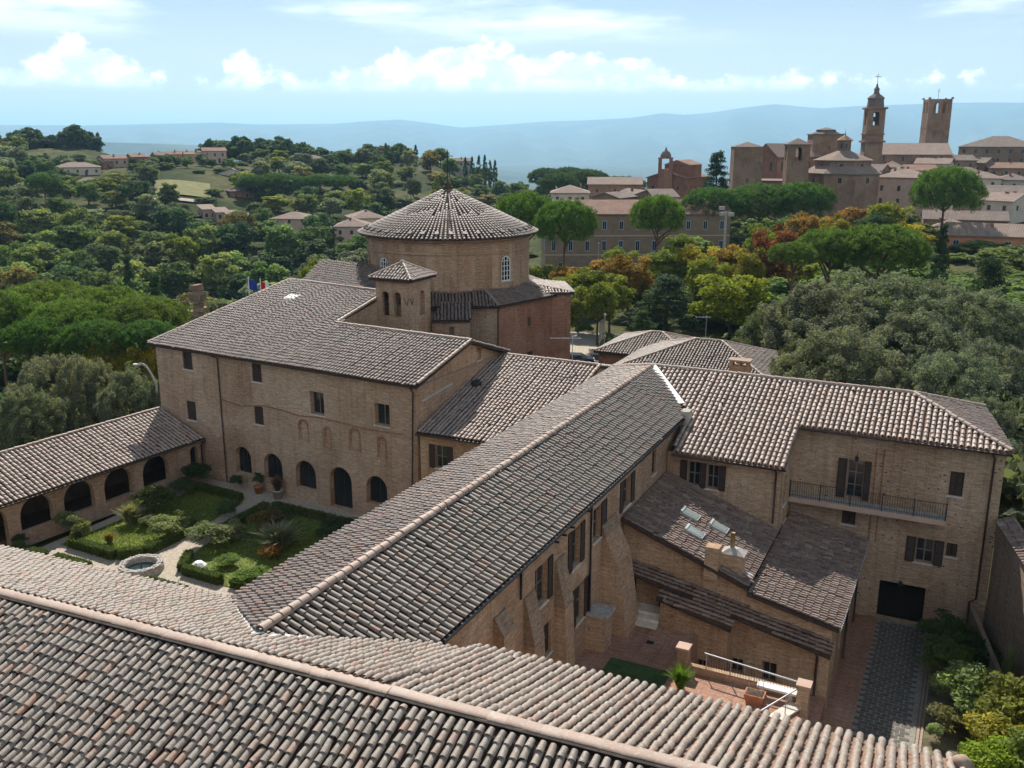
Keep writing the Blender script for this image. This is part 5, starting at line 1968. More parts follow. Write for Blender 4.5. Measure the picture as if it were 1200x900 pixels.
house(87, 415, 50, 196, 206, 'long low house with pale hipped roof below the wooded hill', dp=12, roof='hip', wall='stucco_cream', rmat='farroof_pale', group=G)
house(99, 385, 36, 214, 222, 'grey roofed house below the long pale one on the left hillside', dp=11, roof='hip', wall='stucco_grey', rmat='farroof_grey', group=G)
house(167, 392, 56, 216, 226, 'big low house under a wide dark grey hipped roof', dp=14, roof='hip', wall='stucco_cream', rmat='farroof_grey', group=G)
house(215, 388, 40, 212, 222, 'cream house with red gabled roof beside the olive slope', dp=10, wall='stucco_cream', rmat='farroof_red', group=G)
house(272, 400, 30, 203, 218, 'tall pale gabled house left of the pine row', dp=10, axis='y', wall='stucco_cream', rmat='farroof_grey', group=G, rot=-15)
house(283, 362, 38, 224, 243, 'house with two roof tiers above a white balcony under the pines', dp=10, roof='hip', wall='brick_town_red', rmat='farroof_grey', group=G, rot=8)
house(195, 372, 50, 228, 234, 'long low retaining terrace building over the mown field', dp=5, roof='shed', rise=0.4, wall='rubble', rmat='farroof_grey', group=G, door=False, chimneys=0, rows=[(0.3, 0.9, 0.7, 5)])
for k, x in enumerate((236, 252, 266, 282)):
    house(x, 322 - k * 3, 15.5, 246 + k * 3.6, 268 + k * 1.6, ['first terraced house of the stepped row of four, highest roof', 'second terraced house of the stepped row with dark roof panels', 'third terraced house of the stepped row', 'lowest terraced house of the stepped row'][k],
          dp=8, roof='shed', rise=1.3, wall='stucco_pink', rmat='farroof_pale', rot=12, group='stepped terraced houses', rows=[(3.6, 1.3, 1.0, 2), (0.8, 1.5, 1.0, 2)], chimneys=0)
r_, w_, e_, i_ = house(340, 300, 46, 257, 281, 'square pink villa with hipped roof in the trees below the pines', dp=11, roof='hip', wall='stucco_pink', rmat='farroof_pale', rot=-18, group=G, rows=[(5.0, 1.2, .9, 3), (2.2, 1.2, .9, 3)])
house(362, 305, 18, 262, 280, 'lower side block joined to the pink villa', dp=8, roof='hip', wall='stucco_pink', rmat='farroof_pale', rot=-18, group=G)
house(410, 262, 40, 266, 290, 'pink house with pale hipped roof left of the round church', dp=11, roof='hip', wall='stucco_pink', rmat='farroof_pale', rot=-6, group=G, rows=[(3.4, 1.2, .9, 3), (.8, 1.2, .9, 3)])
house(425, 285, 40, 256, 275, 'pale roofed house half hidden behind the pink house by the church', dp=12, roof='hip', wall='stucco_cream', rmat='farroof_pale', rot=10, group=G)
house(365, 465, 30, 186, 196, 'house with brown roof among the dark crest trees', dp=10, roof='hip', wall='stucco_grey', rmat='farroof_grey', group=G)
house(540, 480, 26, 189, 196, 'low farmhouse beside the cypresses on the central hill', dp=9, wall='stucco_grey', rmat='farroof_grey', group=G)

# --- palace and houses in the middle distance
T = 'town buildings'
r_, w_, e_, i_ = house(745, 205, 215, 250, 318, 'long ochre palace with three window rows behind the umbrella pines', dp=14, wall='stucco_ochre', rmat='farroof_red', rot=9, rise=2.6, group=T,
                       rows=[(9.0, 1.9, 1.0, 11), (4.4, 2.3, 1.0, 11), (1.0, 1.0, .9, 6)], side=[(9.0, 1.9, 1.0, 3), (4.4, 2.3, 1.0, 3)], kind='blue', name='palace', cat='palace', chimneys=2)
mb = MB()
mb.box(-w_ / 2 - .08, -7.1, 7.6, w_ / 2 + .08, -6.98, 7.85)
mb.box(-w_ / 2 - .08, -7.1, 3.5, w_ / 2 + .08, -6.98, 3.75)
lobj(mb, 'string_course', M['stucco_pink'], r_)
house(680, 212, 28, 243, 262, 'small attic block with rose tile roof on the palace left end', dp=7, roof='shed', rise=1.0, wall='brick_town', rmat='farroof_red', group=T, chimneys=0, rows=[(1.5, .8, .7, 1)], door=False)
house(669, 275, 44, 226, 240, 'low house with pale hipped roof behind the palace', dp=12, roof='hip', wall='stucco_cream', rmat='farroof_pale', group=T)
house(722, 300, 62, 216, 240, 'long plain brown building with pale flat gable roof left of the little belfry', dp=12, wall='brick_town', rmat='farroof_pale', group=T, rows=[(4.0, 1, .8, 3)])
house(748, 272, 30, 228, 245, 'dark gabled house with chimneys directly behind the palace roof', dp=12, axis='y', wall='brick_town', rmat='farroof_grey', group=T, rot=25, chimneys=3)
house(722, 262, 36, 232, 246, 'grey stepped roof house behind the palace roof left side', dp=12, axis='y', wall='brick_town', rmat='farroof_grey', group=T, rot=-25, chimneys=2)
house(775, 268, 30, 231, 246, 'grey roofed house behind the palace roof beside the spreading pine', dp=12, wall='stucco_cream', rmat='farroof_grey', group=T, rot=20, chimneys=2)
r_, w_, e_, i_ = house(796, 305, 46, 208, 232, 'brick church with stepped gable front beside its small domed belfry', dp=20, axis='y', wall='brick_town_red', rmat='farroof_red', rot=-22, group=T, rows=[(3.0, 1.0, .8, 3)], chimneys=0, name='brick_church', cat='church')
mb = MB()
mb.box(-2.2, -6, e_ - 1, 6.2, 5, e_ + 4.2)
up_ = lobj(mb, 'upper_nave', M['brick_town_red'], r_)
mb = MB()
mb.hexa([(-2.6, -6.4, e_ + 4.1), (6.6, -6.4, e_ + 4.1), (6.6, 5.4, e_ + 4.1), (-2.6, 5.4, e_ + 4.1)], [(1.9, -6.4, e_ + 5.6), (2.1, -6.4, e_ + 5.6), (2.1, 5.4, e_ + 5.6), (1.9, 5.4, e_ + 5.6)])
lobj(mb, 'upper_roof', M['farroof_red'], r_)


def far_tower(px, d, wpx, y_top, label, wall='brick_town', roof='pyramid', rise=1.0, rot=0.0, arches=(), wins=(), name='tower', taper=0.0, over=0.3):
    """square tower; arches/wins: (offset -1..1, image y of the foot, height, width) on the front, repeated on the flanks"""
    zb = ground_h(*at(px, 165, d)[:2]) - 3
    zt = zpx(px, y_top, d) - zb
    w = wpx * d / FPX
    root = bearing_root(name, px, d, zb, label, 'tower', 'towers of the town', rot)
    hw = w / 2
    hb = hw * (1 + taper)
    cs = [(-1, -1), (1, -1), (1, 1), (-1, 1)]
    mb = MB()
    ops = [(o, zpx(px, y, d) - zb, h, ww, True) for (o, y, h, ww) in arches] + [(o, zpx(px, y, d) - zb, h, ww, False) for (o, y, h, ww) in wins]
    for k in range(4):
        a, b = cs[k], cs[(k + 1) % 4]
        wl_ = Wall((a[0] * hw, a[1] * hw), (b[0] * hw, b[1] * hw))
        for (o, z, h, ww, ar) in ops:
            c = wl_.L / 2 + o * wl_.L / 2
            if ar:
                wl_.hole(c - ww / 2, c + ww / 2, z, z + h, True, 0.6)
            elif k % 2 == 0:
                wl_.hole(c - ww / 2, c + ww / 2, z, z + h, False, 0.4, True)
        n0 = len(mb.v)
        wl_.face(mb, 0.0, zt)
        if taper:
            for q in range(n0, len(mb.v)):
                x, y, z = mb.v[q]
                f = 1 + taper * (1 - z / zt)
                mb.v[q] = (x * f, y * f, z)
    lobj(mb, 'wall', M[wall], root)
    mb = MB()
    if roof == 'pyramid':
        a = hw + over
        mb.hexa([(-a, -a, zt), (a, -a, zt), (a, a, zt), (-a, a, zt)], [(-.05, -.05, zt + rise), (.05, -.05, zt + rise), (.05, .05, zt + rise), (-.05, .05, zt + rise)])
        lobj(mb, 'roof', M['farroof_grey'], root)
        mb = MB()
        mb.box(-a + .1, -a + .1, zt - .35, a - .1, a - .1, zt - .004)
        lobj(mb, 'cornice', M[wall], root)
    return root, w, zt, zb


far_tower(876, 255, 33, 172, 'squat square brick tower with low pyramid cap, leftmost of the town towers', rise=1.3, rot=8, wins=((0, 214, 1.0, .5),), over=.15)
far_tower(935, 252, 25, 169, 'slim brick belfry with one arch between the squat tower and the octagonal church', rise=1.6, rot=10, arches=((0, 188, 3.4, 1.6),), over=.35)
r_, w_, e_, i_ = house(926, 290, 34, 184, 224, 'reddish church nave with gabled front behind the slim belfry', dp=22, axis='y', wall='brick_town_red', rmat='farroof_pale', rot=-38, group=T, rows=[(6, 3.0, .8, 2)], chimneys=0, name='church_nave', cat='church', rise=4.0)
rt, w_, zt_, zb_ = far_tower(967, 296, 34, 158, 'broad octagonal brick tower stump with shallow cap left of the bell tower', roof='none', rot=12, wins=((.05, 176, 1.3, 1.0),))
mb = MB()
mb.box(-w_ / 2 - .3, -w_ / 2 - .3, zt_, w_ / 2 + .3, w_ / 2 + .3, zt_ + .3)
mb.lathe([(w_ * .5, zt_ + .3), (w_ * .34, zt_ + 1.0), (w_ * .32, zt_ + 1.4), (w_ * .36, zt_ + 1.5), (0, zt_ + 2.3)], (0, 0, 0), 8, math.pi / 8, 2 * math.pi + math.pi / 8)
lobj(mb, 'cap', M['farroof_grey'], rt)
house(905, 262, 34, 212, 236, 'plain dark brick wall building between squat tower and belfry', dp=6, roof='shed', rise=.4, wall='brick_town', rmat='farroof_grey', group=T, rows=[], chimneys=0, door=False)

# octagonal church of the town
zb = ground_h(*at(990, 165, 258)[:2]) - 3
oc = bearing_root('octagonal_church', 990, 258, zb, 'large octagonal brick church with two tiers of tile roof and a lantern', 'church', T, 0)
z1, z2 = zpx(990, 204, 248) - zb, zpx(990, 188, 252) - zb
R1, R2 = 10.6, 7.9
ph = math.radians(-70)
def octa(R, z):
    return [(R * math.cos(ph + k * math.pi / 4), R * math.sin(ph + k * math.pi / 4), z) for k in range(8)]
mb = MB()
plain_walls(mb, [p[:2] for p in octa(R1, 0)], 0, z1, True)
lobj(mb, 'lower_wall', M['brick_town'], oc)
mb = MB()
a, b = octa(R1 + .5, z1), octa(R2 - .1, z1 + 1.9)
for k in range(8):
    j = (k + 1) % 8
    q = [a[k], a[j], b[j], b[k]]
    mb.hexa([(x, y, z - .2) for x, y, z in q], q)
lobj(mb, 'lower_roof', M['farroof_pale'], oc)
mb = MB()
plain_walls(mb, [p[:2] for p in octa(R2, 0)], z1 + 1, z2, True)
lobj(mb, 'upper_wall', M['brick_town'], oc)
mb = MB()
a, b = octa(R2 + .5, z2), octa(1.4, z2 + 2.6)
for k in range(8):
    j = (k + 1) % 8
    q = [a[k], a[j], b[j], b[k]]
    mb.hexa([(x, y, z - .2) for x, y, z in q], q)
up_ = lobj(mb, 'upper_roof', M['farroof_pale'], oc)
mb = MB()
mb.lathe([(1.75, z2 + 2.0), (1.75, z2 + 5.0), (2.2, z2 + 5.1), (2.2, z2 + 5.3), (.9, z2 + 6.2), (.2, z2 + 6.6), (0.06, z2 + 7.4), (0, z2 + 8.6)], (0, 0, 0), 8)
lobj(mb, 'lantern', M['brick_town'], oc)
for k in range(8):
    am = ph + (k + .5) * math.pi / 4
    for (R, z, h) in ((R1 * math.cos(math.pi / 8), z1 - 2.6, 1.5), (R2 * math.cos(math.pi / 8), z2 - 2.2, 1.3)):
        far_window(oc, R * math.cos(am), R * math.sin(am), z, am + math.pi / 2, 1.1, h)
    far_window(oc, 1.72 * math.cos(am + .39) * .95, 1.72 * math.sin(am + .39) * .95, z2 + 3.0, am + .39 + math.pi / 2, .7, 1.5)

# tall bell tower with baroque cap
rt, w_, zt_, zb_ = far_tower(1022, 332, 19.5, 128, 'tall slender bell tower with arched belfry and baroque spire topped by a cross', roof='none', rot=14, arches=((0, 147, 4.6, 2.0),), taper=.06, name='bell_tower')
zc = zpx(1022, 166, 332) - zb_
h = w_ / 2
mb = MB()
mb.box(-h * 1.25, -h * 1.25, zc - .3, h * 1.25, h * 1.25, zc + .35)
mb.box(-h * 1.15, -h * 1.15, zc + 2.4, h * 1.15, h * 1.15, zc + 2.7)
mb.box(-h * 1.2, -h * 1.2, zt_ - .1, h * 1.2, h * 1.2, zt_ + .5)
lobj(mb, 'cornice', M['brick_town_red'], rt)
mb = MB()
mb.lathe([(h * 1.0, zt_ + .5), (h * .9, zt_ + 3.2), (h * .98, zt_ + 3.3), (h * .98, zt_ + 3.7), (h * .72, zt_ + 4.4), (h * .4, zt_ + 5.0), (h * .3, zt_ + 5.6), (h * .3, zt_ + 6.5), (h * .36, zt_ + 6.6), (h * .14, zt_ + 7.4), (h * .1, zt_ + 8.2), (.05, zt_ + 8.6)], (0, 0, 0), 8, math.pi / 8, 2 * math.pi + math.pi / 8)
lobj(mb, 'spire', M['farroof_grey'], rt)
mb = MB()
mb.tube([(0, 0, zt_ + 8.4), (0, 0, zt_ + 11.8)], .09, 5)
mb.tube([(-1.0, 0, zt_ + 10.8), (1.0, 0, zt_ + 10.8)], .09, 5)
lobj(mb, 'cross', M['iron'], rt)
mb = MB()
mb.lathe([(0, 1.2), (.35, 1.15), (.55, .5), (.6, 0), (.85, -.5), (0, -.45)], (0, 0, zpx(1022, 141, 332) - zb_), 10)
lobj(mb, 'bell', M['copper'], rt)
# crenellated civic tower
rt, w_, zt_, zb_ = far_tower(1094, 376, 25, 117, 'plain rectangular civic tower with paired arches at its crenellated top', roof='none', rot=16, arches=((-.38, 133, 4.2, 1.9), (.38, 133, 4.2, 1.9)), wins=((-.36, 160, 2.0, 1.7), (.36, 160, 2.0, 1.7)), taper=.03)
h = w_ / 2
mb = MB()
mb.box(-h - .12, -h - .12, zpx(1094, 150, 376) - zb_, h + .12, h + .12, zpx(1094, 150, 376) - zb_ + .3)
lobj(mb, 'string_course', M['brick_town'], rt)
for (sx, sy) in ((-1, -1), (1, -1), (1, 1), (-1, 1)):
    mb = MB()
    mb.hexa([(sx * h - .6, sy * h - .6, zt_), (sx * h + .3, sy * h - .6, zt_), (sx * h + .3, sy * h + .6, zt_), (sx * h - .6, sy * h + .6, zt_)],
            [(sx * h - .35, sy * h - .4, zt_ + .7), (sx * h + .25, sy * h - .4, zt_ + .7), (sx * h + .25, sy * h + .4, zt_ + .7), (sx * h - .35, sy * h + .4, zt_ + .7)])
    lobj(mb, 'merlon', M['brick_town'], rt)
MBt = MB()
MBt.tube([(0, 0, zt_ - 1), (0, 0, zt_ + 4.2)], .08, 5)
MBt.tube([(-.6, 0, zt_ + 3.2), (.6, 0, zt_ + 3.2)], .06, 5)
lobj(MBt, 'cross', M['iron'], rt)

house(1066, 350, 82, 181, 205, 'cathedral nave with long tan roof between the two tall towers', dp=22, wall='brick_town', rmat='farroof_pale', rise=4.0, rot=8, group=T, rows=[(5, 2, 1, 4)], chimneys=0, name='cathedral_nave', cat='church')
house(1172, 425, 84, 172, 196, 'wide palace under a brown hipped roof right of the civic tower', dp=26, roof='hip', wall='brick_town', rmat='farroof_grey', rise=4.6, group=T, rows=[(6.2, 1.8, 1.2, 7), (2.4, 1.8, 1.2, 7)], name='palace', cat='palace')
house(1066, 268, 58, 208, 262, 'tall pale pink town house with hipped roof right of the octagonal church', dp=13, roof='hip', wall='stucco_pink', rmat='farroof_pale', rot=-14, group=T, rows=[(9.0, 1.6, .9, 3), (5.4, 1.6, .9, 3), (1.6, 1.8, .9, 3)])
fill = [(1048, 310, 26, 196, 'small terracotta house with round chimney below the bell tower', 'stucco_pink', 'farroof_pale', 'hip', 0),
        (1080, 322, 34, 200, 'low house with pale roof left of the spreading pine top', 'brick_town', 'farroof_red', 'gable', 10),
        (1098, 335, 38, 192, 'long house with tan roof in front of the cathedral nave', 'stucco_grey', 'farroof_pale', 'gable', -8),
        (1128, 318, 60, 203, 'cream house with broad brown hipped roof behind the spreading pine', 'stucco_cream', 'farroof_grey', 'hip', 6),
        (1120, 345, 40, 188, 'dark roofed house under the civic tower', 'brick_town', 'farroof_grey', 'gable', 20),
        (1148, 350, 30, 191, 'narrow house with grey gable below the wide palace', 'brick_town', 'farroof_grey', 'gable', -20),
        (1180, 345, 40, 197, 'brown house with rose roof below the wide palace right part', 'brick_town', 'farroof_red', 'gable', 12),
        (1160, 300, 34, 209, 'low pale house in the middle of the town roofs', 'stucco_cream', 'farroof_pale', 'hip', 0),
        (1192, 300, 40, 211, 'low grey house at the right edge of the town roofs', 'stucco_grey', 'farroof_grey', 'hip', 8),
        (1165, 262, 74, 226, 'long brown building with dull tile roof at the right edge', 'brick_town', 'farroof_grey', 'gable', 4),
        (1190, 240, 36, 236, 'small gabled house with white eaves at the right edge', 'stucco_cream', 'farroof_pale', 'gable', -25),
        (1140, 232, 90, 258, 'broad low building with mottled grey roof above the orange house', 'brick_town', 'farroof_grey', 'gable', 5),
        (1058, 295, 24, 204, 'round ended brick house near the bell tower foot', 'brick_town_red', 'farroof_grey', 'hip', 15),
        (1030, 300, 22, 200, 'narrow dark house between octagonal church and pink town house', 'brick_town', 'farroof_grey', 'gable', -15)]
for (px, d, wpx, ye, lab, wm_, rm_, rf_, ro_t) in fill:
    house(px, d, wpx, ye, ye + 24, lab, dp=11, roof=rf_, wall=wm_, rmat=rm_, rot=ro_t, group=T, chimneys=2, rise=1.9)
house(1172, 196, 92, 277, 306, 'bright orange house with pale tiled roof and blue shutters at the right edge', dp=12, wall='stucco_orange', rmat='farroof_pale', rot=6, group=T, rows=[(2.6, 1.5, 1.3, 5)], kind='blue', rise=2.2)
house(1125, 212, 44, 270, 296, 'low pale roofed annex left behind the orange house', dp=12, roof='hip', wall='stucco_cream', rmat='farroof_pale', rot=-6, group=T)
# small domed belfry
bf = bearing_root('belfry', 781, 296, zpx(781, 232, 296), 'little domed brick belfry on the gabled brick church', 'tower', 'towers of the town', 0)
zt_ = zpx(781, 186, 296) - zpx(781, 232, 296)
mb = MB()
h = 1.7
for (sx, sy) in ((-1, -1), (1, -1), (1, 1), (-1, 1)):
    mb.box(sx * h - .55, sy * h - .55, zt_ - 3.2, sx * h + .55, sy * h + .55, zt_)
mb.box(-h - .55, -h - .55, -2, h + .55, h + .55, zt_ - 3.2)
mb.box(-h - .7, -h - .7, zt_, h + .7, h + .7, zt_ + .4)
lobj(mb, 'wall', M['brick_town_red'], bf)
mb = MB()
mb.lathe([(1.7, zt_ + .4), (1.65, zt_ + 1.2), (1.2, zt_ + 2.0), (.5, zt_ + 2.5), (.25, zt_ + 3.1), (0, zt_ + 3.8)], (0, 0, 0), 10)
lobj(mb, 'dome', M['farroof_grey'], bf)

# ------------------------------------------------------------------ trees and plants
def leaf_cards(C, N, size, rg, tint, aspect=0.55, jitter=0.6):
    """quads of leaf size at centres C, facing about N"""
    n = len(C)
    N = N + rg.normal(0, jitter, (n, 3))
    N /= np.linalg.norm(N, axis=1)[:, None] + 1e-9
    A = np.cross(N, rg.normal(0, 1, (n, 3)))
    A /= np.linalg.norm(A, axis=1)[:, None] + 1e-9
    B = np.cross(N, A)
    s = (size * rg.uniform(0.6, 1.35, n))[:, None]
    A, B = A * s, B * s * aspect
    V = np.stack([C - A, C - B, C + A, C + B], axis=1).reshape(-1, 3)
    F = np.arange(4 * n).reshape(n, 4)
    return V, F, np.repeat(tint, 4)


def crown_mesh(name, clumps, n, leaf, rg, mat, aspect=0.55, squash=0.8, jitter=0.6, fill=0.0):
    """clumps: (centre, radius) list; leaves sit mostly on the outside of each clump"""
    cen = np.array([c for c, _ in clumps])
    rad = np.array([r for _, r in clumps])
    p = rad ** 2
    pick = rg.choice(len(clumps), n, p=p / p.sum())
    d = rg.normal(0, 1, (n, 3))
    d[:, 2] = np.where(rg.random(n) < 0.72, np.abs(d[:, 2]), d[:, 2])
    d /= np.linalg.norm(d, axis=1)[:, None]
    rr = rad[pick] * (rg.random(n) ** 0.33) * rg.uniform(0.85, 1.12, n)
    C = cen[pick] + d * rr[:, None] * np.array([1, 1, squash])
    ct = rg.normal(0.5, 0.16, len(clumps))
    tint = np.clip(ct[pick] + rg.normal(0, 0.14, n), 0, 1)
    V, F, T = leaf_cards(C, d, leaf, rg, tint, aspect, jitter)
    me = fast_mesh(name, V, F, T)
    me.materials.append(mat)
    return me


def ell_clumps(rg, n, rx, rz, r0, r1, zlo=-0.7, shell=0.55):
    out = []
    while len(out) < n:
        d = rg.normal(0, 1, 3)
        d /= np.linalg.norm(d)
        if d[2] < zlo:
            continue
        k = shell + (1 - shell) * rg.random()
        k *= 1 + 0.12 * math.sin(3 * math.atan2(d[1], d[0]) + 5 * d[2])
        out.append((np.array([d[0] * rx * k, d[1] * rx * k, d[2] * rz * k]), rg.uniform(r0, r1)))
    return out


def trunk_mesh(name, rg, rad, limbs, spread, top=1.0, lean=0.0, mat=None, fork=0.55):
    """unit tree: foot at 0, crown centre at z=1; x,y in crown radii"""
    mb = MB()
    px, py = 0.0, 0.0
    pts = []
    for k in range(6):
        z = top * k / 5
        pts.append((px + lean * z + rg.normal(0, 0.012), py + rg.normal(0, 0.012), z))
    mb.tube(pts, rad, 8, rad * 0.45, False)
    for q in range(limbs):
        a = 2 * math.pi * (q + rg.random() * 0.6) / limbs
        z0 = top * rg.uniform(fork, 0.92)
        e = spread * rg.uniform(0.55, 1.0)
        z1 = z0 + rg.uniform(0.12, 0.34)
        bx = lean * z0
        mb.tube([(bx, 0, z0), (bx + math.cos(a) * e * 0.45, math.sin(a) * e * 0.45, z0 + (z1 - z0) * 0.55), (bx + math.cos(a) * e, math.sin(a) * e, z1)], rad * 0.5, 6, rad * 0.14, False)
    me = bpy.data.meshes.new(name)
    me.from_pydata(mb.v, [], mb.f)
    me.update()
    me.polygons.foreach_set('use_smooth', [True] * len(me.polygons))
    me.materials.append(mat or M['bark'])
    return me


PROTO = {}


def protos():
    rg = np.random.default_rng(101)
    L, Nd = M['leaf'], M['needle']
    # big evergreen oaks close by: many small billows
    PROTO['oak'] = [(crown_mesh('crown', ell_clumps(rg, 300, 0.90, 0.86, 0.06, 0.135, -0.5, 0.72), 40000, 0.021, rg, L, 0.5, 1.45, 0.9), trunk_mesh('trunk', rg, 0.06, 7, 0.6)) for _ in range(3)]
    # deciduous, looser
    PROTO['broad'] = [(crown_mesh('crown', ell_clumps(rg, 70, 0.78, 0.85, 0.16, 0.30, -0.75, 0.45), 11000, 0.042, rg, L, 0.6), trunk_mesh('trunk', rg, 0.055, 7, 0.6)) for _ in range(3)]
    # distant trees, coarser
    PROTO['far'] = [(crown_mesh('crown', ell_clumps(rg, 64, 0.76, 0.80, 0.17, 0.32, -0.95, 0.40), 5600, 0.062, rg, L, 0.7), trunk_mesh('trunk', rg, 0.06, 5, 0.55)) for _ in range(4)]
    # umbrella pines: a wide flat dome of small tufts on fanning limbs
    out = []
    for q in range(3):
        cl = []
        for k in range(330):
            r = math.sqrt((k + .5) / 330)
            a = k * 2.39996 + q + rg.normal(0, .06)
            lob = 1 + 0.09 * math.sin(3 * a + q) + 0.06 * math.sin(7 * a + 2 * q)
            dome = 0.42 * math.sqrt(max(0.0, 1 - (r * .98) ** 2)) + rg.normal(0, .028)
            cl.append((np.array([r * .95 * lob * math.cos(a), r * .95 * lob * math.sin(a), dome]), rg.uniform(0.062, 0.105)))
        for k in range(150):
            a, r = rg.uniform(0, 6.28), math.sqrt(rg.uniform(.15, 1))
            lob = 1 + 0.09 * math.sin(3 * a + q) + 0.06 * math.sin(7 * a + 2 * q)
            dome = 0.42 * math.sqrt(max(0.0, 1 - (r * .98) ** 2))
            cl.append((np.array([r * .9 * lob * math.cos(a), r * .9 * lob * math.sin(a), dome * rg.uniform(-.1, .8) - .06]), rg.uniform(0.06, 0.10)))
        out.append((crown_mesh('crown', cl, 36000, 0.020, rg, Nd, 0.4, 0.95, 0.7), trunk_mesh('trunk', rg, 0.045, 11, 0.8, 1.0, 0.0, M['bark_pine'], 0.62)))
    PROTO['pine'] = out
    # cypress: narrow spindle
    out = []
    for q in range(2):
        cl = []
        for k in range(70):
            z = rg.uniform(-1, 1)
            w = (1 - ((z + 0.25) / 1.25) ** 2) if z > -0.25 else (1 - ((z + 0.25) / 0.8) ** 2)
            a = rg.uniform(0, 6.28)
            r = 0.7 * max(0.05, w) * math.sqrt(rg.random())
            cl.append((np.array([r * math.cos(a), r * math.sin(a), z]), 0.22))
        out.append((crown_mesh('crown', cl, 4200, 0.07, rg, Nd, 0.5, 0.5, 0.5), trunk_mesh('trunk', rg, 0.14, 0, 0.1, 1.0)))
    PROTO['cypress'] = out
    # layered cedar / conifer
    out = []
    for q in range(2):
        cl = []
        for lv in range(13):
            z = -0.95 + lv * 0.152
            R = 0.98 * (1 - lv / 14.0) * rg.uniform(0.85, 1.1)
            for k in range(int(10 + 18 * R)):
                a = rg.uniform(0, 6.28)
                r = R * math.sqrt(rg.uniform(0.06, 1))
                cl.append((np.array([r * math.cos(a), r * math.sin(a), z - 0.10 * r + rg.normal(0, 0.035)]), rg.uniform(0.10, 0.18)))
        out.append((crown_mesh('crown', cl, 17000, 0.03, rg, Nd, 0.4, 0.45, 0.6), trunk_mesh('trunk', rg, 0.05, 0, 0.3, 1.75, 0, M['bark'])))
    PROTO['cedar'] = out
    # shrubs
    PROTO['farlo'] = [(crown_mesh('crown', ell_clumps(rg, 46, 0.76, 0.80, 0.2, 0.34, -0.9, 0.4), 1900, 0.10, rg, L, 0.75), None) for _ in range(3)]
    PROTO['shrub'] = [(crown_mesh('foliage', ell_clumps(rg, 34, 0.7, 0.65, 0.2, 0.36, -0.5, 0.4), 3600, 0.062, rg, L, 0.55), None) for _ in range(3)]
    out = []
    for q in range(2):
        Vs, Fs, Ts = [], [], []
        for k in range(420):
            a = rg.uniform(0, 6.28)
            t0 = rg.uniform(0.05, 0.85) * math.sqrt(rg.random())
            ln = rg.uniform(1.0, 2.0)
            b0 = np.array([rg.normal(0, .1), rg.normal(0, .1), -1.0])
            dh = np.array([math.cos(a), math.sin(a), 0])
            sd = np.array([-math.sin(a), math.cos(a), 0]) * rg.uniform(.03, .055)
            p1 = b0 + dh * math.sin(t0) * ln * .55 + np.array([0, 0, math.cos(t0) * ln * .6])
            p2 = p1 + dh * math.sin(t0 + .5) * ln * .4 + np.array([0, 0, math.cos(t0 + .6) * ln * .42])
            i = len(Vs)
            Vs += [b0 - sd * .5, b0 + sd * .5, p1 + sd, p1 - sd, p2]
            Fs.append((i, i + 1, i + 2, i + 3))
            Fs.append((i + 3, i + 2, i + 4, i + 4))
            Ts += [rg.uniform(.2, .8)] * 5
        F4 = np.array([f for f in Fs if f[2] != f[3]])
        F3 = np.array([f[:3] for f in Fs if f[2] == f[3]])
        me = fast_mesh('foliage', np.array(Vs), [F4, F3], np.array(Ts))
        me.materials.append(M['leaf'])
        out.append((me, None))
    PROTO['spiky'] = out


protos()
_pi = {}


def tree(kind, x, y, zb, H, R, col, label, group, cat='tree', name=None, crown=0.62, rz_=None, ry=1.0, pk=1.35):
    """crown: share of the height taken by the crown"""
    lst = PROTO[kind]
    _pi[kind] = _pi.get(kind, 0) + 1
    cm, tm = lst[_pi[kind] % len(lst)]
    root = link(bpy.data.objects.new(name or {'pine': 'umbrella_pine', 'cypress': 'cypress_tree', 'cedar': 'cedar_tree', 'oak': 'oak_tree', 'shrub': 'shrub', 'spiky': 'shrub'}.get(kind, 'tree'), None))
    root.empty_display_size = 0.5
    root.location = (x, y, zb)
    root.rotation_euler = (0, 0, random.uniform(0, 6.28))
    tag(root, label, cat, group)
    c = bpy.data.objects.new(cm.name.split('.')[0], cm)
    if kind == 'pine':
        rz = min(pk * R, max(0.75 * R, H * crown / 0.47))
        hc = H - 0.47 * rz
        trunk_h = hc + 0.1 * rz
    else:
        rz = H * crown / 2
        hc = H - rz
        trunk_h = hc
    c.location = (0, 0, hc)
    c.scale = (R, R * ry, rz)
    c.color = (*col, 1)
    c.parent = root
    COL.objects.link(c)
    if tm is not None:
        t = bpy.data.objects.new('trunk', tm)
        t.scale = (R, R, trunk_h)
        t.parent = root
        COL.objects.link(t)
    return root


def vcol(c, f=0.18):
    k = 1 + random.uniform(-f, f)
    return (c[0] * k * random.uniform(.92, 1.08), c[1] * k, c[2] * k * random.uniform(.9, 1.1))


PINE = (0.098, 0.145, 0.032)
PINE_D = (0.062, 0.115, 0.030)
OAK_S = (0.135, 0.147, 0.108)
OAK = (0.095, 0.112, 0.062)
GRN = (0.105, 0.155, 0.050)
DK = (0.055, 0.092, 0.044)
YEL = (0.26, 0.22, 0.025)
YG = (0.150, 0.175, 0.028)
ORG = (0.24, 0.135, 0.030)
RED = (0.15, 0.060, 0.030)
OLV = (0.19, 0.21, 0.135)


def tpx(kind, px, y_top, d, wpx, col, label, group, crown=0.62, y_base=None, **kw):
    """tree surveyed by bearing, distance, height of its top and width"""
    p = at(px, 165, d)
    zt = zpx(px, y_top, d)
    zb = ground_h(p.x, p.y) if y_base is None else zpx(px, y_base, d)
    H = max(2.0, zt - zb)
    return tree(kind, p.x, p.y, zb - 0.1, H + 0.1, wpx * d / FPX / 2, col, label, group, crown=crown, **kw)


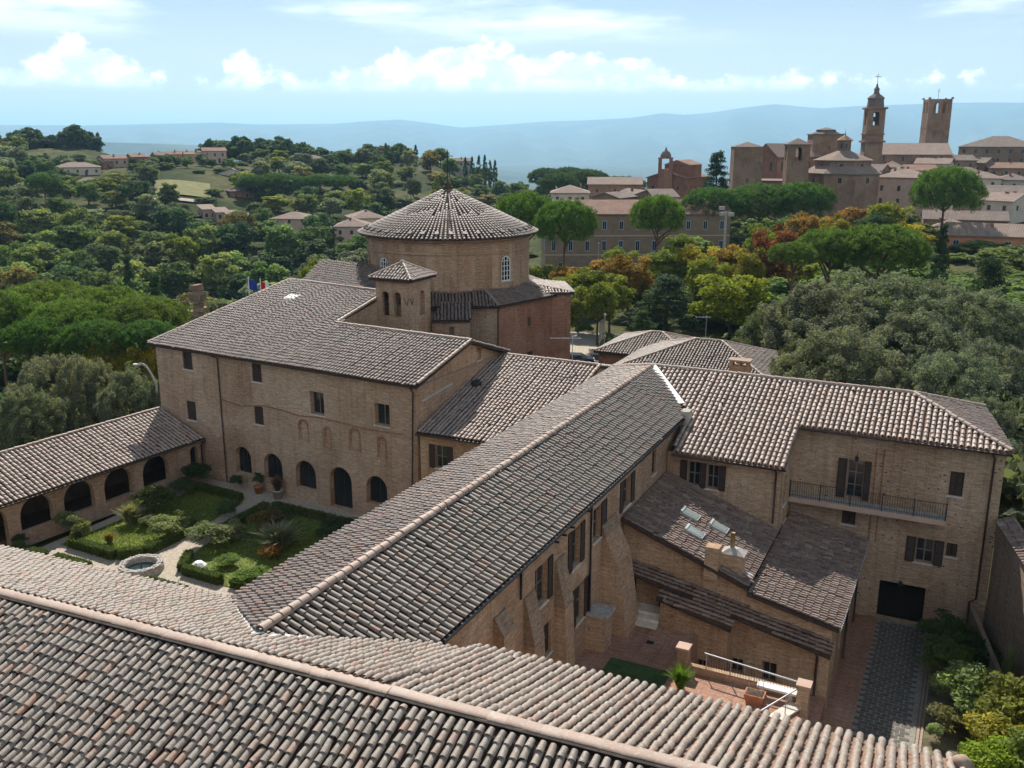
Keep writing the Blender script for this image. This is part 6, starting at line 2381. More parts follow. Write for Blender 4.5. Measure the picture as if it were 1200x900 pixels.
# umbrella pines
UP = 'umbrella pines'
for a in ((615, 229, 165, 80, 'left of the two umbrella pines behind the round church, leaning crown', .44),
          (663, 238, 152, 72, 'right of the two umbrella pines behind the round church', .46),
          (775, 232, 160, 62, 'round crowned umbrella pine in front of the ochre palace', .5),
          (838, 222, 205, 84, 'left umbrella pine of the broad green bank below the squat tower', .42),
          (895, 218, 208, 92, 'middle umbrella pine of the broad green bank below the towers', .42),
          (945, 216, 204, 80, 'right umbrella pine of the broad green bank below the slim belfry', .42),
          (1115, 198, 200, 76, 'tall umbrella pine with two trunks standing before the town houses', .46),
          (985, 272, 118, 92, 'left half of the bright umbrella pine bank above the grey oaks', .5),
          (1045, 268, 116, 122, 'broad bright umbrella pine crown above the big grey oaks', .5),
          (940, 288, 112, 60, 'small bright umbrella pine at the left end of the bank above the oaks', .5)):
    tall = a[0] in (615, 663, 775, 1115)
    tpx('pine', a[0], a[1], a[2], a[3] * (1.1 if tall else 1.0), vcol((0.085, 0.142, 0.03) if tall else (PINE if a[2] < 180 else PINE_D), .1), a[4], UP, crown=.62 if tall else a[5], pk=1.95 if tall else 1.35)
for a in ((30, 340, 104, 130, 'leftmost bright pine crown beyond the loggia'), (100, 346, 100, 120, 'second bright pine crown from the left beyond the loggia'),
          (60, 362, 94, 110, 'nearest bright pine crown beyond the loggia, lowest edge'), (150, 358, 96, 100, 'bright pine crown beside the left wing gable'),
          (-30, 352, 98, 110, 'bright pine crown cut by the left frame edge'), (20, 385, 90, 100, 'low dark pine crown in front of the bright pines at left'),
          (85, 388, 89, 95, 'low dark pine crown above the yellow tree'), (150, 388, 90, 80, 'low dark pine crown behind the curved lamp')):
    tpx('pine', a[0], a[1], a[2], a[3], vcol(PINE if a[1] < 380 else PINE_D, .1), a[4], 'bright pines beyond the loggia', crown=.62)  # lower crowns added, their darker green stands for the bank's shaded underside
for k, (x, yt, w) in enumerate(((292, 206, 40), (318, 204, 44), (345, 207, 40), (372, 205, 44), (398, 206, 42), (305, 214, 36))):
    tpx('pine', x, yt, 355 + 6 * k, w, vcol(PINE_D, .1), 'dark umbrella pine in the hillside row of pines over the villa', 'hillside pine row', crown=.4)
tpx('pine', 45, 204, 330, 42, PINE_D, 'round umbrella pine standing alone on the left hillside below the pale house', UP, crown=.6)
tpx('pine', 35, 185, 420, 30, PINE_D, 'small umbrella pine by the wooded hill at the far left', UP, crown=.5)
for k, (x, yt, w) in enumerate(((655, 204, 50), (690, 200, 60), (725, 208, 70), (640, 198, 44), (668, 197, 52))):
    tpx('pine', x, yt, 330 + 12 * k, w, vcol(DK, .1), 'dark flat topped pine in the far belt right of the round church', 'far pine belt', crown=.55)

# cypresses and dark conifers on the central hill
for k, x in enumerate((452, 460, 470, 478, 487, 545, 553, 561, 568, 574, 580)):
    tpx('cypress', x, 168 + (k * 5) % 9 if x < 500 else 182 + (k * 7) % 8, 470, 9, vcol(DK, .15), 'dark narrow cypress in the clumps on the central hill crest', 'hill crest cypresses', crown=.92)
tpx('cypress', 115, 156, 540, 12, DK, 'pointed conifer rising from the wooded hill at far left', 'hill crest cypresses', crown=.9)
tpx('cedar', 842, 174, 235, 62, (0.028, 0.05, 0.03), 'dark blue green conifer left of the squat tower', 'conifers', crown=.92)
tpx('cedar', 1118, 262, 130, 40, (0.028, 0.05, 0.026), 'dark spiky conifer between the bright pine bank and the orange house', 'conifers', crown=.95)
tpx('cedar', 790, 326, 128, 118, (0.045, 0.075, 0.035), 'wide layered cedar beside the car park', 'conifers', crown=.88)
tpx('cedar', 760, 372, 118, 60, (0.05, 0.085, 0.035), 'low spreading conifer at the foot of the wide cedar', 'conifers', crown=.95)
tpx('cedar', 1180, 302, 112, 90, (0.04, 0.065, 0.035), 'dark conifer at the right edge above the grey oaks', 'conifers', crown=.95)
tpx('cedar', 135, 300, 168, 42, (0.035, 0.06, 0.035), 'dark conifer in the valley above the bright pines', 'conifers', crown=.95)
tpx('cedar', 165, 322, 145, 50, (0.04, 0.08, 0.035), 'green conifer in the valley left of the left wing roof', 'conifers', crown=.9)
tpx('cypress', 511, 208, 330, 16, (0.20, 0.19, 0.05), 'slender yellow poplar on the hillside right of the church cross', 'poplars', crown=.9)
tpx('cypress', 278, 266, 285, 14, (0.16, 0.17, 0.06), 'slender green poplar below the stepped row houses', 'poplars', crown=.9)

# silver grey evergreen oaks on the right and left
GO = 'grey evergreen oaks'
for a in ((985, 335, 92, 150, 'large silver grey oak behind the right wing, left of the mass'), (1060, 318, 96, 170, 'highest silver grey oak in the mass right of the convent'),
          (1010, 392, 78, 150, 'silver grey oak just behind the right wing ridge'), (1095, 372, 84, 150, 'silver grey oak in the middle of the right mass'),
          (1150, 420, 72, 130, 'silver grey oak beside the right wing hip'), (1190, 410, 78, 110, 'silver grey oak at the right frame edge'),
          (930, 362, 96, 100, 'darker grey oak right of the low outbuildings'), (1195, 480, 66, 90, 'grey oak foliage right of the garden wall'),
          (1215, 540, 62, 100, 'lowest grey oak beyond the garden wall coping'), (1130, 338, 104, 120, 'grey oak below the dark conifer on the right'),
          (1075, 440, 74, 90, 'small grey oak against the right wing roof'), (1172, 345, 92, 130, 'grey oak under the dark conifer at the right edge'),
          (960, 412, 82, 80, 'dark oak between the outbuildings and the grey mass')):
    tpx('oak', a[0], a[1], a[2], a[3] * 1.12, vcol(OAK_S if a[0] > 960 else OAK, .12), a[4], GO, crown=.9)
for a in ((25, 424, 82, 110, 'silver grey tree behind the loggia roof at the left edge'), (70, 430, 80, 90, 'second silver grey tree behind the loggia roof'),
          (120, 446, 77, 90, 'silver grey tree between loggia roof and left wing gable'), (160, 456, 76, 60, 'small silver grey tree touching the left wing corner'),
          (-10, 470, 74, 100, 'silver grey tree cut by the left frame edge')):
    tpx('oak', a[0], a[1], a[2], a[3], vcol(OAK_S, .08), a[4], 'silver trees behind the loggia', crown=.85)
tpx('broad', 95, 408, 88, 70, YEL, 'yellow leaved small tree between bright pines and silver trees', 'yellow trees', crown=.8)
tpx('broad', 140, 408, 88, 60, (0.22, 0.19, 0.025), 'olive yellow small tree by the curved lamp pole', 'yellow trees', crown=.8)
tpx('oak', 182, 470, 78, 24, OAK, 'dark bush at the left wing corner under the curved pole', GO, crown=.9)

# park trees by the car park and the autumn bank
PK = 'park trees'
for a in ((680, 312, 128, 62, YG, 'yellow green park tree right of the round church'), (720, 322, 126, 56, YG, 'second yellow green park tree by the gravel'),
          (705, 330, 118, 50, (0.13, 0.15, 0.03), 'nearest green park tree over the car park'), (665, 340, 116, 44, (0.12, 0.14, 0.035), 'park tree touching the church chapel'),
          (742, 300, 140, 60, ORG, 'orange tinted park tree before the palace'), (670, 314, 140, 44, ORG, 'orange topped tree behind the chapel roof'),
          (785, 290, 150, 64, YG, 'light green tree above the cedar'), (825, 288, 150, 62, YEL, 'golden tree above the cedar, right of the light green one'),
          (868, 318, 112, 92, (0.17, 0.19, 0.022), 'big bright yellow green tree left of the grey oaks'), (862, 282, 142, 60, ORG, 'orange brown tree below the pine bank'),
          (915, 264, 140, 60, RED, 'dark red leaved tree below the pine bank'), (960, 246, 170, 56, ORG, 'orange tree under the octagonal church wall'),
          (900, 258, 165, 44, YG, 'olive tree left of the dark red tree'), (985, 252, 165, 40, (0.19, 0.15, 0.03), 'ochre tree right under the octagonal church'),
          (1048, 234, 190, 52, YG, 'round green tree right of the octagonal church'), (1030, 245, 180, 40, DK, 'dark green tree in the corner of the octagonal church'),
          (1080, 262, 175, 46, YEL, 'golden tree below the tall two trunked pine'), (835, 300, 132, 50, YG, 'green tree left of the bright yellow green one'),
          (760, 310, 146, 44, YG, 'pale green tree right of the street lamp'), (885, 292, 130, 50, (0.2, 0.17, 0.03), 'yellow brown tree right of the orange brown tree'),
          (730, 290, 160, 40, YG, 'small green tree at the palace foot'), (810, 272, 175, 50, YG, 'light green tree at the right end of the palace')):
    tpx('broad', a[0], a[1], a[2], a[3] * 1.22, vcol(a[4], .1), a[5], PK, crown=.8)
for k, (x, yt, d, w) in enumerate(((850, 400, 110, 40), (905, 408, 108, 44), (720, 398, 112, 34), (745, 404, 110, 40), (690, 404, 124, 34))):
    tpx('shrub', x, yt, d, w, vcol(GRN, .15), 'low green shrub beside the car park under the trees', 'car park shrubs', crown=1.0, cat='shrub')

# woodland of the valley and the hill
random.seed(21)
WOOD = [(0, 330, 118, 430), ]
cols = [GRN, GRN, DK, DK, OAK, OAK, OLV, YG, (0.13, 0.16, 0.055), (0.10, 0.14, 0.05), (0.18, 0.15, 0.055), (0.17, 0.19, 0.06)]


def clear_of(px, py_, d):
    """keep views of the houses, field and roads open"""
    for (x0, x1, d0, d1) in ((52, 300, 372, 470), (220, 300, 305, 345), (310, 385, 285, 320), (385, 450, 250, 300), (185, 245, 345, 372), (640, 800, 190, 225), (860, 1200, 240, 440), (1100, 1200, 185, 240)):
        if x0 < px < x1 and d0 < d < d1:
            return False
    return True


nw = 0
cand = []
for d in (122, 136, 150, 165, 181, 198, 216, 236, 257, 280, 305, 332, 360, 392, 425, 462):
    x = -70.0 + random.uniform(0, 30)
    while x < 465:
        px = x + random.gauss(0, 5)
        dd = d + random.uniform(-7, 7)
        x += random.uniform(10.0, 13.0) * (1.0 if d < 300 else 0.85) * FPX / d
        if px > 425 and dd < 250:
            continue
        if not clear_of(px, 0, dd):
            continue
        cand.append((px, dd))
for d in (335, 372, 410, 450, 492):
    x = 450.0
    while x < 640:
        px = x + random.gauss(0, 5)
        x += random.uniform(9, 12) * FPX / d
        cand.append((px, d + random.uniform(-8, 8)))
for (px, dd) in cand:
    p = at(px, 165, dd)
    near = dd < 300
    H = random.uniform(8.5, 13.5) * (1.0 if near else 0.8)
    R = random.uniform(5.6, 8.4) * (1.0 if near else 0.85)
    c = vcol(random.choice(cols), .25)
    if px > 430:
        lab, grp = 'green tree in the wood on the central hill behind the round church', 'trees of the central hill'
    elif not near:
        lab, grp = 'dark green tree scattered among the hillside houses on the left', 'trees among the hillside houses'
    else:
        lab, grp = 'rounded green tree in the dense wood filling the left valley', 'trees of the left valley'
    tree('far', p.x, p.y, ground_h(p.x, p.y) - 0.8, H, R, c, lab, grp, crown=random.uniform(.88, .97), ry=random.uniform(.85, 1.1))
    nw += 1


def wood(name, label, spots, col):
    """a far or hidden wood that reads as one mass"""
    Vs, Fs, Ts = [], [], []
    n0 = 0
    for (x, y, zb, H, R) in spots:
        me = random.choice(PROTO['farlo'])[0]
        co = np.empty(len(me.vertices) * 3, dtype=np.float32)
        me.vertices.foreach_get('co', co)
        co = co.reshape(-1, 3)
        ti = np.empty(len(me.vertices), dtype=np.float32)
        me.attributes['tint'].data.foreach_get('value', ti)
        a = random.uniform(0, 6.28)
        c_, s_ = math.cos(a), math.sin(a)
        q = np.stack([(co[:, 0] * c_ - co[:, 1] * s_) * R + x, (co[:, 0] * s_ + co[:, 1] * c_) * R + y, co[:, 2] * H / 2 + zb + H / 2], 1)
        Vs.append(q)
        Fs.append(np.arange(len(co)).reshape(-1, 4) + n0)
        Ts.append(np.clip(ti + random.uniform(-.2, .2), 0, 1))
        n0 += len(co)
    me = fast_mesh(name, np.concatenate(Vs), np.concatenate(Fs), np.concatenate(Ts))
    me.materials.append(M['leaf'])
    o = link(bpy.data.objects.new(name, me))
    o.color = (*col, 1)
    tag(o, label, 'wood', kind='stuff')


def spots(n, x0, x1, d0, d1, h0, h1, r0, r1, ok=None):
    out = []
    while len(out) < n:
        px, dd = random.uniform(x0, x1), random.uniform(d0, d1)
        if ok and not ok(px, dd):
            continue
        p = at(px, 165, dd)
        out.append((p.x, p.y, ground_h(p.x, p.y) - 0.6, random.uniform(h0, h1), random.uniform(r0, r1)))
    return out


wood('hilltop_wood', 'dense dark wood covering the far left hilltop', spots(75, -120, 112, 490, 600, 9, 15, 6, 9), (0.05, 0.075, 0.05))
wood('crest_wood', 'clump of tall dark trees on the crest above the pine row', spots(34, 240, 372, 470, 530, 10, 15, 5, 8) + spots(18, 372, 470, 475, 530, 6, 10, 5, 7), DK)
wood('undergrowth', 'dark undergrowth beneath the grey oaks on the right', spots(60, 940, 1290, 72, 118, 3.5, 6.5, 3, 5, lambda x, d: not (x < 1010 and d < 92)), OAK)
wood('undergrowth', 'thicket beyond the garden wall at the right', spots(80, 1240, 1900, 52, 120, 4, 9, 3.5, 6), OAK)
wood('undergrowth', 'dark undergrowth beneath the bright pines on the left', spots(46, -90, 190, 84, 124, 4, 6.5, 3, 4.5), DK)
wood('undergrowth', 'bushes covering the valley floor between the left trees', spots(120, -90, 430, 118, 300, 3, 6, 4, 6.5, lambda x, d: clear_of(x, 0, d)), (0.10, 0.13, 0.055))
wood('undergrowth', 'bushes and gardens between the houses of the left hillside', spots(110, -60, 460, 300, 480, 2.0, 4.5, 3, 5.5, lambda x, d: not (180 < x < 245 and 340 < d < 375)), (0.085, 0.115, 0.05))
wood('undergrowth', 'dark thicket behind the grey oaks below the orange house', spots(60, 880, 1105, 108, 178, 4, 8, 4, 6) + spots(45, 1105, 1290, 104, 150, 3, 5.5, 4, 6), GRN)
wood('undergrowth', 'low bushes between the park trees and the town', spots(80, 560, 1230, 128, 250, 2.5, 5, 3, 5, lambda x, d: not (x < 880 and 186 < d < 240) and not (x < 760 and d < 140) and not (x > 1095 and d > 165)), (0.10, 0.115, 0.04))
wood('undergrowth', 'bushes below the orange house at the right edge', spots(40, 1085, 1260, 150, 192, 2, 3.6, 3, 4.5), (0.12, 0.15, 0.05))
for k in range(26):
    px, dd = random.uniform(60, 300), random.uniform(405, 436)
    p = at(px, 165, dd)
    tree('far', p.x, p.y, ground_h(p.x, p.y) - 0.5, random.uniform(4, 6.5), random.uniform(2.6, 4.2), vcol(random.choice([GRN, DK, OLV]), .2), 'small garden tree in front of the crest row of houses', 'garden trees of the crest row', crown=.92)
for k in range(34):
    px = random.uniform(600, 1230)
    dd = random.uniform(130, 235)
    if px < 880 and 178 < dd < 240:
        continue
    if px > 1095 and dd > 165:
        continue
    if px < 760 and dd < 140:
        continue
    p = at(px, 165, dd)
    tree('far', p.x, p.y, ground_h(p.x, p.y) - 0.5, random.uniform(6, 9.5), random.uniform(4, 6), vcol(random.choice([GRN, YG, OAK, DK, ORG, (0.15, 0.17, 0.03)]), .2), 'low tree filling the park between the convent and the town', 'trees of the park belt', crown=.92)

# ------------------------------------------------------------------ cloister planting
def hedge(p, q, w, h, label, col=(0.075, 0.105, 0.028)):
    """a clipped box hedge: a leafy block"""
    p, q = Vector((*p, 0)), Vector((*q, 0))
    d = q - p
    L = d.length
    rg = np.random.default_rng(int(abs(p.x * 31 + p.y * 17 + L * 7)))
    n = int(900 * (L * (w + 2 * h) + 2 * w * h) / 1.0)
    n = min(n, 7000)
    f = rg.random(n)
    C = np.stack([rg.uniform(0, L, n), rg.uniform(-w / 2, w / 2, n), rg.uniform(0, h, n)], 1)
    N = np.zeros((n, 3))
    t = f < 0.42
    C[t, 2], N[t, 2] = h, 1
    s = (f >= 0.42) & (f < 0.66)
    C[s, 1], N[s, 1] = -w / 2, -1
    s = (f >= 0.66) & (f < 0.9)
    C[s, 1], N[s, 1] = w / 2, 1
    s = f >= 0.9
    C[s, 0] = np.where(rg.random(s.sum()) < .5, 0, L)
    C += rg.normal(0, 0.035, (n, 3))
    V, F, T = leaf_cards(C, N, 0.05, rg, np.clip(rg.normal(.5, .2, n), 0, 1), 0.7, 0.7)
    me = fast_mesh('foliage', V, F, T)
    me.materials.append(M['leaf'])
    root = thing('hedge', p, label, 'hedge', 'box hedges of the cloister', math.atan2(d.y, d.x))
    o = link(bpy.data.objects.new('foliage', me))
    o.color = (*col, 1)
    o.parent = root
    core = MB()
    core.box(0.04, -w / 2 + .05, 0, L - .04, w / 2 - .05, h - .05)
    lobj(core, 'core', M['bark'], root)


hedge((-51.6, 38.75), (-47.4, 38.6), .5, .6, 'long box hedge along the fountain side of the left cloister bed')
hedge((-47.2, 38.75), (-46.2, 39.7), .5, .6, 'short angled box hedge at the fountain corner of the left bed')
hedge((-46.1, 39.9), (-46.1, 44.6), .5, .55, 'box hedge along the shaded path side of the left bed')
hedge((-43.3, 40.9), (-42.2, 39.1), .45, .5, 'short angled box hedge at the fountain corner of the right bed')
hedge((-41.8, 39.0), (-38.8, 38.9), .45, .55, 'box hedge along the fountain side of the right cloister bed')
hedge((-38.0, 39.0), (-35.0, 38.9), .4, .45, 'broken box hedge at the near edge of the right bed by the roof')
hedge((-53.4, 36.4), (-51.2, 36.5), .5, .55, 'box hedge nearest the loggia at the left frame side')
hedge((-50.4, 36.6), (-47.4, 36.6), .5, .55, 'short box hedge left of the fountain by the near roof')
hedge((-42.9, 36.9), (-39.6, 36.95), .45, .45, 'low box hedge right of the fountain by the near roof')
hedge((-52.2, 39.8), (-51.8, 38.9), .45, .5, 'tiny box hedge at the loggia corner of the left bed')
hedge((-44.1, 44.5), (-44.3, 49.5), .5, .55, 'shaded box hedge along the path in the right bed')
hedge((-43.9, 49.9), (-30, 49.2), .5, .5, 'shaded box hedge in front of the arched left wing')
hedge((-51.9, 50.3), (-47.2, 50.0), .5, .5, 'shaded box hedge under the left wing beside the drainpipe')
CS = 'cloister shrubs'
for (x, y, R, H, col, kind, lab) in (
        (-50.8, 45.2, 1.5, 2.2, (0.055, 0.07, 0.022), 'shrub', 'large rounded dark shrub in the left cloister bed'),
        (-51.0, 43.2, .8, 1.7, (0.17, 0.17, 0.09), 'spiky', 'pale spiky shrub beside the large rounded one in the left bed'),
        (-49.4, 43.2, .7, .9, (0.11, 0.13, 0.06), 'shrub', 'small grey green shrub before the rounded one'),
        (-47.0, 42.4, 1.35, 1.5, (0.15, 0.17, 0.07), 'shrub', 'loose pale green rose bush on the right of the left bed'),
        (-46.9, 44.0, .9, 1.4, (0.12, 0.14, 0.06), 'shrub', 'smaller rose bush behind the loose pale one'),
        (-43.3, 42.6, 1.5, 1.7, (0.12, 0.14, 0.06), 'shrub', 'big loose grey green bush at the fountain end of the right bed'),
        (-42.4, 43.9, 1.1, 1.5, (0.13, 0.145, 0.075), 'shrub', 'grey green bush behind the big loose one in the right bed'),
        (-41.2, 46.0, 1.3, 2.0, (0.10, 0.085, 0.035), 'shrub', 'brownish rounded shrub in the shade of the right bed'),
        (-38.9, 44.4, 1.4, 1.9, (0.16, 0.17, 0.11), 'spiky', 'silvery lavender like shrub near the central wing'),
        (-38.4, 43.0, .8, 1.0, (0.20, 0.10, 0.03), 'shrub', 'small orange shrub in front of the silvery one'),
        (-53.2, 39.9, .95, 1.7, (0.12, 0.14, 0.07), 'shrub', 'bush at the loggia foot left of the lawn'),
        (-51.7, 39.7, .7, 1.6, (0.13, 0.14, 0.06), 'shrub', 'narrow bush at the corner of the sunny lawn'),
        (-49.7, 40.2, .45, .9, (0.20, 0.17, 0.05), 'spiky', 'thin yellowing rose in the sunny lawn'),
        (-40.2, 41.0, .8, .7, (0.10, 0.15, 0.03), 'shrub', 'low bright green plant beside the white rock'),
        (-37.2, 39.8, 1.2, .9, (0.075, 0.12, 0.02), 'shrub', 'low green shrub at the right end of the sunny lawn'),
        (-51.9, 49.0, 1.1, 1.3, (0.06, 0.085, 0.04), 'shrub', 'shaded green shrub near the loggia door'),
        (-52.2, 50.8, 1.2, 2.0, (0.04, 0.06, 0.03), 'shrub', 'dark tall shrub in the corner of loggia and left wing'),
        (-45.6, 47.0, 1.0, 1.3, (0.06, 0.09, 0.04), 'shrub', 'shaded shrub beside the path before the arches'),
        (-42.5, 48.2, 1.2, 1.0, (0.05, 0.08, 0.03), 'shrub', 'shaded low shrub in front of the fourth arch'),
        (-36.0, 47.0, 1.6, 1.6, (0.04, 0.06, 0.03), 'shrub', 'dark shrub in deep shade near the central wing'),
        (-49.0, 51.6, .6, 1.2, (0.05, 0.08, 0.04), 'shrub', 'small shrub below the first arched window'),
        (-45.0, 51.6, .5, 1.3, (0.10, 0.06, 0.045), 'spiky', 'plant growing in the large pale pot'),
        (-47.0, 51.8, .5, 1.1, (0.06, 0.08, 0.04), 'shrub', 'plant growing in the terracotta pot by the arches'),
        (-54.6, 37.2, .5, .9, (0.06, 0.08, 0.04), 'shrub', 'small dark bush at the foot of the first loggia pier'),
        (-53.9, 36.6, .5, .8, (0.08, 0.12, 0.04), 'shrub', 'green plant by the loggia at the left frame edge')):
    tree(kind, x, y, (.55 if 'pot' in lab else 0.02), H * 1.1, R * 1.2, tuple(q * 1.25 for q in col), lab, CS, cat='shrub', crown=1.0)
# beds on the right of the drive, court plant
DS = 'drive side shrubs'
for (x, y, R, H, col, kind, lab) in (
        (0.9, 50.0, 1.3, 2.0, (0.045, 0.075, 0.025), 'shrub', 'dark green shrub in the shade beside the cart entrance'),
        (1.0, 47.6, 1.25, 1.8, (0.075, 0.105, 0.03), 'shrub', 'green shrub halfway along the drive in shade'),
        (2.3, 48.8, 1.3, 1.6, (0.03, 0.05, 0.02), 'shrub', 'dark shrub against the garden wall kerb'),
        (1.9, 44.4, 1.35, 2.3, (0.15, 0.19, 0.075), 'shrub', 'large pale green hydrangea like bush in sun by the drive'),
        (1.25, 42.8, .8, 1.1, (0.13, 0.12, 0.05), 'shrub', 'brownish low bush under the large pale bush'),
        (0.75, 41.7, .4, .8, (0.16, 0.20, 0.09), 'shrub', 'small pale bush alone at the drive edge'),
        (3.5, 43.6, 1.5, 2.6, (0.14, 0.15, 0.04), 'shrub', 'tall yellow green bush at the right edge by the wall'),
        (3.2, 41.6, 1.3, 1.9, (0.20, 0.18, 0.03), 'shrub', 'yellowing bush in front of the tall one at right'),
        (2.9, 39.7, 1.2, 1.7, (0.14, 0.19, 0.025), 'shrub', 'bright yellow green bush at the bottom right corner'),
        (4.3, 40.3, 1.2, 2.2, (0.12, 0.15, 0.04), 'shrub', 'green bush at the right frame edge low down'),
        (3.6, 45.8, .35, 3.2, (0.12, 0.14, 0.07), 'spiky', 'thin climbing plant on the garden wall')):
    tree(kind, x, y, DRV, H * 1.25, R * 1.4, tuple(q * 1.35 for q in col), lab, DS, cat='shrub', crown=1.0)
c = atz(797, 806, CZ)
tree('spiky', c.x, c.y, CZ, 1.3, .6, (0.12, 0.20, 0.03), 'bright green leafy potted plant between court lawn and terrace', None, cat='plant', crown=1.0)
tree('shrub', c.x + 3.75, c.y - 2.2, CZ + .4, .3, .3, (0.07, 0.10, 0.03), 'small plants in the terracotta trough', None, cat='plant', crown=1.0)


# grass of the cloister beds: fine blades that nobody could count
def inside(x, y, poly):
    c_ = False
    for i in range(len(poly)):
        (x0, y0), (x1, y1) = poly[i], poly[i - 1]
        if (y0 > y) != (y1 > y) and x < (x1 - x0) * (y - y0) / (y1 - y0) + x0:
            c_ = not c_
    return c_


rgg = np.random.default_rng(77)
pts = []
for nm_, poly_ in BEDS[:2]:
    xs_, ys_ = [q[0] for q in poly_], [q[1] for q in poly_]
    n_ = 0
    while n_ < 9000:
        x, y = rgg.uniform(min(xs_), max(xs_)), rgg.uniform(min(ys_), max(ys_))
        n_ += 1
        if inside(x, y, poly_):
            pts.append((x, y, 0.03))
P_ = np.array(pts)
n_ = len(P_)
a_ = rgg.uniform(0, 6.28, n_)
w_ = np.stack([np.cos(a_), np.sin(a_), np.zeros(n_)], 1) * 0.045
h_ = np.stack([rgg.normal(0, .05, n_), rgg.normal(0, .05, n_), rgg.uniform(.04, .13, n_)], 1)
Vg = np.stack([P_ - w_, P_ + w_, P_ + h_], 1).reshape(-1, 3)
me = fast_mesh('grass', Vg, np.arange(3 * n_).reshape(n_, 3), np.repeat(np.clip(rgg.normal(.5, .22, n_), 0, 1), 3))
me.materials.append(M['leaf'])
o = link(bpy.data.objects.new('grass', me))
o.color = (0.15, 0.18, 0.035, 1)
tag(o, 'short grass growing in the cloister lawn beds', 'grass', kind='stuff')

# ------------------------------------------------------------------ small things around the convent
def small_car(p, rz, col, label):
    c = thing('parked_car', p, label, 'car', None, rz)
    body = MB()
    prof = [(-2.05, .35), (-2.1, .7), (-1.95, .92), (-1.2, .98), (-.55, 1.42), (.85, 1.46), (1.55, 1.02), (2.0, .9), (2.08, .6), (2.05, .35)]
    n = len(prof)
    L = [(x, -.84 if z < 1.0 else -.68, z) for x, z in prof]
    R = [(x, .84 if z < 1.0 else .68, z) for x, z in prof]
    i = len(body.v)
    body.v += L + R
    body.f.append(tuple(range(i + n - 1, i - 1, -1)))
    body.f.append(tuple(range(i + n, i + 2 * n)))
    for k in range(n):
        j = (k + 1) % n
        body.f.append((i + k, i + j, i + n + j, i + n + k))
    t = MT('car_paint_' + str(round(col[2], 3)).replace('.', ''), 0.25, 0.5)
    t.color(col)
    t.b.inputs['Coat Weight'].default_value = 0.6
    lobj(body, 'body', t.m, c)
    for s in (-1, 1):
        g = MB()
        g.poly([(-.5, s * .73, 1.36), (.8, s * .72, 1.40), (1.35, s * .80, 1.05), (-1.0, s * .80, 1.02)])
        lobj(g, 'side_window', M['glass'], c)
    g = MB()
    g.quad((-1.16, -.66, 1.02), (-1.16, .66, 1.02), (-.6, .6, 1.40), (-.6, -.6, 1.40))
    lobj(g, 'windscreen', M['glass'], c)
    g = MB()
    g.quad((1.52, -.66, 1.06), (1.52, .66, 1.06), (.92, .6, 1.45), (.92, -.6, 1.45))
    lobj(g, 'rear_window', M['glass'], c)
    for x in (-1.3, 1.3):
        for y in (-.8, .8):
            w = MB()
            w.tube([(x, y - .1, .33), (x, y + .1, .33)], .33, 16)
            wo = lobj(w, 'wheel', M['dark'], c)
            w = MB()
            w.tube([(x, y - .105, .33), (x, y + .105, .33)], .19, 12)
            lobj(w, 'rim', M['steel'], wo)
    for y in (-.6, .6):
        h = MB()
        h.box(-2.12, y - .18, .62, -2.0, y + .18, .78)
        lobj(h, 'headlight', M['white'], c)
        h = MB()
        h.box(2.0, y - .16, .7, 2.1, y + .16, .86)
        lobj(h, 'tail_light', M['wood_red'], c)


p = atz(676, 428, -0.25)
small_car((p.x, p.y, -0.25), math.radians(205), (0.012, 0.02, 0.045), 'dark blue car parked beyond the low range next to the round church')
p = atz(726, 432, -0.25)
small_car((p.x, p.y + 1, -0.25), math.radians(160), (0.45, 0.46, 0.48), 'silver car parked in the shade by the outbuildings')


def flag(px, py, d, label, bands):
    top = at(px, py, d)
    f = thing('flagpole', (top.x, top.y, 0), label, 'flag', 'flags behind the left wing')
    mb = MB()
    mb.tube([(top.x, top.y, -0.5), (top.x, top.y, top.z + .3)], .05, 6)
    mb.build('pole', M['white'], f)
    w = 0.4
    for k, m in enumerate(bands):
        mb = MB()
        for j in range(3):
            x0, x1 = (k + j / 3) * w, (k + (j + 1) / 3) * w
            o0, o1 = .12 * math.sin(x0 * 3.2), .12 * math.sin(x1 * 3.2)
            a, b = top + _R * (x0 + .05) + _fh * o0, top + _R * (x1 + .05) + _fh * o1
            mb.quad(a - Vector((0, 0, 1.0 + x0 * .25)), b - Vector((0, 0, 1.0 + x1 * .25)), b - Vector((0, 0, x1 * .25)), a - Vector((0, 0, x0 * .25)))
        mb.build('cloth_band', m, f)


gm = m_plain('flag_green', (0.02, 0.22, 0.07), .8, .1, .05)
rdm = m_plain('flag_red', (0.5, 0.03, 0.03), .8, .1, .05)
blm = m_plain('flag_blue', (0.03, 0.06, 0.32), .8, .1, .05)
flag(305, 330, 96, 'green white and red flag flying behind the left wing roof', (rdm, M['white'], gm))
flag(291, 328, 97, 'blue flag beside the tricolour behind the left wing roof', (blm, blm))

# curved lamp pole by the left gable
lp = thing('curved_lamp', (-60.5, 54.5, 0), 'grey arched lamp pole beside the left wing corner', 'lamp')
a = at(183, 450, 80)
pts = [Vector((a.x, a.y, -.5)), Vector((a.x, a.y, a.z))]
for k in range(1, 8):
    t = k / 7
    q = at(183 - 22 * t, 450 - 24 * math.sin(t * 1.9), 80)
    pts.append(q)
MB().tube(pts, .09, 7).build('pole', M['stone'], lp, smooth=True)
MB().obox(pts[-1], _R, _fh, (0, 0, 1), .35, .14, .07).build('lamp_head', M['steel'], lp)

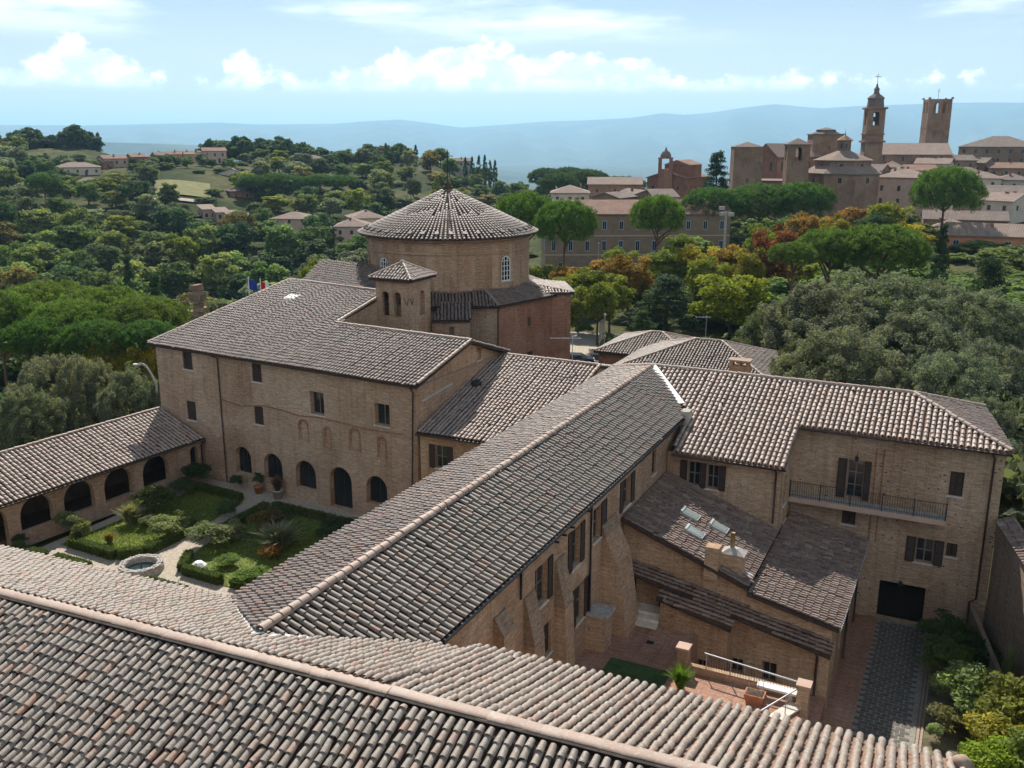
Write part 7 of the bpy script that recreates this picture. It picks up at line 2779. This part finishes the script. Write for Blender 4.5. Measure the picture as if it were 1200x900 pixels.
# floodlight mast
fm = at(851, 248, 165)
g0 = ground_h(fm.x, fm.y)
ms = thing('floodlight_mast', (fm.x, fm.y, g0), 'grey floodlight mast with two lamp boxes in front of the pine bank', 'mast')
MB().tube([(fm.x, fm.y, g0), (fm.x, fm.y, fm.z)], .28, 8, .2).build('mast', M['stone'], ms)
for dx, dz in ((-.8, .6), (.9, -.5), (-.6, -.4)):
    MB().obox(fm + _R * dx + Vector((0, 0, dz)), _R, _fh, (0, 0, 1), .5, .25, .3).build('floodlight', M['stone'], ms)


def lamp_post(px, py_base, d, h, label):
    b = at(px, py_base, d)
    l = thing('street_lamp', b, label, 'lamp', 'street lamps')
    MB().tube([b, b + Vector((0, 0, h))], .06, 7).build('post', M['steel'], l)
    MB().lathe([(0, .35), (.14, .25), (.2, .08), (.08, 0), (0, 0)], b + Vector((0, 0, h)), 10).build('lamp_head', M['stone'], l)


lamp_post(701, 318, 190, 5.5, 'street lamp before the ochre palace')
lamp_post(708, 411, 112, 4.2, 'thin lamp post beside the shrubs of the car park')
# park monument: pale column under the trees
mp = atz(705, 404, -.3)
mo = thing('stone_pillar', (mp.x, mp.y, -.3), 'pale blue grey stone pillar under the park trees', 'pillar')
MB().box(mp.x - .55, mp.y - .55, -.3, mp.x + .55, mp.y + .55, .2).build('plinth', M['stone'], mo)
MB().tube([(mp.x, mp.y, .2), (mp.x, mp.y, 3.2)], .38, 10, .3).build('shaft', M['stone'], mo)


def aerial(c, h, label, w=.9):
    a = thing('aerial', c, label, 'aerial', 'roof aerials')
    mb = MB()
    mb.tube([c, Vector(c) + Vector((0, 0, h))], .03, 5)
    mb.build('mast', M['steel'], a)
    mb = MB()
    mb.tube([Vector(c) + Vector((0, 0, h - .1)) - _R * w, Vector(c) + Vector((0, 0, h - .1)) + _R * w * .4], .035, 5)
    for k in range(5):
        q = Vector(c) + Vector((0, 0, h - .1)) + _R * (-w + k * w * .33)
        mb.tube([q - _fh * .25, q + _fh * .25], .015, 4)
    mb.build('boom', M['steel'], a)


aerial(Vector((-25.8, 62.5, 10.1)), 2.0, 'white T shaped aerial on the low range ridge near the car', 1.6)
aerial(Vector((-22.5, 88.1, 7.3)), 2.4, 'tall television aerial on the larger outbuilding', 1.0)
aerial(Vector((-20, 56.6, 12.0)) + Vector((2, 0, 0)), .5, 'tiny aerial at the meeting of the roofs', .3)

# ruined stepped masonry on the slope behind the left wing
ru = at(232, 348, 150)
rt_ = thing('ruined_tower', (ru.x, ru.y, ru.z - 4), 'crumbling layered stone ruin among the valley trees left of the flags', 'ruin')
zz = ru.z - 4
rr = random.Random(5)
for k in range(8):
    w = 1.35 - k * .09 + rr.uniform(-.35, .35)
    ox, oy = rr.uniform(-.5, .5), rr.uniform(-.4, .4)
    hh = rr.uniform(.5, .9)
    mb = MB()
    b = [(ru.x - w + ox, ru.y - w * .8 + oy, zz), (ru.x + w + ox, ru.y - w * .7 + oy, zz), (ru.x + w * .9 + ox, ru.y + w * .8 + oy, zz), (ru.x - w * .8 + ox, ru.y + w * .7 + oy, zz)]
    t = [(x + rr.uniform(-.3, .3), y + rr.uniform(-.3, .3), zz + hh + rr.uniform(-.15, .1)) for x, y, _ in b]
    mb.hexa(b, t)
    mb.build('course', M['brick_town'] if k % 2 else M['rubble'], rt_)
    zz += hh


def ground_patch(name, px0, px1, d0, d1, mat, nx=14, nd_=6, lift=.45):
    mb = MB()
    P = []
    for i in range(nx + 1):
        row = []
        for j in range(nd_ + 1):
            q = at(px0 + (px1 - px0) * i / nx, 165, d0 + (d1 - d0) * j / nd_ )
            row.append((q.x, q.y, ground_h(q.x, q.y) + lift))
        P.append(row)
    for i in range(nx):
        for j in range(nd_):
            mb.quad(P[i][j], P[i + 1][j], P[i + 1][j + 1], P[i][j + 1])
    return tag(mb.build(name, mat), kind='structure')


ground_patch('mown_field', 176, 242, 345, 370, m_plain('dry_grass', (0.20, 0.19, 0.09), .95, .05, .2, .3))
ground_patch('hillside_road', 172, 232, 336, 340, M['gravel'], 16, 1)

# ------------------------------------------------------------------ air
hz = MB().box(-42000, -42000, -262, 42000, 42000, 720)
hm = bpy.data.materials.new('pale_air')
hm.use_nodes = True
hn = hm.node_tree.nodes
hn.clear()
ho = hn.new('ShaderNodeOutputMaterial')
pv_ = hn.new('ShaderNodeVolumePrincipled')
pv_.inputs['Color'].default_value = (0.45, 0.74, 1.0, 1)
pv_.inputs['Density'].default_value = 7.5e-5
pv_.inputs['Anisotropy'].default_value = 0.2
hm.node_tree.links.new(pv_.outputs[0], ho.inputs['Volume'])
o = hz.build('haze', hm, uv=False)
o['kind'] = 'stuff'
